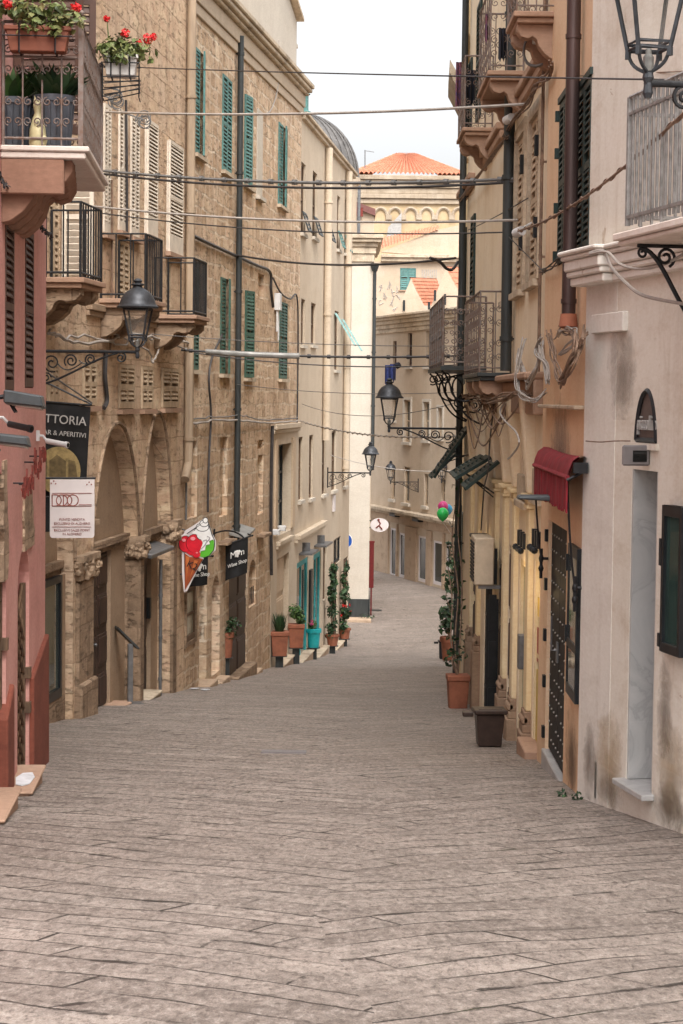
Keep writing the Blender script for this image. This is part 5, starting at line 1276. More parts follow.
# ------------------------------------------------------------------ orange house
o0 = P(583, 600, 17.0); x_or = 2.06
R2 = Frame((x_or, 16.93), (x_or+.03, 20.9), 1)
oh = bldg('orange_house', 'orange rendered house with brown drainpipe, dark green shutters and a studded black door', R2)
H = []
dd = R2.rect(546.5, 565, 522, 775); g2 = lambda s: ground(R2.p(s, 0, 0).y)
dd = (dd[0], dd[1], min(R2.hit(555, 770)[1], g2(dd[0])+.08), R2.hit(556, 524)[1])
H.append((rect_loop(*dd), .12, True))
sh_r = [R2.rect(559.5, 569, 100, 262), R2.rect(578, 591.5, 86, 252)]
for rc in sh_r: add_hole(R2, H, rc, .12)
facade(R2, [(-.0, -2.6), (R2.L, -3), (R2.L, 10.5), (0, 10.5)], H, MT['orange'], oh, depth=4)
for rc in sh_r:
    window(oh, R2, rc, MT['dkgreen'], 2, None, -.02, .06, sill=False, backing=False)
    m = MB()
    for f in (.06, .36, .7, .93): m.box(R2, rc[1]-.01, rc[1]+.05, .0, .05, rc[2]+(rc[3]-rc[2])*f-.05, rc[2]+(rc[3]-rc[2])*f+.05)
    m.box(R2, rc[0]-.02, rc[1]+.02, 0, .03, rc[3]+.001, rc[3]+.06); m.each('hinge', MT['dkgreen'], oh)
d = None
m = MB(); m.box(R2, dd[0]+.01, dd[1]-.01, -.1, -.05, dd[2]+.04, dd[3]-.01); m.box(R2, dd[0]+.01, (dd[0]+dd[1])/2-.008, -.05, -.035, dd[2]+.04, dd[3]-.01); m.box(R2, (dd[0]+dd[1])/2+.008, dd[1]-.01, -.05, -.035, dd[2]+.04, dd[3]-.01)
d = m.build('studded_door', MT['blackdoor'], oh)
m = MB(); nrow = 14
for i in range(nrow):
    for j in range(8):
        a = dd[0]+.09+(dd[1]-dd[0]-.18)*j/7; zz = dd[2]+.16+(dd[3]-dd[2]-.3)*i/(nrow-1)
        if (i*3+j*5) % 7: m.lathe(R2.p(a, -.032, zz), [(.008, -.008), (.011, 0), (.007, .009), (0, .012)], 6)
m.each('stud', MT['stud'], d)
m = MB(); c_ = (dd[0]+dd[1])/2; m.box(R2, c_+.05, c_+.16, -.035, -.02, dd[2]+1.0, dd[2]+1.2); m.tube([R2.p(c_+.1, -.02, dd[2]+1.12), R2.p(c_+.1, .03, dd[2]+1.12), R2.p(c_+.1, .03, dd[2]+1.45)], .012, 6); m.build('handle', MT['steel'], d)
m = MB()
for f in (.08, .3, .5, .72, .93): zz = dd[2]+(dd[3]-dd[2])*f; m.box(R2, dd[1]+.002, dd[1]+.1, -.02, .03, zz-.06, zz+.06)
m.each('hinge', MT['blackdoor'], oh)
m = MB(); m.box(R2, dd[0]-.02, dd[1]+.05, -.1, .03, g2(dd[0])-.4, dd[2]+.02); m.build('door_step', MT['marble'], oh, bevel=.01)
m = MB(); s0 = R2.hit(584, 425)[0]; s1 = R2.hit(546, 425)[0]; zz = R2.hit(565, 405)[1]; m.box(R2, s0, s1, -.02, .09, zz-.035, zz); m.build('string_course', MT['cornice'], oh, bevel=.008)
sp, zp = R2.hit(568.5, 315, .09); pm = MB(); pm.tube([R2.p(sp, .09, zp), R2.p(sp-.0, .09, 10)], .062, 12)
for zz in (zp+.1, zp+2.4, 6.4): pm.tube([R2.p(sp, .09, zz), R2.p(sp, .09, zz+.04)], .07, 12)
pm.build('drainpipe', MT['pipebrown'], oh, smooth=True)
m = MB(); m.lathe(R2.p(sp, .09, zp-.12), [(.05, 0), (.085, .02), (.07, .13)], 12); m.build('pipe_shoe', MT['terra'], oh, smooth=True)
pc = R2.rect(567, 576.5, 545, 700, .04); t = thing('display_case', 'dark framed menu case on the orange wall beside the studded black door', 'display case', R2.mat((pc[0]+pc[1])/2, 0, pc[2]), 'glass wall cases on the right side')
m = MB(); m.box(R2, pc[0], pc[1], .001, .03, pc[2], pc[3])
for a, b, c, e in ((pc[0], pc[0]+.05, pc[2], pc[3]), (pc[1]-.05, pc[1], pc[2], pc[3]), (pc[0]+.05, pc[1]-.05, pc[2], pc[2]+.1), (pc[0]+.05, pc[1]-.05, pc[3]-.1, pc[3]), (pc[0]+.05, pc[1]-.05, pc[2]+.42, pc[2]+.5)): m.box(R2, a, b, .0305, .045, c, e)
m.build('frame', MT['frame'], t, bevel=.004)
m = MB(); m.box(R2, pc[0]+.04, pc[1]-.04, .032, .036, pc[2]+.06, pc[3]-.05); m.build('pane', MT['shopglass'], t)
m = MB(); m.box(R2, pc[1]-.01, pc[1]+.03, .02, .06, pc[2]+.45, pc[2]+.6); m.box(R2, pc[1]-.01, pc[1]+.03, .02, .06, pc[3]-.25, pc[3]-.1); m.each('hinge', MT['frame'], t)
m = MB(); rn = random.Random(3); 
for k, (x, y, c) in enumerate(((574, 612, 'turq'), (574, 628, 'posterr'), (575, 650, 'poster'))):
    pass
# awning: roller, crimson cloth with a fringe, folding arms
s0, za = R2.hit(573, 470, .35); s1, zb = R2.hit(536, 455, .35); s0 = R2.hit(567.5, 485, .16)[0]; s1 = R2.hit(534, 475, .16)[0]
aw = thing('awning', 'rolled crimson awning with hanging fringe over the black studded door', 'awning', R2.mat((s0+s1)/2, 0, zb-.6))
zt = R2.hit(541, 450, .2)[1]
m = MB(); N_ = 24
prof = [(.01, zt), (.06, zt+.005), (.12, zt-.04), (.15, zt-.12), (.16, zt-.17)]
m.add([R2.p(s0+(s1-s0)*i/N_, n+.006*math.sin(i*1.9), z-.02*math.sin(PI*i/N_)) for n, z in prof for i in range(N_+1)]+[R2.p(s0+(s1-s0)*i/N_, n-.012, z-.014-.02*math.sin(PI*i/N_)) for n, z in prof for i in range(N_+1)],
      [(j*(N_+1)+i, j*(N_+1)+i+1, (j+1)*(N_+1)+i+1, (j+1)*(N_+1)+i) for j in range(4) for i in range(N_)]+[(5*(N_+1)+j*(N_+1)+i, 5*(N_+1)+j*(N_+1)+i+1, 5*(N_+1)+(j+1)*(N_+1)+i+1, 5*(N_+1)+(j+1)*(N_+1)+i) for j in range(4) for i in range(N_)])
m.tube([R2.p(s0, .16, zt-.18), R2.p(s1, .16, zt-.18)], .022, 8); m.build('cloth', MT['awning'], aw, smooth=True)
m = MB(); k = s0; rn = random.Random(17)
while k < s1-.02:
    w_ = rn.uniform(.035, .05); hh = rn.uniform(.25, .30); nn = .165+rn.uniform(-.006, .006)
    m.hexa([R2.p(k, nn-.012, zt-.19-hh), R2.p(k+w_*.9, nn-.012, zt-.19-hh+.02), R2.p(k+w_*.9, nn, zt-.19-hh+.02), R2.p(k, nn, zt-.19-hh), R2.p(k, nn-.012, zt-.18), R2.p(k+w_, nn-.012, zt-.18), R2.p(k+w_, nn, zt-.18), R2.p(k, nn, zt-.18)]); k += w_+.003
# side fall of the fringe back to the wall
for sd in (s0,):
    for j in range(0):
        n_ = .01+j*.022; hh = rn.uniform(.34, .42); m.box(R2, sd-.008, sd+.004, n_, n_+.02, zt-.17-hh+(.165-n_)*.3, zt-.06-.1*(n_/.165))
m.build('fringe', MT['awning'], aw)
m = MB(); m.tube([R2.p(s0-.03, .06, zt-.1), R2.p(s1+.03, .06, zt-.1)], .035, 10); m.box(R2, s0-.09, s0-.02, 0, .12, zt-.14, zt-.05)
m.tube([R2.p(s0-.04, .02, zt-.12), R2.p(s0-.04, .17, zt-.2)], .014, 6); m.build('roller', MT['iron'], aw)
for sa in (s0+.1, s1+.04):
    m = MB(); c = bez(R2.p(sa, .15, zt-.2), R2.p(sa, .14, zt-.5), R2.p(sa, .11, zt-.9), R2.p(sa, .07, zt-1.12), 12); m.tube(c, .010, 5)
    m.ball(c[-1], .026, .024, .05, 8); m.ball(c[-1]+V((0,0,-.1)), .028, .026, .04, 8); m.tube([c[-1], R2.p(sa, .0, zt-1.12)], .016, 6); m.tube([c[-1]+V((0,0,.1)), c[-1]-V((0,0,.2))], .018, 6); m.build('crank_rod', MT['iron'], aw, smooth=True)
s, z = R2.hit(534, 499, .3); t = thing('floodlight', 'flat grey lamp on an arm just below the crimson awning', 'floodlight', R2.mat(s, 0, z))
m = MB(); m.hexa([R2.p(s-.1,.08,z-.02),R2.p(s+.12,.08,z-.02),R2.p(s+.14,.46,z-.0),R2.p(s-.08,.46,z-.0),R2.p(s-.1,.08,z+.04),R2.p(s+.12,.08,z+.04),R2.p(s+.13,.44,z+.035),R2.p(s-.07,.44,z+.035)]); m.build('housing', MT['floodgrey'], t, bevel=.012)
m = MB(); m.tube([R2.p(s, 0, z+.06), R2.p(s, .14, z+.02)], .025, 6); m.box(R2, s-.06, s+.06, 0, .06, z+.0, z+.13); m.build('bracket', MT['iron'], t)

# ------------------------------------------------------------------ ochre house with pilasters and balconies
R3 = Frame((2.13, 20.9), (2.13, 35.0), 1); RL = R3.L
yh = bldg('ochre_house', 'ochre house with pilasters, several iron balconies and propped dark green shutters on the right', R3)
g3 = lambda s: ground(R3.p(s, 0, 0).y)
H = []
win = [R3.rect(531, 541, 118, 281), R3.rect(517.5, 526, 138, 291), R3.rect(506.5, 512, 158, 300)]
for rc in win: add_hole(R3, H, rc, .1)
far_sh = [R3.rect(472, 475.5, 216, 303), R3.rect(464, 466.5, 229, 305)]
for rc in far_sh: add_hole(R3, H, rc, .1)
far_up = [R3.rect(478, 482, 5, 118), R3.rect(469.5, 472.5, 62, 140), R3.rect(464, 466.5, 105, 160)]
for rc in far_up: add_hole(R3, H, rc, .1)
# mezzanine arched niches
mz = []
for x0, x1, yt, yb in ((522, 532, 404, 497), (509.5, 519, 402, 490), (499.5, 506, 402, 486), (489.5, 496, 402, 484), (480.5, 486.5, 402, 478), (472.5, 477.5, 402, 474)):
    s0, s1, z0, z1 = R3.rect(x0, x1, yt, yb); mz.append((s0, s1, z0, z1)); H.append((arch_loop(s0, s1, z0, z1-.33, z1, 7), .18, True))
# street doors and shop windows
def ro(x0, x1, yt, d=.07, lift=-.3):
    a, b = R3.hit(x0, 620)[0], R3.hit(x1, 620)[0]; a, b = min(a, b), max(a, b); z1 = R3.hit((x0+x1)/2, yt)[1]; rc = (a, b, g3(a)+lift, z1); H.append((rect_loop(*rc), d, True)); return rc
d1 = ro(534, 541, 561); d2 = ro(519, 527, 560); d3 = ro(508, 512.5, 545); d4 = ro(498.5, 502.5, 560); d5 = ro(484, 494, 582); d6 = ro(471, 477, 537)
facade(R3, [(0, -3), (RL, -4.6), (RL, 9.6), (0, 9.6)], H, MT['ochre'], yh, depth=4)
for rc in win:
    window(yh, R3, rc, MT['crshut'], 2, None, -.03, .09, sill=True, sillmat=MT['cornice'], surround=.14, backing=False)
    m = MB()
    for f in (.30, .78): zz = rc[2]+(rc[3]-rc[2])*f; m.box(R3, rc[0]-.10, rc[0]-.01, .045, .085, zz-.11, zz+.11)
    m.each('hinge', MT['blackdoor'], yh)
for rc in far_sh+far_up: window(yh, R3, rc, MT['dkgreen'], 1, None, .0, .08, sill=False, backing=False)
# propped top-hung shutters
def prop(xw, yw, xo, yo, n, Yn=None, w=.95):
    s, zw = R3.hit(xw, yw); so, zo = R3.hit(xo, yo, n); L_ = math.hypot(n, zw-zo); ux, uz = n/L_, (zo-zw)/L_
    m = MB(); louvre(m, lambda u, v, w_: R3.p(s-w/2+u, .02+v*ux+w_*uz*-1, zw+v*uz+w_*ux), w, L_, .07, .06, .045, mid=False); o = m.build('propped_shutter', MT['dkgreen'], yh)
    r = MB(); r.tube([R3.p(s, .02, zw-.45), R3.p(s, .02+n*.7, zw+(zo-zw)*.7)], .01, 5); r.build('stay', MT['iron'], o)
for a in ((499, 462, 468, 490, .44), (495.5, 465, 473, 492, .40), (491, 458, 457, 479.5, .50), (484, 457, 452, 475, .46), (466, 430, 431, 474, .52), (470, 428, 436, 468, .5), (461, 450, 429.5, 476, .52)): prop(*a)
# ground floor pilasters with capitals and plinths
for xl, xr, yc, yp, yb in ((526, 532.5, 498, 722, 757), (509, 517.5, 492, 704, 749), (500, 507.5, 487, 684, 740), (490, 498, 482, 668, 728), (474.5, 480.5, 478, 640, 714), (467, 473, 474, 630, 708)):
    s0 = R3.hit(xr, 620, 0)[0]; s1 = s0+.34; sm = (s0+s1)/2
    zc = R3.hit(xr, yc, .1)[1]; zp = R3.hit(xl, yp, .12)[1]; g = g3(sm)-.5
    m = MB(); m.box(R3, s0, s1, -.05, .06, zp, zc-.16); pi = m.build('pilaster', MT['ochrepil'], yh, bevel=.012)
    m = MB(); m.box(R3, s0-.03, s1+.03, -.05, .085, zc-.16, zc-.12); m.box(R3, s0-.02, s1+.02, -.05, .075, zc-.119, zc-.05); m.box(R3, s0-.06, s1+.06, -.05, .12, zc-.049, zc); m.build('capital', MT['ochrepil'], pi, bevel=.008)
    m = MB(); m.box(R3, s0-.05, s1+.05, -.05, .12, g, zp-.24); m.box(R3, s0-.03, s1+.03, -.05, .10, zp-.239, zp-.15); m.tube([R3.p(s0-.02, .07, zp-.1), R3.p(s1+.02, .07, zp-.1)], .045, 8); m.box(R3, s0-.02, s1+.02, -.05, .08, zp-.149, zp); m.build('plinth', MT['plinth'], pi, bevel=.01)
    # flared pier running up to the balcony level
    m = MB(); zt_ = R3.hit(xr, 396, .1)[1]; sw = (s1-s0)*.34
    m.hexa([R3.p(sm-sw,-.05,zc+.001),R3.p(sm+sw,-.05,zc+.001),R3.p(sm+sw,.07,zc+.001),R3.p(sm-sw,.07,zc+.001),R3.p(sm-sw*1.5,-.05,zt_),R3.p(sm+sw*1.5,-.05,zt_),R3.p(sm+sw*1.5,.17,zt_),R3.p(sm-sw*1.5,.17,zt_)]); m.build('upper_pier', MT['ochre'], yh, bevel=.02)
glazing(yh, R3, (d1[0]+.01, d1[1]-.01, d1[2]+.3, d1[3]-.01), -.04, .06, MT['ochrepil'], MT['shopglass'], (1, 1)); glazing(yh, R3, (d2[0]+.01, d2[1]-.01, d2[2]+.3, d2[3]-.01), -.04, .06, MT['ochrepil'], MT['shopglass'], (1, 1))
for rc, c in ((d3, 'brshut'), (d4, 'wood'), (d6, 'wood')): door(yh, R3, (rc[0]+.01, rc[1]-.01, rc[2], rc[3]-.01), -.03, MT[c], (1, 3), handle=False)
m = MB()
for k in range(7): a = d5[0]+.05+(d5[1]-d5[0]-.1)*k/6; m.tube([R3.p(a, -.03, d5[2]+.2), R3.p(a, -.03, d5[3]-.02)], .014, 5)
for f in (.25, .5, .75): zz = d5[2]+(d5[3]-d5[2])*f; m.box(R3, d5[0]+.02, d5[1]-.02, -.045, -.015, zz-.02, zz+.02)
m.build('iron_gate', MT['iron'], yh)
m = MB(); sg = R3.hit(481, 640, .25)[0]; lv = lambda u, v, w_: R3.p(sg+w_, .02+u, d5[2]+.32+v)
m.quadbox(lv, 0, .16, 0, d5[3]-d5[2]-.36, 0, .05); 
for k in range(4): m.quadbox(lv, .03, .13, .12+k*.62, .60+k*.62, -.02, .07)
m.build('open_iron_leaf', MT['blackdoor'], yh)
m = MB()
for rc, yt in ((d1, 505), (d2, 500)):
    for k in range(3): s = rc[0]+(rc[1]-rc[0])*(k+.5)/3; zz = rc[3]+.18; m.box(R3, s-.05, s+.05, .0, .05, zz-.02, zz+.16); m.ball(R3.p(s, .07, zz-.04), .04, seg=8)
m.each('wall_spotlight', MT['frame'], yh, 2)
m = MB()
for rc in (d1, d2):
    m.box(R3, rc[0]-.08, rc[1]+.08, -.05, .08, rc[3]+.62, rc[3]+.70); m.box(R3, rc[0], rc[1], -.02, .05, rc[3]+.72, rc[3]+1.0)
m.each('door_hood', MT['cornice'], yh, bevel=.008)
m = MB(); s0 = (d2[0]+d2[1])/2; m.box(R3, s0-.16, s0+.02, -.07, .06, d2[2]+1.15, d2[2]+1.55); m.build('push_plate', MT['steel'], yh, bevel=.01)
for j, (f0, f1, c) in enumerate(((.02, .40, 'poster'), (.44, .62, 'posterr'), (.68, .78, 'poster'))):
    h = d1[3]-d1[2]-.3; m = MB(); m.box(R3, d1[0]+.1, d1[1]-.1, -.032, -.027, d1[2]+.35+h*f0, d1[2]+.35+h*f1)
    tag(m.build('poster', MT[c], base=R3.mat((d1[0]+d1[1])/2, -.09, d1[2]+.35+h*f0)), ['tall yellow poster at the foot of the shop door left of the black door', 'red poster above the tall yellow one in the ochre shop door', 'small yellow poster topmost in the ochre shop door'][j], 'poster', 'posters in the ochre shop door')
m = MB(); m.box(R3, d1[0]-.1, d1[1]+.1, -.2, .16, g3(d1[0])-.5, g3(d1[0])+.09); m.build('step', MT['stonetrim'], yh, bevel=.01)
for s_ in (d1[0]+.4, d2[0]+.4):   # the spotlights over the shop doors are lit
    ld = bpy.data.lights.new('spotlight_light', 'POINT'); ld.energy = 3; ld.color = (1, .72, .38); ld.shadow_soft_size = .08; lo = bpy.data.objects.new('spotlight_light', ld); COL.objects.link(lo); lo.location = R3.p(s_, .22, d1[3]-.3)
# third-floor balconies, second-floor balconies
zb3 = 5.62
for (xn, xf, yn, yf) in ((514, 506, 3, 20), (487.5, 477, 78, 92), (462.5, 456.5, 127, 137)):
    s0 = R3.hit(xn, yn, .45)[0]; s1 = R3.hit(xf, yf, .45)[0]
    balcony(yh, R3, s0, s1+.02, .45, zb3, 1.02, MT['rustiron'], MT['stonetrim'], .3, .21, True, th=.11, brk=2, brk_h=.36, r=.007, brw=.17, inset=.03)
for xa, xb in ((548, 512), (506, 486), (477, 464)):
    sa = R3.hit(xa, 60)[0]; sb = R3.hit(xb, 110)[0]; sa, sb = max(0, min(sa, sb)), max(sa, sb); m = MB(); m.box(R3, sa, sb, -.02, .12, zb3-.30, zb3-.2); m.box(R3, sa, sb, -.02, .07, zb3-.42, zb3-.302); m.build('string_course', MT['stonetrim'], yh, bevel=.015)
s0 = R3.hit(481, 330, .40)[0]; s1 = R3.hit(466, 335, .40)[0]; zb2 = R3.hit(481, 372, .42)[1]
balcony(yh, R3, s0, s1, .44, zb2, 1.02, MT['rustiron'], MT['pipedark'], .34, .22, True, th=.10, brk=3, brk_h=.45, brk_mat=MT['stonetrim'], r=.007, inset=.03)
m = MB(); sa = R3.hit(545, 380)[0]; m.box(R3, max(.02, sa), s0-.02, -.02, .22, zb2-.12, zb2-.04); m.box(R3, max(.02, sa), s0-.02, -.02, .12, zb2-.5, zb2-.122); m.build('string_course', MT['stonetrim'], yh, bevel=.02)
# far balcony on curled iron brackets, glass-like panels
s0 = R3.hit(448, 335, .55)[0]; s0 = 8.9; s1 = 13.4; n1 = .68; zbf = R3.hit(437, 367, n1)[1]
m = MB(); m.box(R3, s0, s1, 0, n1, zbf-.06, zbf); bf = m.build('balcony', MT['pipedark'], yh)
m = MB(); railing(m, R3, s0+.03, s1-.03, n1-.03, zbf, 1.03, .4, .010, True, sg=.22); m.build('railing', MT['rustiron'], bf, smooth=True)
m = MB()
for k in range(7): a = s0+.1+(s1-s0-.2)*k/6; m.box(R3, a-.03, a+.03, n1-.05, n1-.02, zbf, zbf+1.02)
m.each('railing_post', MT['steel'], bf)
for sb in (s0+.2, (s0+s1)/2, s1-.25):
    m = MB(); X = R3.n; U = V((0,0,1)); b0 = R3.p(sb, 0, zbf-.07)
    m.tube(bez(b0+X*.66, b0+X*.5-U*.05, b0+X*.5-U*.7, b0+X*.02-U*.8, 14), .015, 5)
    m.tube(spiral(b0+X*.3-U*.24, X, -U, .22, .19, 0, 1.05, 24), .014, 5); m.tube(spiral(b0+X*.6-U*.1, X, -U, .09, .02, 1, 1.6, 18), .012, 5); m.tube(spiral(b0+X*.16-U*.5, X, -U, .13, .02, 1, 1.6, 18), .012, 5); m.build('bracket', MT['iron'], bf, smooth=True)
pipe(yh, R3, RL-.25, .1, g3(RL)+.3, 9, .06, MT['pipedark']); pipe(yh, R3, R3.hit(507.5, 250, .1)[0], .1, zb2+.02, 9.3, .07, MT['pipedark'])
pipe(yh, R3, R3.hit(502, 250, .08)[0]*0+win[0][0]-.55, .05, win[0][2]-1.2, 6.6, .018, MT['cableb'], name='conduit', clips=1.0)
m = MB(); m.box(R3, 0, RL, -1, .4, 9.6, 9.75); m.box(R3, 0, RL+.2, -1, .55, 9.752, 9.95); m.build('eaves', MT['stonetrim'], yh)
# air conditioner
s1 = R3.hit(483.5, 556, .24)[0]; s0 = R3.hit(495.5, 556)[0]; s0, s1 = min(s0, s1)-.02, min(s0, s1)+.78; z0, z1 = R3.hit(490, 581, .1)[1], R3.hit(490, 534, .1)[1]
ac = thing('air_conditioner', 'beige air conditioner box with dark front grille on the ochre wall', 'air conditioner', R3.mat((s0+s1)/2, 0, z0))
m = MB(); m.box(R3, s0, s1, .10, .36, z0, z1); m.build('case', MT['acbeige'], ac, bevel=.015)
m = MB()
for k in range(11): zz = z0+.05+(z1-z0-.1)*k/11; m.box(R3, s0+.05, s1-.05, .359, .372, zz, zz+.028)
m.build('grille', MT['grilled'], ac); m = MB(); m.box(R3, s0+.05, s0+.1, 0, .3, z0-.05, z0-.003); m.box(R3, s1-.1, s1-.05, 0, .3, z0-.05, z0-.003); m.each('bracket', MT['steel'], ac)
# small lit wall lamp
s, z = R3.hit(474, 537, .2); wl = thing('wall_lamp', 'small lit wall lamp glowing yellow beside the air conditioner', 'wall lamp', R3.mat(s, 0, z))
m = MB(); m.box(R3, s-.12, s+.12, 0, .26, z, z+.05); m.build('shade', MT['iron'], wl, bevel=.01); m = MB(); m.ball(R3.p(s, .14, z-.03), .03, seg=8); m.build('bulb', MT['litlamp'], wl, smooth=True)
ld = bpy.data.lights.new('wall_lamp_light', 'POINT'); ld.energy = 3; ld.color = (1, .7, .3); ld.shadow_soft_size = .05; lo = bpy.data.objects.new('wall_lamp_light', ld); COL.objects.link(lo); lo.location = R3.p(s, .16, z-.12)
# ------------------------------------------------------------------ farther building on the right, seen nearly edge on
R4 = Frame((2.24, 35.3), (2.86, 50.0), 1)
r4 = bldg('yellow_far_house', 'yellowish house seen edge on beyond the ochre one, with projecting eaves', R4)
facade(R4, [(0, -5), (R4.L, -7.5), (R4.L, 9.3), (0, 9.3)], [], MT['ochrepil'], r4, depth=5)
for s, z, n in ((1.2, 8.95, .16),):
    m = MB(); slopebox(m, R4, s, s+3, -.4, n, z-.7, z, z-.7, z); r_ = m.build('eaves', MT['church'], r4, bevel=.02)
m = MB(); p = R4.p; q = 2.2; m.hexa([p(q,-.2,6.6),p(q+3,-.2,6.6),p(q+3,.42,7.75),p(q,.42,7.75),p(q,-.2,6.9),p(q+3,-.2,6.9),p(q+3,.42,8.0),p(q,.42,8.0)]); m.build('sloping_eave', MT['churchtrim'], r4)
m = MB(); rn = random.Random(12)
for s in (3, 6, 9, 12):
    m.box(R4, s, s+.9, -.02, .05, -2.5+rn.uniform(-.3,.3), -.5); m.box(R4, s, s+.9, -.02, .05, 2, 4)
m.each('window', MT['dkgreen'], r4)
def stain(F, B, x0, x1, yt, yb, mat, n=.007):
    s0, s1, z0, z1 = F.rect(x0, x1, yt, yb, n); m = MB(); q = [F.p(s0, n, z0), F.p(s1, n, z0), F.p(s1, n, z1), F.p(s0, n, z1)]; m.add(q+[v+F.n*.002 for v in q], [(3,2,1,0), (4,5,6,7)]); m.build('stain', MT[mat], B)
for a in ((582, 597, 700, 800, 'dampgrey'), (590, 628, 690, 812, 'dampyel'), (653, 690, 690, 830, 'dampyel'), (648, 690, 770, 832, 'dampdark'), (594, 626, 770, 808, 'dampgrey'), (655, 675, 640, 760, 'dampgrey'), (605, 640, 300, 420, 'dampgrey'), (588, 604, 240, 275, 'dampdark')): stain(R1, wr1, *a)
for a in ((564, 580, 690, 800, 'dampdark'), (547, 575, 380, 500, 'dampgrey')): stain(R2, oh, *a)
# block behind the bend so the view is closed on the right
R5 = Frame((6.0, 60.0), (9.5, 92.0), 1)
r5 = bldg('hidden_corner_house', 'pale house at the right of the far bend, mostly hidden by the ochre house', R5)
facade(R5, [(0, -9), (R5.L, -9), (R5.L, 4), (0, 4)], [], MT['farwall'], r5, depth=6)
# =================================================================== street lanterns
def make_lantern(label):
    t = thing('street_lantern', label, 'street lantern', Matrix.Identity(4), 'wrought iron bracket lanterns'); X, U = V((1,0,0)), V((0,0,1)); Lx = 1.4
    m = MB(); m.tube([V((0,0,0)), X*(Lx+.02)], .022, 8); m.box(Free(0,0), -.001, .035, -.03, .03, -.5, .16)
    m.tube(bez(U*-.46+X*.02, X*.35-U*.42, X*.75-U*.10, X*1.12-U*.02, 18), .016, 6)
    for c, r0, a, tn in ((.2, .13, 1.2, 1.7), (.47, .1, 2.4, 1.7), (.74, .075, 2.2, 1.6)):
        m.tube(spiral(X*c-U*(r0+.03), X, -U, r0, .02, a, tn, 26), .012, 5)
    m.tube(spiral(X*1.17-U*.08, X, -U, .075, .015, -1.5, 1.5, 22), .013, 5); m.tube(spiral(X*.12-U*.36, X, U, .07, .015, 0, 1.5, 18), .011, 5)
    m.tube(bez(X*.28-U*.17, X*.4-U*.32, X*.5-U*.24, X*.62-U*.16, 8), .009, 5); m.tube(bez(X*.58-U*.12, X*.66-U*.22, X*.8-U*.16, X*.9-U*.08, 8), .009, 5)
    m.build('bracket', MT['iron'], t, smooth=True)
    c = X*Lx; m = MB(); m.lathe(c, [(.02, -.09), (.032, -.06), (.024, 0), (.036, .03), (.03, .06), (.018, .07)], 10)
    for k in range(4):
        a = PI/4+k*PI/2; d = V((math.cos(a), math.sin(a), 0)); m.tube(bez(c+U*.05, c+d*.03+U*.08, c+d*.12+U*.08, c+d*.135+U*.19, 8), .012, 5)
    def ring(r, z, th): m.tube([c+V((math.cos(PI/4+k*PI/2)*r, math.sin(PI/4+k*PI/2)*r, z)) for k in range(4)], th, 4, closed=True)
    ring(.135, .2, .014); ring(.14, .235, .011); ring(.235, .585, .014)
    for k in range(4):
        a = PI/4+k*PI/2; d = V((math.cos(a), math.sin(a), 0)); m.tube([c+d*.135+U*.18, c+d*.238+U*.6], .015, 5); m.tube([c+d*.138+U*.15, c+d*.137+U*.2], .02, 5)
    m.build('frame', MT['lampiron'], t)
    m = MB(); m.lathe(c, [(.285, .60), (.29, .62), (.27, .635), (.25, .66), (.235, .71), (.21, .765), (.165, .82), (.10, .862), (.068, .88), (.06, .905), (.088, .915), (.088, .932), (.045, .945), (.062, .975), (.04, 1.0), (0, 1.012)], 20, PI/4); m.build('roof', MT['lampiron'], t, smooth=True)
    m = MB()
    for k in range(4):
        a0, a1_ = PI/4+k*PI/2, PI/4+(k+1)*PI/2; f = lambda a, r, z: c+V((math.cos(a)*r, math.sin(a)*r, z)); m.add([f(a0, .13, .24), f(a1_, .13, .24), f(a1_, .23, .58), f(a0, .23, .58)], [(0,1,2,3)])
    m.build('glass', MT['lampglass'], t)
    m = MB(); m.lathe(c, [(.028, .07), (.034, .10), (.034, .15), (.02, .17), (.018, .2), (0, .21)], 10); m.build('lamp_holder', MT['galv'], t)
    return t
LN = make_lantern('grey iron lantern on a scrolled bracket above the black banner on the left')
def place(t, tip, ang, sc=1.0): 
    M_ = Matrix.Translation(tip) @ Matrix.Rotation(ang, 4, 'Z') @ Matrix.Scale(sc, 4) @ Matrix.Translation((-1.4, 0, 0)); t.matrix_world = M_; WM[t.name] = M_; return t
def toward(F): return math.atan2(F.n.y, F.n.x)
sc0 = .87
place(LN, P(137.5, 352, 24.0), toward(L), sc0)
for px, py, Y, F, lab, sc in ((389, 428, 35.6, R3, 'black iron lantern on a long bracket before the propped shutters on the right', .88),
                          (370.3, 473, 58.2, B4, 'small grey lantern on a scrolled bracket from the beige house', .9),
                          (648, 83, 10.6, R1, 'large cropped lantern at the top right corner beside the grey railing', .88),
                          (390.5, 482, 90, None, 'faint distant lantern on an ornate bracket at the far bend', .95),
                          (441.5, 481, 88, None, 'distant lantern half hidden behind the propped green shutters', 1.0)):
    c = copy_tree(LN); c['label'] = lab; ang = toward(F) if F else toward(FA) + (0 if px < 400 else .2); place(c, P(px, py, Y), ang, sc)

# =================================================================== hanging signs on the left
def board(F0, name): pass
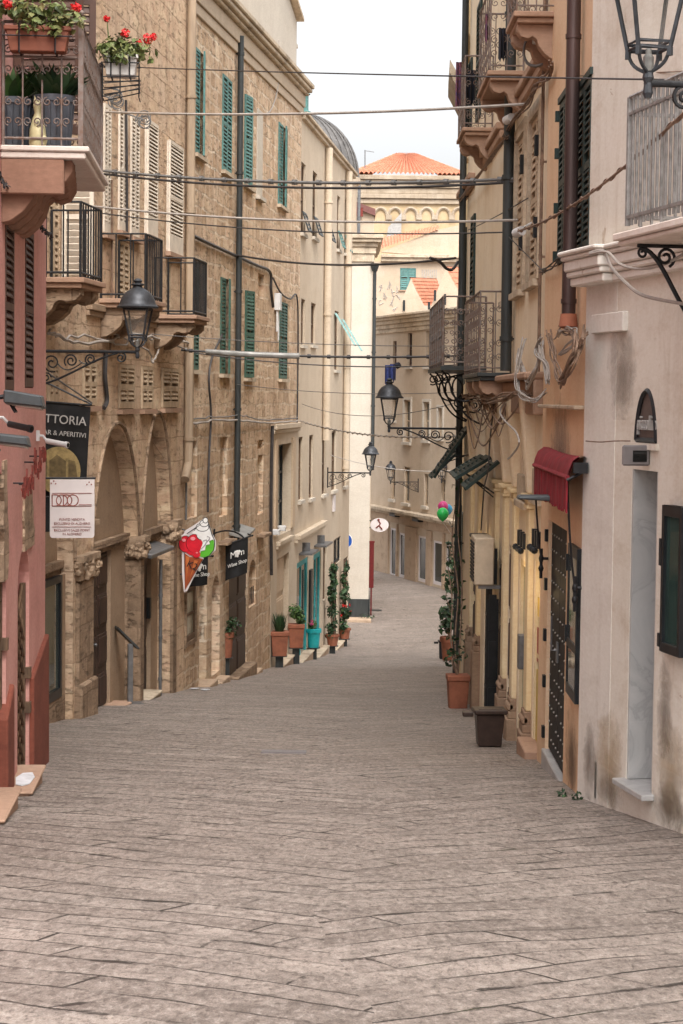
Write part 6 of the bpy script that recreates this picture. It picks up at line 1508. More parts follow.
# black banner
YB = 25.0; bc = P(47, 440, YB); an = math.radians(-12)
bx = V((math.cos(an), math.sin(an), 0)); c0 = P(90, 440, YB); U = V((0,0,1)); hgt = (P(60, 401, YB)-P(60, 478, YB)).z; wid = 1.0
tl = P(90.5, 407, YB)-bx*wid
t = thing('banner_sign', 'black cloth banner with pale lettering hanging over the left doorway behind the white board', 'banner', Matrix.Translation(tl))
m = MB(); nx = 14; nz = 8; nrm = bx.cross(U)
vs = []
for j in range(nz+1):
    for i in range(nx+1):
        u = i/nx*wid*(1-.05*j/nz); v = j/nz*hgt*1.0; vs.append(tl+bx*u-U*(v-.10*(1-i/nx))+nrm*(.02*math.sin(i*.9+j*.4)*j/nz))
m.add(vs+[q-nrm*.004 for q in vs], [(j*(nx+1)+i, j*(nx+1)+i+1, (j+1)*(nx+1)+i+1, (j+1)*(nx+1)+i) for j in range(nz) for i in range(nx)]+[((nz+1)*(nx+1)+j*(nx+1)+i, (nz+1)*(nx+1)+j*(nx+1)+i+1, (nz+1)*(nx+1)+(j+1)*(nx+1)+i+1, (nz+1)*(nx+1)+(j+1)*(nx+1)+i) for j in range(nz) for i in range(nx)])
m.build('cloth', MT['black'], t, smooth=True)
xd = (bx-U*.07).normalized(); upd = (U+bx*.07).normalized(); fo_ = nrm*.03
text('TRATTORIA', .155, tl+bx*.955-U*.235+fo_, xd, upd, MT['textgrey'], t, align='RIGHT', ext=.003, xs=1.0)
text('BAR & APERITIVI', .085, tl+bx*.955-U*.385+fo_, xd, upd, MT['textgrey'], t, align='RIGHT', ext=.003)
em = tl+bx*.60-U*.80+nrm*.045
m = MB(); m.poly_ext([em+bx*math.cos(a)*.29+U*math.sin(a)*.3 for a in [2*PI*k/30 for k in range(30)]], nrm*.004); e_ = m.build('emblem', MT['gold'], t)
m = MB(); q = em+nrm*.006
m.poly_ext([q+bx*a+U*b for a, b in ((-.12,-.1),(-.12,.12),(-.02,.2),(.1,.12),(.1,-.1))], nrm*.003); m.poly_ext([q+bx*a+U*b for a, b in ((-.2,-.12),(-.27,-.1),(-.24,.08),(-.15,.16),(-.15,-.1))], nrm*.003); m.poly_ext([q+bx*a+U*b for a, b in ((.13,-.1),(.13,.14),(.22,.12),(.25,-.08))], nrm*.003); m.build('drawing', MT['golddk'], e_)
m = MB(); a_ = tl+bx*(wid+.0)+U*.0; m.tube([tl-bx*.55+U*.12, a_+U*.02], .016, 6); m.tube([tl-bx*.5-U*(hgt-.12), a_-bx*.03-U*(hgt-.0)], .016, 6); m.tube([tl-bx*.3+U*.62, a_+bx*.02+U*.03], .012, 5); m.each('rod', MT['iron'], t)
m = MB(); hb_ = P(47, 508, YB+.15); m.box(Free(hb_.x, hb_.y, an), -.3, .05, -.01, .012, hb_.z-.3, hb_.z+.42); tag(m.build('banner_sign', MT['black'], base=Matrix.Translation(hb_)), 'narrow black cloth strip showing left of the white sign board below the banner', 'banner')
# white board with linked rings
YW = 23.2; tlw = P(50, 479.5, YW); trw = P(94.5, 479.5, YW); wx = (trw-tlw).normalized(); ww = (trw-tlw).length; wh_ = (P(70, 480, YW)-P(70, 538.5, YW)).z; wn = wx.cross(U)
t = thing('sign_board', 'white sign board with linked rings and red brown print on the left', 'sign', Matrix.Translation(tlw-U*wh_))
m = MB(); rr = .035; pts = []
for cx, cy, a0_ in ((ww-rr, -rr, 90), (rr, -rr, 180)): pass
pts = [tlw+wx*.0, tlw-U*(wh_-rr)] + [tlw+wx*(rr-rr*math.cos(a))-U*(wh_-rr+rr*math.sin(a)) for a in (.5, 1.0, 1.4)] + [tlw+wx*(ww-rr+rr*math.sin(a))-U*(wh_-rr+rr*math.cos(a)) for a in (.2, .7, 1.2)] + [tlw+wx*ww-U*(wh_-rr), tlw+wx*ww]
m.poly_ext(pts, -wn*.018); m.build('panel', MT['signwhite'], t)
W = lambda u, v, k=.004: tlw+wx*(u*ww)-U*(v*wh_)+wn*k
m = MB(); r_ = .125*ww
cy = .355
m.tube([W(.05, cy)+U*r_, W(.05, cy)-U*r_]+[W(.13, cy)+wx*math.sin(a)*r_-U*math.cos(a)*r_ for a in [PI*k/14 for k in range(15)]], .006, 4, closed=True)
m.tube([W(.27, cy)+wx*math.cos(a)*r_+U*math.sin(a)*r_ for a in [2*PI*k/28 for k in range(28)]], .006, 4, closed=True)
m.tube([W(.305, cy)+U*r_, W(.305, cy)-U*r_]+[W(.37, cy)+wx*math.sin(a)*r_-U*math.cos(a)*r_ for a in [PI*k/14 for k in range(15)]], .006, 4, closed=True)
m.tube([W(.515, cy)+wx*math.cos(a)*r_+U*math.sin(a)*r_ for a in [2*PI*k/28 for k in range(28)]], .006, 4, closed=True)
for v, u0, u1 in ((.235, .05, .94), (.455, .05, .94), (.43, .65, .94), (.81, .05, .93)): m.tube([W(u0, v), W(u1, v)], .0035, 4)
for u, v in ((.03, .065), (.085, .025), (.13, .07), (.83, .085), (.88, .045), (.93, .085)): m.ball(W(u, v, .005), .009, .006, .009, 7)
m.build('emblem', MT['signtext'], t)
for i, (s_, v) in enumerate((('PUNTO VENDITA', .70), ('ESCLUSIVO DI ALGHERO', .77), ('EXCLUSIVE SALES POINT', .885), ('IN ALGHERO', .95))): text(s_, .038*1.0, W(.5, v), wx, U, MT['signtext'], t, ext=.002)
m = MB(); m.tube([W(-.9, -.02, -.03), W(1.02, -.02, -.03)], .014, 6); m.tube([W(-.9, .3, -.03), W(-.0, .3, -.03)], .012, 6); m.build('rod', MT['iron'], t)
# ice-cream cone sign
YI = 35.0; ic = P(197, 555, YI); s_ = 35.0/2000
I = lambda x, y, k=0.0: P(x, y, YI)-V((0, k, 0))
t = thing('ice_cream_sign', 'flat ice cream cone sign with red and green scoops and cone lettering', 'sign', Matrix.Translation(I(184, 592)))
m = MB(); m.poly_ext([I(*q) for q in ((184, 592), (182, 574), (182, 552), (177, 545), (178, 537), (186, 530), (194, 525), (203, 519), (206.5, 518), (209.5, 525), (212, 533), (216, 541), (215.5, 550), (210, 556), (204, 558), (197, 571), (187, 591))], (0, .03, 0)); m.build('backing', MT['signwhite'], t)
def patch(pts, k, mat, nm, th=.006): m_ = MB(); m_.poly_ext([I(x, y, k) for x, y in pts], (0, -th, 0)); return m_.build(nm, MT[mat], t)
circ = lambda cx, cy, rx, ry, n=18: [(cx+rx*math.cos(2*PI*k/n), cy+ry*math.sin(2*PI*k/n)) for k in range(n)]
patch([(184.5, 553), (185, 590), (203, 559), (196, 557), (190, 557)], .004, 'cone', 'cone')
patch([(186, 556), (186.5, 580), (189.5, 557)], .012, 'conel', 'cone_highlight', .003); patch([(194.5, 560), (190, 578), (198, 561)], .012, 'conel', 'cone_highlight', .003)
patch([(199, 556), (204, 557.5), (210, 555), (214, 549), (214, 541), (211, 538), (204, 545)], .006, 'icegreen', 'pistachio_scoop')
patch(circ(185.5, 544, 6.5, 8), .008, 'red', 'cherry_scoop'); patch(circ(194.5, 543.5, 8, 9), .016, 'red', 'cherry_scoop'); patch(circ(196.5, 554, 4, 3.6), .024, 'red', 'cherry_scoop'); patch([(188, 548), (200, 550), (198, 556), (190, 555), (186, 552)], .012, 'red', 'cherry_scoop')
patch(circ(193, 538.5, 2.6, 1.8, 10), .030, 'pinkhi', 'highlight', .002); patch(circ(184, 540, 2, 1.6, 10), .030, 'pinkhi', 'highlight', .002); patch(circ(197, 552.5, 1.2, .8, 8), .034, 'pinkhi', 'highlight', .002)
for k_, (cx_, cy_, rx_, ry_) in enumerate(((202.5, 535, 5.5, 4.6), (201.5, 531, 6.6, 4.2), (202.5, 527.2, 6, 3.7), (204.3, 523.3, 4, 3), (205.6, 520.2, 2.2, 2.4))): patch(circ(cx_, cy_, rx_+.7, ry_+.7), .0205+.003*k_, 'inkblack', 'cream_outline', .002); patch(circ(cx_, cy_, rx_, ry_), .0225+.003*k_, 'cream_white', 'whipped_cream', .002)
patch([(207, 520), (203, 522), (199, 528), (194, 531), (192, 533), (196, 534), (200, 537), (203, 543), (200, 551), (205, 550), (206, 545), (210, 544), (209, 541), (214, 539), (211, 535), (211, 530), (208, 527), (208, 523)], .02, 'cream_white', 'whipped_cream')
m = MB()
for c in (((203, 541), (207, 540), (205, 545), (201, 549)), ((207, 536), (210, 538), (207, 542))): m.tube([I(x, y, .03) for x, y in catmull([(a, b, 0) for a, b in c], 5) for x, y in [(x, y)]] if False else [I(q.x, q.y, .03) for q in catmull([(a, b, 0) for a, b in c], 5)], .009, 4)
m.build('cream_outline', MT['greygr'], t)
m = MB()
for c in (circ(194.5, 543.5, 8.2, 9.2), circ(185.5, 544, 6.8, 8.2)): m.tube([I(x, y, .014) for x, y in c], .006, 4, closed=True)
m.tube([I(x, y, .012) for x, y in ((184.5, 553), (185, 590), (203, 559))], .006, 4); m.tube([I(x, y, .028) for x, y in ((207, 519.5), (197, 527), (187, 533.5))], .008, 4); m.tube([I(x, y, .028) for x, y in ((207.5, 520), (212, 534), (215, 541), (214, 549.5), (209.5, 555.5), (203.5, 558))], .007, 4); m.build('outline', MT['inkblack'], t)
text('K2', .17, I(186, 566, .02), V((1, 0, -.45)), V((.45, 0, 1)), MT['inkblack'], t, align='LEFT', ext=.004)
m = MB(); m.tube([I(184, 530, -.02), I(170, 529, -.02)+V((-.05, .5, 0))], .02, 6); m.tube([I(184, 575, -.02), I(174, 575, -.02)+V((-.05, .5, 0))], .015, 6); m.build('arm', MT['steel'], t)
# wine shop banners
def wine(label, x0, x1, yt, yb, Y, full, slope):
    p0, p1 = P(x0, yt+slope, Y), P(x1, yt, Y+.25); xx = (p1-p0); ww_ = xx.length; xx.normalize(); h = (P(x0, yt, Y)-P(x0, yb, Y)).z; nn = xx.cross(U).normalized()
    t = thing('banner_sign', label, 'banner', Matrix.Translation(p0-U*h), 'black wine shop banners')
    uu = nn.cross(xx)*-1 if False else U
    m = MB(); vs = []; k = 10
    for j in range(7):
        for i in range(k+1): vs.append(p0+xx*(ww_*i/k)-U*(h*j/6)+nn*(.02*math.sin(i*.8+j*.5)*j/6))
    m.add(vs+[q-nn*.004 for q in vs], [(j*(k+1)+i, j*(k+1)+i+1, (j+1)*(k+1)+i+1, (j+1)*(k+1)+i) for j in range(6) for i in range(k)]+[(77+j*(k+1)+i, 77+j*(k+1)+i+1, 77+(j+1)*(k+1)+i+1, 77+(j+1)*(k+1)+i) for j in range(6) for i in range(k)])
    m.build('cloth', MT['black'], t, smooth=True); c = p0+xx*ww_*.5+nn*.03
    up_ = U
    text('M  n', .185 if full else .17, c-U*h*.42, xx, up_, MT['textwhite'], t, ext=.003); text('Wine Shop', .105, c-U*h*.66, xx, up_, MT['textwhite'], t, ext=.003, xs=.95)
    m = MB(); g = c-U*h*.38-xx*.0
    for a, b in ((-.045, .06), (.0, .07), (.045, .06), (-.03, .02), (.02, .025), (0, -.02)): m.ball(g+xx*a+U*b, .03, .012, .03, 8)
    m.build('grape_emblem', MT['textwhite'], t)
    m = MB(); m.tube([p0-xx*.02+U*.01, p1+U*.01+xx*.12], .016, 6); m.tube([p1+xx*.1, p1+xx*.1+V((-.1, .3, .02))], .016, 6); m.build('rod', MT['iron'], t); return t
wine('black cloth wine shop banner with white lettering over the terracotta pot', 225.5, 248, 537.5, 573, 39.7, True, 8)
wine('black wine shop banner half hidden behind the ice cream sign', 189, 208, 557, 585, 35.8, False, 2)
s, z = S.hit(213, 534); m = MB(); m.tube(bez(S.p(s, 0, z), S.p(s, .2, z+.1), S.p(s-.2, .5, z+.12), S.p(s-.5, .7, z-.05), 8), .018, 6); m.tube([S.p(s, 0, z-.2), S.p(s, .03, z+.1)], .02, 6); tag(m.build('sign_hook', MT['iron'], base=S.mat(s, 0, z)), 'empty curved iron sign bracket on the stone wall above the wine banners', 'bracket')
s, z = S.hit(229, 535); m = MB(); m.hexa([S.p(s, 0, z), S.p(s+1.3, 0, z+.1), S.p(s+1.3, .35, z+.02), S.p(s, .35, z-.08), S.p(s, 0, z+.06), S.p(s+1.3, 0, z+.16), S.p(s+1.3, .35, z+.06), S.p(s, .35, z-.04)]); m.build('door_canopy', MT['galv'], sth)
# menu stand on the left pavement
mp = P(130, 707, 30.6); mg = ground(mp.y); FS = Free(mp.x, mp.y, .35); t = thing('menu_stand', 'slim dark metal lectern stand with slanted top by the arcade door', 'menu stand', FS.mat(0, 0, mg))
m = MB(); m.box(FS, -.04, .04, -.03, .03, mg+.02, mg+.95); m.build('post', MT['steel'], t, bevel=.006); m = MB(); m.box(FS, -.2, .2, -.18, .18, mg+.001, mg+.025); m.build('base', MT['steel'], t, bevel=.005)
m = MB(); m.hexa([FS.p(-.2,-.04,mg+1.18),FS.p(.12,-.04,mg+.86),FS.p(.12,.3,mg+.86),FS.p(-.2,.3,mg+1.18),FS.p(-.19,-.04,mg+1.21),FS.p(.14,-.04,mg+.88),FS.p(.14,.3,mg+.88),FS.p(-.19,.3,mg+1.21)]); m.build('top', MT['pipedark'], t)

# =================================================================== planters
def planter(label, px, py, Y, r, h, mat, kind, seed, stand=0.0, group=None, name='potted_plant', square=False, z=None, fol=1.0):
    b = P(px, py, Y); g = ground(Y); b = V((b.x, b.y, g)); zb = g+stand; rn = random.Random(seed)
    t = thing(name, label, 'potted plant', Matrix.Translation(b), group); c = V((b.x, b.y, 0))
    m = MB()
    if square:
        F_ = Free(b.x, b.y, .05); m.frustum(F_, -r*.8, r*.8, -r*.8, r*.8, zb, zb+h*.84, 1.22); m.box(F_, -r*1.06, r*1.06, -r*1.06, r*1.06, zb+h*.84, zb+h)
    else: m.lathe(c, [(r*.72, zb+.001), (r*.74, zb+.02), (r*.93, zb+h*.78), (r*1.08, zb+h*.79), (r*1.1, zb+h*.985), (r*1.0, zb+h), (r*.92, zb+h*.9), (0, zb+h*.88)], 22)
    m.build('pot', MT[mat], t, smooth=not square, bevel=.01 if square else 0)
    if stand > 0:
        m = MB(); F_ = Free(b.x, b.y); m.box(F_, -r*.45, r*.45, -r*.45, r*.45, g-.1, zb-.01); m.box(F_, -r*.9, r*.9, -r*.9, r*.9, zb-.012, zb); m.build('stand', MT['pipedark'], t)
    m = MB(); top = V((b.x, b.y, zb+h*.93))
    if kind == 'bush':
        for k in range(9): leaves(m, top+V((rn.uniform(-.6,.6)*r, rn.uniform(-.6,.6)*r, rn.uniform(.02, .3)*fol)), (r*.6, r*.6, .15*fol), 60, .07, rn)
    elif kind == 'grass':
        for k in range(260): a = rn.uniform(0, 6.28); e = rn.uniform(.1, 1.15)*r; blade(m, top+V((math.cos(a)*r*.4, math.sin(a)*r*.4, 0)), top+V((math.cos(a)*e, math.sin(a)*e, rn.uniform(.12, .42)*fol)), .025, rn)
    elif kind == 'flowers':
        for k in range(6): leaves(m, top+V((rn.uniform(-.7,.7)*r, rn.uniform(-.7,.7)*r, rn.uniform(.02, .2))), (r*.6, r*.6, .12), 45, .06, rn)
        f = MB()
        for k in range(3): leaves(f, top+V((rn.uniform(-.5,.3)*r, rn.uniform(-.9,-.3)*r, rn.uniform(.15, .26))), .05, 14, .04, rn)
        f.each('flower_head', MT['flowerp'], t, 14, weld=False)
    elif kind == 'trail':
        for k in range(14): leaves(m, top+V((rn.uniform(-1.0,1.3)*r, rn.uniform(-.8,.8)*r, rn.uniform(-.05, .28))), (.14, .14, .12), 26, .06, rn)
    elif kind == 'vine': pass
    if m.v: m.build('foliage', MT['leafd'] if kind in ('grass', 'trail') else MT['leaf'], t)
    return t, top
gp = 'terracotta pots before the beige shopfronts'
planter('large terracotta pot of grassy greenery, nearest of the pots by the beige shops', 279.5, 650, 47.2, .205, .58, 'terra', 'grass', 1, .30, gp, square=True, fol=1.2)
planter('large terracotta pot with a leafy bush, second along the beige shops', 296, 650, 50.2, .20, .60, 'terra', 'bush', 2, .42, gp, square=True, fol=1.3)
planter('turquoise pot with small pink flowers before the turquoise shopfront', 313.5, 650, 54.6, .20, .52, 'potturq', 'flowers', 3, .32, gp)
planter('tall terracotta pot with trailing plant beneath the wine shop banner', 226.5, 655, 40.4, .14, .52, 'terra', 'trail', 4, .45, gp, fol=1.2)
# climbing plants by the beige doors
def climber(label, px, py_b, py_t, Y, wpx, seed, potmat='terra', group='climbing plants by the beige doors', side=None):
    t, top = planter(label, px, py_b, Y, .19, .34, potmat, 'vine', seed, .25, group); rn = random.Random(seed)
    zt_ = P(px, py_t, Y).z; m = MB(); st = MB(); w = wpx/2000*Y*.5
    for k in range(3): st.tube([top+V((rn.uniform(-.08,.08), 0, 0))]+[V((top.x+rn.uniform(-w,w)*.6, top.y+rn.uniform(-.1,.1), top.z+(zt_-top.z)*j/5)) for j in range(1, 6)], .018, 5)
    st.build('stem', MT['cableb'], t)
    n = int((zt_-top.z)/.13)
    for k in range(n):
        z = top.z+(zt_-top.z)*k/n; wk = w*rn.uniform(.6, 1.1)*(1.15-.5*k/n)
        leaves(m, V((top.x+rn.uniform(-.45,.45)*w, top.y+rn.uniform(-.15,.15), z+rn.uniform(-.06,.06))), (wk*rn.uniform(.8,1.25), .26, .16), rn.randint(24, 60), rn.uniform(.085,.13), rn)
    m.build('foliage', MT['leafd'], t); return t, top
climber('tall dark climbing plant in a terracotta pot, nearer of two by the beige doors', 332.5, 640, 562, 58.6, 11, 6)
t_, top_ = climber('tall dark climbing plant with red flowers at the far corner of the beige house', 344.5, 635, 560, 63.2, 9.5, 7)
m = MB(); rn = random.Random(8)
for k in range(5): leaves(m, top_+V((rn.uniform(-.15,.25), -.28, rn.uniform(.2, .8))), .045, 10, .045, rn)
m.each('flower_head', MT['flower'], t_, 10, weld=False)
# right side: square terracotta planter with vine, small pot, black planter, brown bin
def vine_stems(t, base, pts_list, mat_st, seed, lsz=.1, dens=10):
    rn = random.Random(seed); st = MB(); lf = MB()
    for pts in pts_list:
        c = catmull([base]+pts, 8); st.tube(c, .016, 5, r1=.008)
        for q in c[4:]:
            if rn.random() < .6: leaves(lf, q+V((rn.uniform(-.08,.08), rn.uniform(-.1,.1), rn.uniform(-.05,.08))), (.1, .1, .1), dens, lsz, rn)
    st.build('stem', MT[mat_st], t); lf.build('foliage', MT['leafd'], t)
YP = 30.6
t, top = planter('large square terracotta planter with a thin climbing vine against the ochre wall', 457.5, 705, YP, .165, .53, 'terra', 'vine', 21, 0, 'planters along the right wall', square=True)
vine_stems(t, top, [[P(455, 640, YP+1), P(458, 590, YP+2.5), P(452, 540, YP+3.6), P(456, 500, YP+4)], [P(460, 640, YP+1), P(462, 580, YP+2), P(458, 530, YP+3), P(461, 480, YP+3.6)], [P(452, 660, YP), P(462, 655, YP+.5)], [P(451, 640, YP+.6), P(452, 600, YP+2), P(447, 560, YP+3)]], 'cableb', 22, .075, 3)
t, top = planter('small terracotta pot with a spreading twiggy plant farther down the right side', 449, 655, 54.6, .24, .66, 'terra', 'vine', 23, 0, 'planters along the right wall')
vine_stems(t, top, [[P(445, 625, 54.5), P(440, 628, 54.3)], [P(446, 618, 54.5), P(442, 611, 54.3)], [P(450, 610, 54.5), P(446, 596, 54.5), P(450, 575, 54.5)], [P(452, 600, 54.6), P(453, 570, 54.6), P(449, 545, 54.7)], [P(448, 620, 54.5), P(455, 606, 54.5)]], 'cableb', 24, .14, 6)
def bin_(name, label, px, Y, w, h, mat, cat, k=1.2, grp=None):
    q = P(px, 700, Y); g = ground(Y); F_ = Free(q.x, q.y, .06); t = thing(name, label, cat, F_.mat(0, 0, g), grp)
    m = MB(); m.frustum(F_, -w*.5, w*.5, -w*.42, w*.42, g+.002, g+h-.05, k); m.build('body', MT[mat], t, bevel=.012)
    m = MB(); m.box(F_, -w*.5*k-.03, w*.5*k+.03, -w*.42*k-.03, w*.42*k+.03, g+h-.05, g+h); m.box(F_, -w*.5*k+.02, w*.5*k-.02, -w*.42*k+.02, w*.42*k-.02, g+h-.02, g+h+.006); m.build('rim', MT[mat], t, bevel=.01)
    m = MB(); m.box(F_, -w*.5*k-.15, -w*.5*k-.03, -.06, .06, g+h-.09, g+h-.04); m.build('handle', MT[mat], t, bevel=.008); return t
bin_('planter_bin', 'square dark brown plastic planter bin standing at the foot of the pilasters', 489.5, 23.0, .265, .43, 'potbrown', 'bin', 1.22)
bin_('planter_bin', 'small black planter beside the farther terracotta pot on the right', 443.5, 56, .26, .52, 'black', 'bin', 1.1)
# balloons
for px, py, r, mat, lab in ((442.8, 514, .30, 'bgreen', 'green balloon, lowest of three tied at the right wall'), (443, 506.5, .26, 'bpink', 'pink balloon behind the green one at the right wall'), (447.5, 509.5, .26, 'bblue', 'blue balloon partly hidden between the pink one and the wall')):
    Yb = {'bgreen': 50, 'bpink': 50.5, 'bblue': 50.7}[mat]; c = P(px, py, Yb); r = r*.52
    t = thing('balloon', lab, 'balloon', Matrix.Translation(c), 'balloons tied at the right wall'); m = MB(); m.lathe(c, [(0, r*1.05), (r*.35, r*.98), (r*.7, r*.74), (r*.95, r*.3), (r*.98, 0), (r*.86, -r*.42), (r*.55, -r*.86), (r*.2, -r*1.12), (.012, -r*1.2), (.02, -r*1.27)], 20); m.build('skin', MT[mat], t, smooth=True)
    m = MB(); m.tube([c-U*r*1.25, c+V((.25, .2, -.55))], .004, 4); m.build('string', MT['camwhite'], t)
# laundry
def cloth(label, px0, px1, yt, yb, Y, mat, seed, grp='laundry on the balconies', folds=5):
    rn = random.Random(seed); a, b = P(px0, yt, Y), P(px1, yt, Y+.15); h = (P(px0, yt, Y)-P(px0, yb, Y)).z; m = MB(); nx, nz = 16, 8; vs = []
    for j in range(nz+1):
        for i in range(nx+1):
            q = a+(b-a)*(i/nx); vs.append(q+V((0, .045*math.sin(i/nx*folds*PI+seed)*(.3+j/nz), -h*(j/nz)*(1-.08*math.sin(i*.9+seed)))))
    m.add(vs+[q+V((0,.008,0)) for q in vs], [(j*(nx+1)+i, j*(nx+1)+i+1, (j+1)*(nx+1)+i+1, (j+1)*(nx+1)+i) for j in range(nz) for i in range(nx)]+[((nz+1)*(nx+1)+j*(nx+1)+i, (nz+1)*(nx+1)+j*(nx+1)+i+1, (nz+1)*(nx+1)+(j+1)*(nx+1)+i+1, (nz+1)*(nx+1)+(j+1)*(nx+1)+i) for j in range(nz) for i in range(nx)])
    return tag(m.build('laundry', MT[mat], base=Matrix.Translation(a), smooth=True), label, 'laundry', grp)
cloth('dark patterned garment hung at the middle upper balcony on the right', 485.5, 491, 14, 42, 24.6, 'clothpat', 1)
cloth('black garment hanging low at the middle upper balcony on the right', 499, 507, 28, 60, 24.0, 'clothdark', 2)
cloth('navy patterned cloth draped over the lowest upper balcony rail on the right', 456, 461.5, 62, 108, 29.4, 'clothpat', 3, folds=3)
cloth('dark cloth hanging inside the lowest upper balcony on the right', 466, 476, 70, 106, 29.3, 'clothdark', 4)
lt = thing('laundry', 'blue clothes hung on the line just above the black lantern on the right', 'laundry', Matrix.Translation(P(391, 364, 37)))
for k, (x0, x1, yt, yb, c) in enumerate(((385, 391, 365, 385, 'clothblue'), (390, 396, 364, 381, 'clothblue'))):
    o = cloth('x', x0, x1, yt, yb, 37+.1*k, c, 7+k, folds=2); w_ = WM[o.name]; o.name = 'shirt'; 
    for kk in ('label', 'category', 'group'): 
        if kk in o: del o[kk]
    o.parent = lt; o.matrix_world = w_; o.matrix_local = WM[lt.name].inverted() @ w_
m = MB(); m.ball(P(398, 365.5, 37), .07, .05, .06, 8, .2, random.Random(1)); m.build('peg_bundle', MT['clothdark'], lt)
# weeds, litter, grate
rn = random.Random(40)
for px, py, lab in ((562, 803, 'small green weed growing at the foot of the white pilaster'), (577, 806, 'tiny dark weed in the joint before the white pilaster')):
    Yw = 1.7/((py-398-4)/2000.0-.1); q = P(px, py, Yw); m = MB(); leaves(m, V((q.x, q.y, ground(q.y)+.04)), (.05, .05, .05), 22, .04, rn); m.tube([V((q.x, q.y, ground(q.y))), V((q.x, q.y, ground(q.y)+.09))], .004, 4); tag(m.build('weed_tuft', MT['leafd'], base=Matrix.Translation((q.x, q.y, ground(q.y)))), lab, 'weeds')
Yg = 1.7/((757-398)/2000.0-.1); q0_ = P(261, 757, Yg); q1_ = P(306, 757, Yg); m = MB(); F_ = Free(q0_.x, q0_.y)
wg = q1_.x-q0_.x; g = ground(q0_.y)
t = thing('drain_grate', 'narrow iron drain grate set across the paving in mid street', 'drain grate', Matrix.Translation((q0_.x, q0_.y, g)))
def gb(m, x0, x1, y0, y1, h0, h1):
    ya = q0_.y; m.hexa([V((q0_.x+x, ya+y, ground(ya+y)+h)) for h in (h0, h1) for x, y in ((x0, y0), (x1, y0), (x1, y1), (x0, y1))])
m = MB(); gb(m, 0, wg, 0, .05, .0, .022); gb(m, 0, wg, .25, .3, .0, .022); 
for k in range(15): gb(m, wg*k/15, wg*k/15+.03, .05, .25, .0, .02)
m.build('bars', MT['heater'], t); m = MB(); gb(m, .02, wg-.02, .04, .26, .004, .008); m.build('pit', MT['pipedark'], t)
for px, py, lab in ((205, 692, 'small white scrap of litter on the paving left side'), (194, 691, 'smaller pale scrap of litter left of the white one')):
    Yw = 1.7/((py-396)/2000.0-.1); q = P(px, py, Yw); m = MB(); m.poly_ext([V((q.x+.1*math.cos(a)*rn.uniform(.6,1), q.y+.16*math.sin(a), ground(q.y+.16*math.sin(a))+.02)) for a in [2*PI*k/7 for k in range(7)]], (0,0,.012)); tag(m.build('litter', MT['paper'], base=Matrix.Translation((q.x, q.y, ground(q.y)))), lab, 'litter')

# =================================================================== cables over the street
def onw(F, x, y, n=.04):
    s, z = F.hit(x, y, n); return F.p(s, n, z)
def span(label, a, b, sag, r, mat, mids=None, clips=0, name='cable', twist=0):
    a, b = V(a), V(b); n = 26; pts = [a+(b-a)*(i/n)-U*(sag*4*(i/n)*(1-i/n)) for i in range(n+1)]; m = MB(); m.tube(pts, r, 6)
    if twist:
        m2 = []
        fine = 130
        for i in range(fine+1):
            t = i/fine; q = a+(b-a)*t-U*(sag*4*t*(1-t)); ph = t*twist*2*PI; m2.append(q+U*math.cos(ph)*r*1.9+V((0,1,0))*math.sin(ph)*r*1.9)
        m.tube(m2, r*.7, 4)
    for k in range(clips):
        t = (k+.5)/clips; q = a+(b-a)*t-U*(sag*4*t*(1-t)); d = (b-a).normalized(); m.tube([q-d*.03, q+d*.03], r*1.8, 6)
    return tag(m.build(name, MT[mat], base=Matrix.Translation(a), smooth=True), label, 'cable', 'cables strung along and across the street')
span('thin dark cable, highest of those crossing to the top right lantern', onw(L, 104, 66), onw(R1, 690, 80), .02, .008, 'cabled')
span('second thin brown cable ending beside the top right lantern', onw(R2, 577, 76), onw(R1, 690, 71), .0, .005, 'cableb')
span('pale conduit crossing high from cream shutters to the ochre house', onw(L, 106, 112), onw(R3, 527, 104), .07, .018, 'cablew', clips=0)
span('thick dark cable bundle with ties crossing in front of the church roof', onw(L, 104, 171), onw(R3, 514, 179), .1, .022, 'cableg', clips=17)
span('thinner black cable lashed along the thick tied bundle', onw(L, 104, 174), onw(R3, 514, 182), .13, .018, 'cabled')
span('grey cable pair, upper, crossing below the thick tied bundle', onw(L, 90, 206), onw(R3, 518, 220), .10, .017, 'cablew', clips=0)
span('thin dark cable just below the upper grey pair', onw(L, 100, 213), onw(R3, 512, 232), .12, .010, 'cabled')
span('black drooping cable from the stone house to the right corner pipe', onw(S, 236, 255), onw(R3, 455.5, 258, .2), .16, .022, 'cabled')
c = [P(430, 258, 34), P(440, 262, 34.2), P(447, 269, 34.4), P(453, 269, 34.6), P(458, 262, 34.8)]; m = MB(); m.tube(catmull(c, 6), .028, 5); tag(m.build('cable', MT['cabled'], base=Matrix.Translation(c[0]), smooth=True), 'slack black loop of cable near the right corner pipe', 'cable', 'cables strung along and across the street')
a_, b_ = onw(L, 181, 350), onw(R3, 458, 356, .15); span('black cable crossing at lantern height to the far iron balcony', a_, b_, .06, .022, 'cabled', clips=14)
q0_, q1_ = a_+(b_-a_)*.09-U*.02, a_+(b_-a_)*.43-U*.058; m = MB(); m.tube([q0_+(q1_-q0_)*(i/8)-U*.012*math.sin(PI*i/8) for i in range(9)], .05, 8); tag(m.build('cable_sleeve', MT['galv'], base=Matrix.Translation(q0_), smooth=True), 'thick pale grey sleeve around the cable before the lower green shutters', 'cable sleeve')
span('thin black cable just under the sleeved one', onw(S, 189, 352), onw(R3, 456, 365, .15), .12, .012, 'cabled')
span('thin wire crossing above the sleeved cable', onw(L, 150, 334), onw(R3, 462, 346), .06, .007, 'cableg')
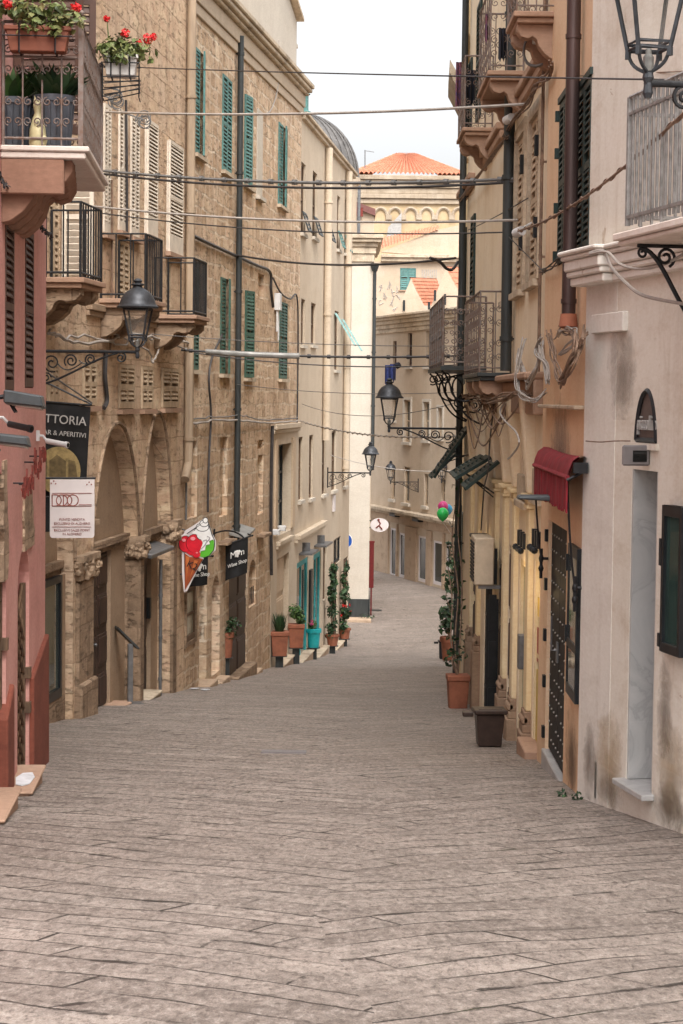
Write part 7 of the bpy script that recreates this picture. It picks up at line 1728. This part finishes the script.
span('pale twisted cables crossing low below the beige window sills', onw(B4, 300, 421), onw(R3, 462, 436), .16, .014, 'cablew', twist=30)
span('thin wire crossing low just above the pale twisted cables', onw(S, 235, 384), onw(R3, 460, 392), .1, .007, 'cableg')
span('thin slack wire sagging behind the black lantern', onw(B4, 302, 404), onw(R3, 459, 402), .28, .008, 'cableg')
span('thin pale wire before the far cream house', onw(B4, 330, 455), P(462, 470, 60), .2, .012, 'cablew')
span('steel guy wire down to the black banner', P(48, 373, 24.2), P(92, 403, 25.1), .0, .010, 'steel')
span('brown twisted cable slanting up across the orange wall to the grey railing', onw(R3, 518, 231, .3), onw(R1, 690, 107, .75), .12, .011, 'cableb', twist=14)
span('thin dark cable rising along the ochre wall to the upper balconies', onw(R3, 468, 230, .1), onw(R3, 528, 198, .1), .02, .007, 'cabled')
span('thin dark wire fanning down from the ochre wall pipe', onw(R3, 509, 237, .12), onw(R2, 545, 273, .05), .0, .006, 'cabled')
def freecable(label, pts, r, mat, F=None, n=.1):
    w = [onw(F, x, y, n_ if n_ else n) for x, y, n_ in pts] if F else [P(*q) for q in pts]; m = MB(); k_ = 6 if r >= .02 else 1; rq = random.Random(len(label))
    for q_ in range(k_):
        c = catmull([p_+V((rq.uniform(-1,1), rq.uniform(-1,1), rq.uniform(-1.6,1.6)))*(r*1.1 if k_ > 1 else 0) for p_ in w], 7); m.tube(c, r*(.32 if k_ > 1 else .8), 6)
    return tag(m.build('cable', MT[mat], base=Matrix.Translation(c[0]), smooth=True), label, 'cable', 'cables strung along and across the street')
freecable('thick white cable draped in a hanging loop from the white corner ledge', [(590, 253, .42), (603, 251, .46), (612, 268, .46), (626, 283, .44), (645, 296, .4), (690, 305, .3)], .016, 'cablew', R1)
freecable('second white cable swagging from the ledge to under the grey balcony', [(590, 254, .45), (607, 252, .48), (620, 264, .48), (640, 269, .46), (665, 264, .4), (690, 250, .3)], .013, 'cablew', R1)
freecable('black cable pinned along the orange wall below the green shutters', [(541, 272, .05), (549, 267, .07), (556, 263, .06), (562, 256, .06), (580, 252, .05)], .02, 'cabled', R2)
freecable('thin wire stretched across the white pilaster by the arched sign', [(586, 441, .10), (600, 442, .10), (615, 441, .10), (630, 441, .06)], .007, 'cableb', R1)
rn = random.Random(77)
lp = [('thick pale cable loop hung against the orange wall below the drainpipe', [(549, 333, .08), (553, 352, .16), (558, 374, .2), (564, 381, .2), (572, 366, .18), (580, 345, .12), (587, 330, .06)], .026, 'cableb'),
      ('second brown cable loop beside the pale one below the drainpipe', [(560, 330, .08), (568, 331, .14), (575, 334, .14), (576, 350, .16), (566, 376, .2), (561, 384, .2), (570, 362, .18), (584, 338, .1)], .022, 'cableb'),
      ('white taped cable loop farthest right below the drainpipe', [(556, 336, .05), (562, 330, .1), (574, 331, .12), (576, 340, .12), (566, 349, .12), (560, 354, .1), (566, 350, .08)], .02, 'cablew')]
for lab, pts, r, mt in lp: freecable(lab, pts, r, mt, R2)
freecable('white cable bundle hanging in a U on the ochre wall', [(521, 348, .08), (519, 360, .12), (523, 376, .18), (528, 386, .18), (534, 376, .16), (540, 356, .1), (541, 342, .06)], .028, 'cablew', R3)
freecable('pale cable bundle draped lower along the ochre balcony ledge', [(541, 336, .08), (536, 352, .12), (546, 366, .16), (548, 380, .18), (542, 352, .1)], .022, 'cablew', R3)
freecable('long white hose curling down beside the flared piers', [(524, 340, .08), (518, 365, .2), (517, 385, .22), (522, 396, .24), (536, 399, .2), (545, 390, .1)], .022, 'cablew', R3)
freecable('short white bent tube hanging before the flared piers', [(505, 402, .2), (500, 412, .26), (506, 422, .28), (516, 432, .28), (519, 444, .28), (512, 455, .28), (508, 459, .28)], .014, 'cablew', R3)
freecable('dark cable bundle sagging under the ochre balcony', [(464, 398, .2), (478, 397, .25), (490, 400, .25), (505, 398, .25), (520, 396, .2), (530, 399, .15)], .035, 'cableb', R3)
freecable('brown knotted cable winding up past the middle upper balcony', [(505, 140, .1), (510, 125, .12), (520, 112, .12), (528, 102, .14), (533, 88, .14), (541, 82, .12), (549, 74, .1), (552, 62, .1)], .03, 'cableb', R3)
freecable('dark brown cable climbing the ochre wall beside the balconies', [(460, 200, .15), (475, 180, .15), (490, 160, .15), (500, 146, .15), (507, 136, .15)], .025, 'cableb', R3)
freecable('black cable drop between the ochre doors and the awning', [(494, 404, .2), (490, 440, .22), (488, 470, .25), (484, 490, .25), (481, 530, .2)], .012, 'cabled', R3)
m = MB(); rq = random.Random(55); q_ = None
for k in range(11):
    xa = rq.uniform(458, 500); xb = xa+rq.uniform(15, 45); ya = rq.uniform(392, 406); yb_ = rq.uniform(394, 410); dr = rq.uniform(6, 42)
    w_ = [onw(R3, xa, ya, .12), onw(R3, xa*.6+xb*.4, max(ya, yb_)+dr, .26), onw(R3, xa*.3+xb*.7, max(ya, yb_)+dr*.8, .24), onw(R3, min(xb, 530), yb_, .12)]
    m.tube(catmull(w_, 7), rq.choice((.007, .009, .012)), 4); q_ = q_ or w_[0]
tag(m.build('cable_tangle', MT['cableb'], base=Matrix.Translation(q_), smooth=True), 'messy tangle of fine brown wires hanging below the ochre balconies', 'cable')
for k, (x, y, F) in enumerate(((519, 231, R3), (509, 118, R3))):
    s, z = F.hit(x, y, .15); m = MB(); m.tube([F.p(s-.05, .12, z), F.p(s+.08, .18, z-.02)], .055, 10); m.tube([F.p(s+.04, 0, z+.1), F.p(s+.04, .14, z+.02)], .012, 5); tag(m.build('wall_insulator', MT['camwhite'], base=F.mat(s, 0, z), smooth=True), ['small white drum shaped fitting where cables meet the ochre wall', 'clear white fitting on the ochre wall under the middle upper balcony'][k], 'cable fitting')
s, z = R3.hit(548, 37, .2); bx_ = thing('junction_box', 'beige junction box with grey hoses under the nearest upper balcony on the right', 'electrical box', R2.mat(R2.hit(548, 37)[0], 0, R2.hit(548, 37)[1])); s, z = R2.hit(549, 34)
m = MB(); m.box(R2, s-.12, s+.06, 0.002, .17, z-.1, z+.09); m.build('case', MT['camwhite'], bx_, bevel=.01)
m = MB()
for k in range(3): m.tube(bez(R2.p(s-.03-k*.03, .17, z), R2.p(s-.0, .3, z-.05), R2.p(s+.1, .3, z-.4), R2.p(s-.14-k*.03, .08, z-.34), 10), .014, 5)
m.build('hose', MT['cableg'], bx_, smooth=True)
# =================================================================== light
w = bpy.data.worlds.new('World'); SC.world = w; w.use_nodes = True; nt = w.node_tree; g = N(nt); bg = nt.nodes['Background']
sky = nt.nodes.new('ShaderNodeTexSky'); sky.sky_type = 'NISHITA'; sky.sun_disc = False
EL, AZ = math.radians(52), math.radians(170)      # azimuth of the sun measured clockwise from +Y
sky.sun_elevation = EL; sky.sun_rotation = AZ; sky.air_density = 1.0; sky.dust_density = 4.0; sky.ozone_density = 1.0
hs = nt.nodes.new('ShaderNodeHueSaturation'); hs.inputs['Saturation'].default_value = .12; nt.links.new(sky.outputs[0], hs.inputs['Color'])
# overcast: the zenith is several times brighter than the horizon
tc = nt.nodes.new('ShaderNodeTexCoord'); sx = nt.nodes.new('ShaderNodeSeparateXYZ'); nt.links.new(tc.outputs['Generated'], sx.inputs[0])
gain = g.math('ADD', g.math('MULTIPLY', g.math('MAXIMUM', sx.outputs[2], 0.0), 1.35), .98)
cl = g.noise(2.2, tc.outputs['Generated'], 5, .55); gain = g.math('MULTIPLY', gain, g.ramp(cl, [(.3, .93), (.7, 1.0)]))
vm = nt.nodes.new('ShaderNodeVectorMath'); vm.operation = 'SCALE'; nt.links.new(hs.outputs[0], vm.inputs[0]); nt.links.new(gain, vm.inputs['Scale'])
nt.links.new(vm.outputs[0], bg.inputs['Color']); bg.inputs['Strength'].default_value = .15
sl = bpy.data.lights.new('sun', 'SUN'); sl.energy = .95; sl.angle = math.radians(25); sl.color = (1, .95, .87); so = bpy.data.objects.new('sun', sl); COL.objects.link(so)
d = V((math.sin(AZ)*math.cos(EL), math.cos(AZ)*math.cos(EL), math.sin(EL)))
so.rotation_euler = d.to_track_quat('Z', 'Y').to_euler(); so.location = (0, 0, 40)
SC.view_settings.view_transform = 'Standard'; SC.view_settings.look = 'None'; SC.view_settings.gamma = 1; SC.view_settings.use_curve_mapping = False
SC.view_settings.exposure = EXPO
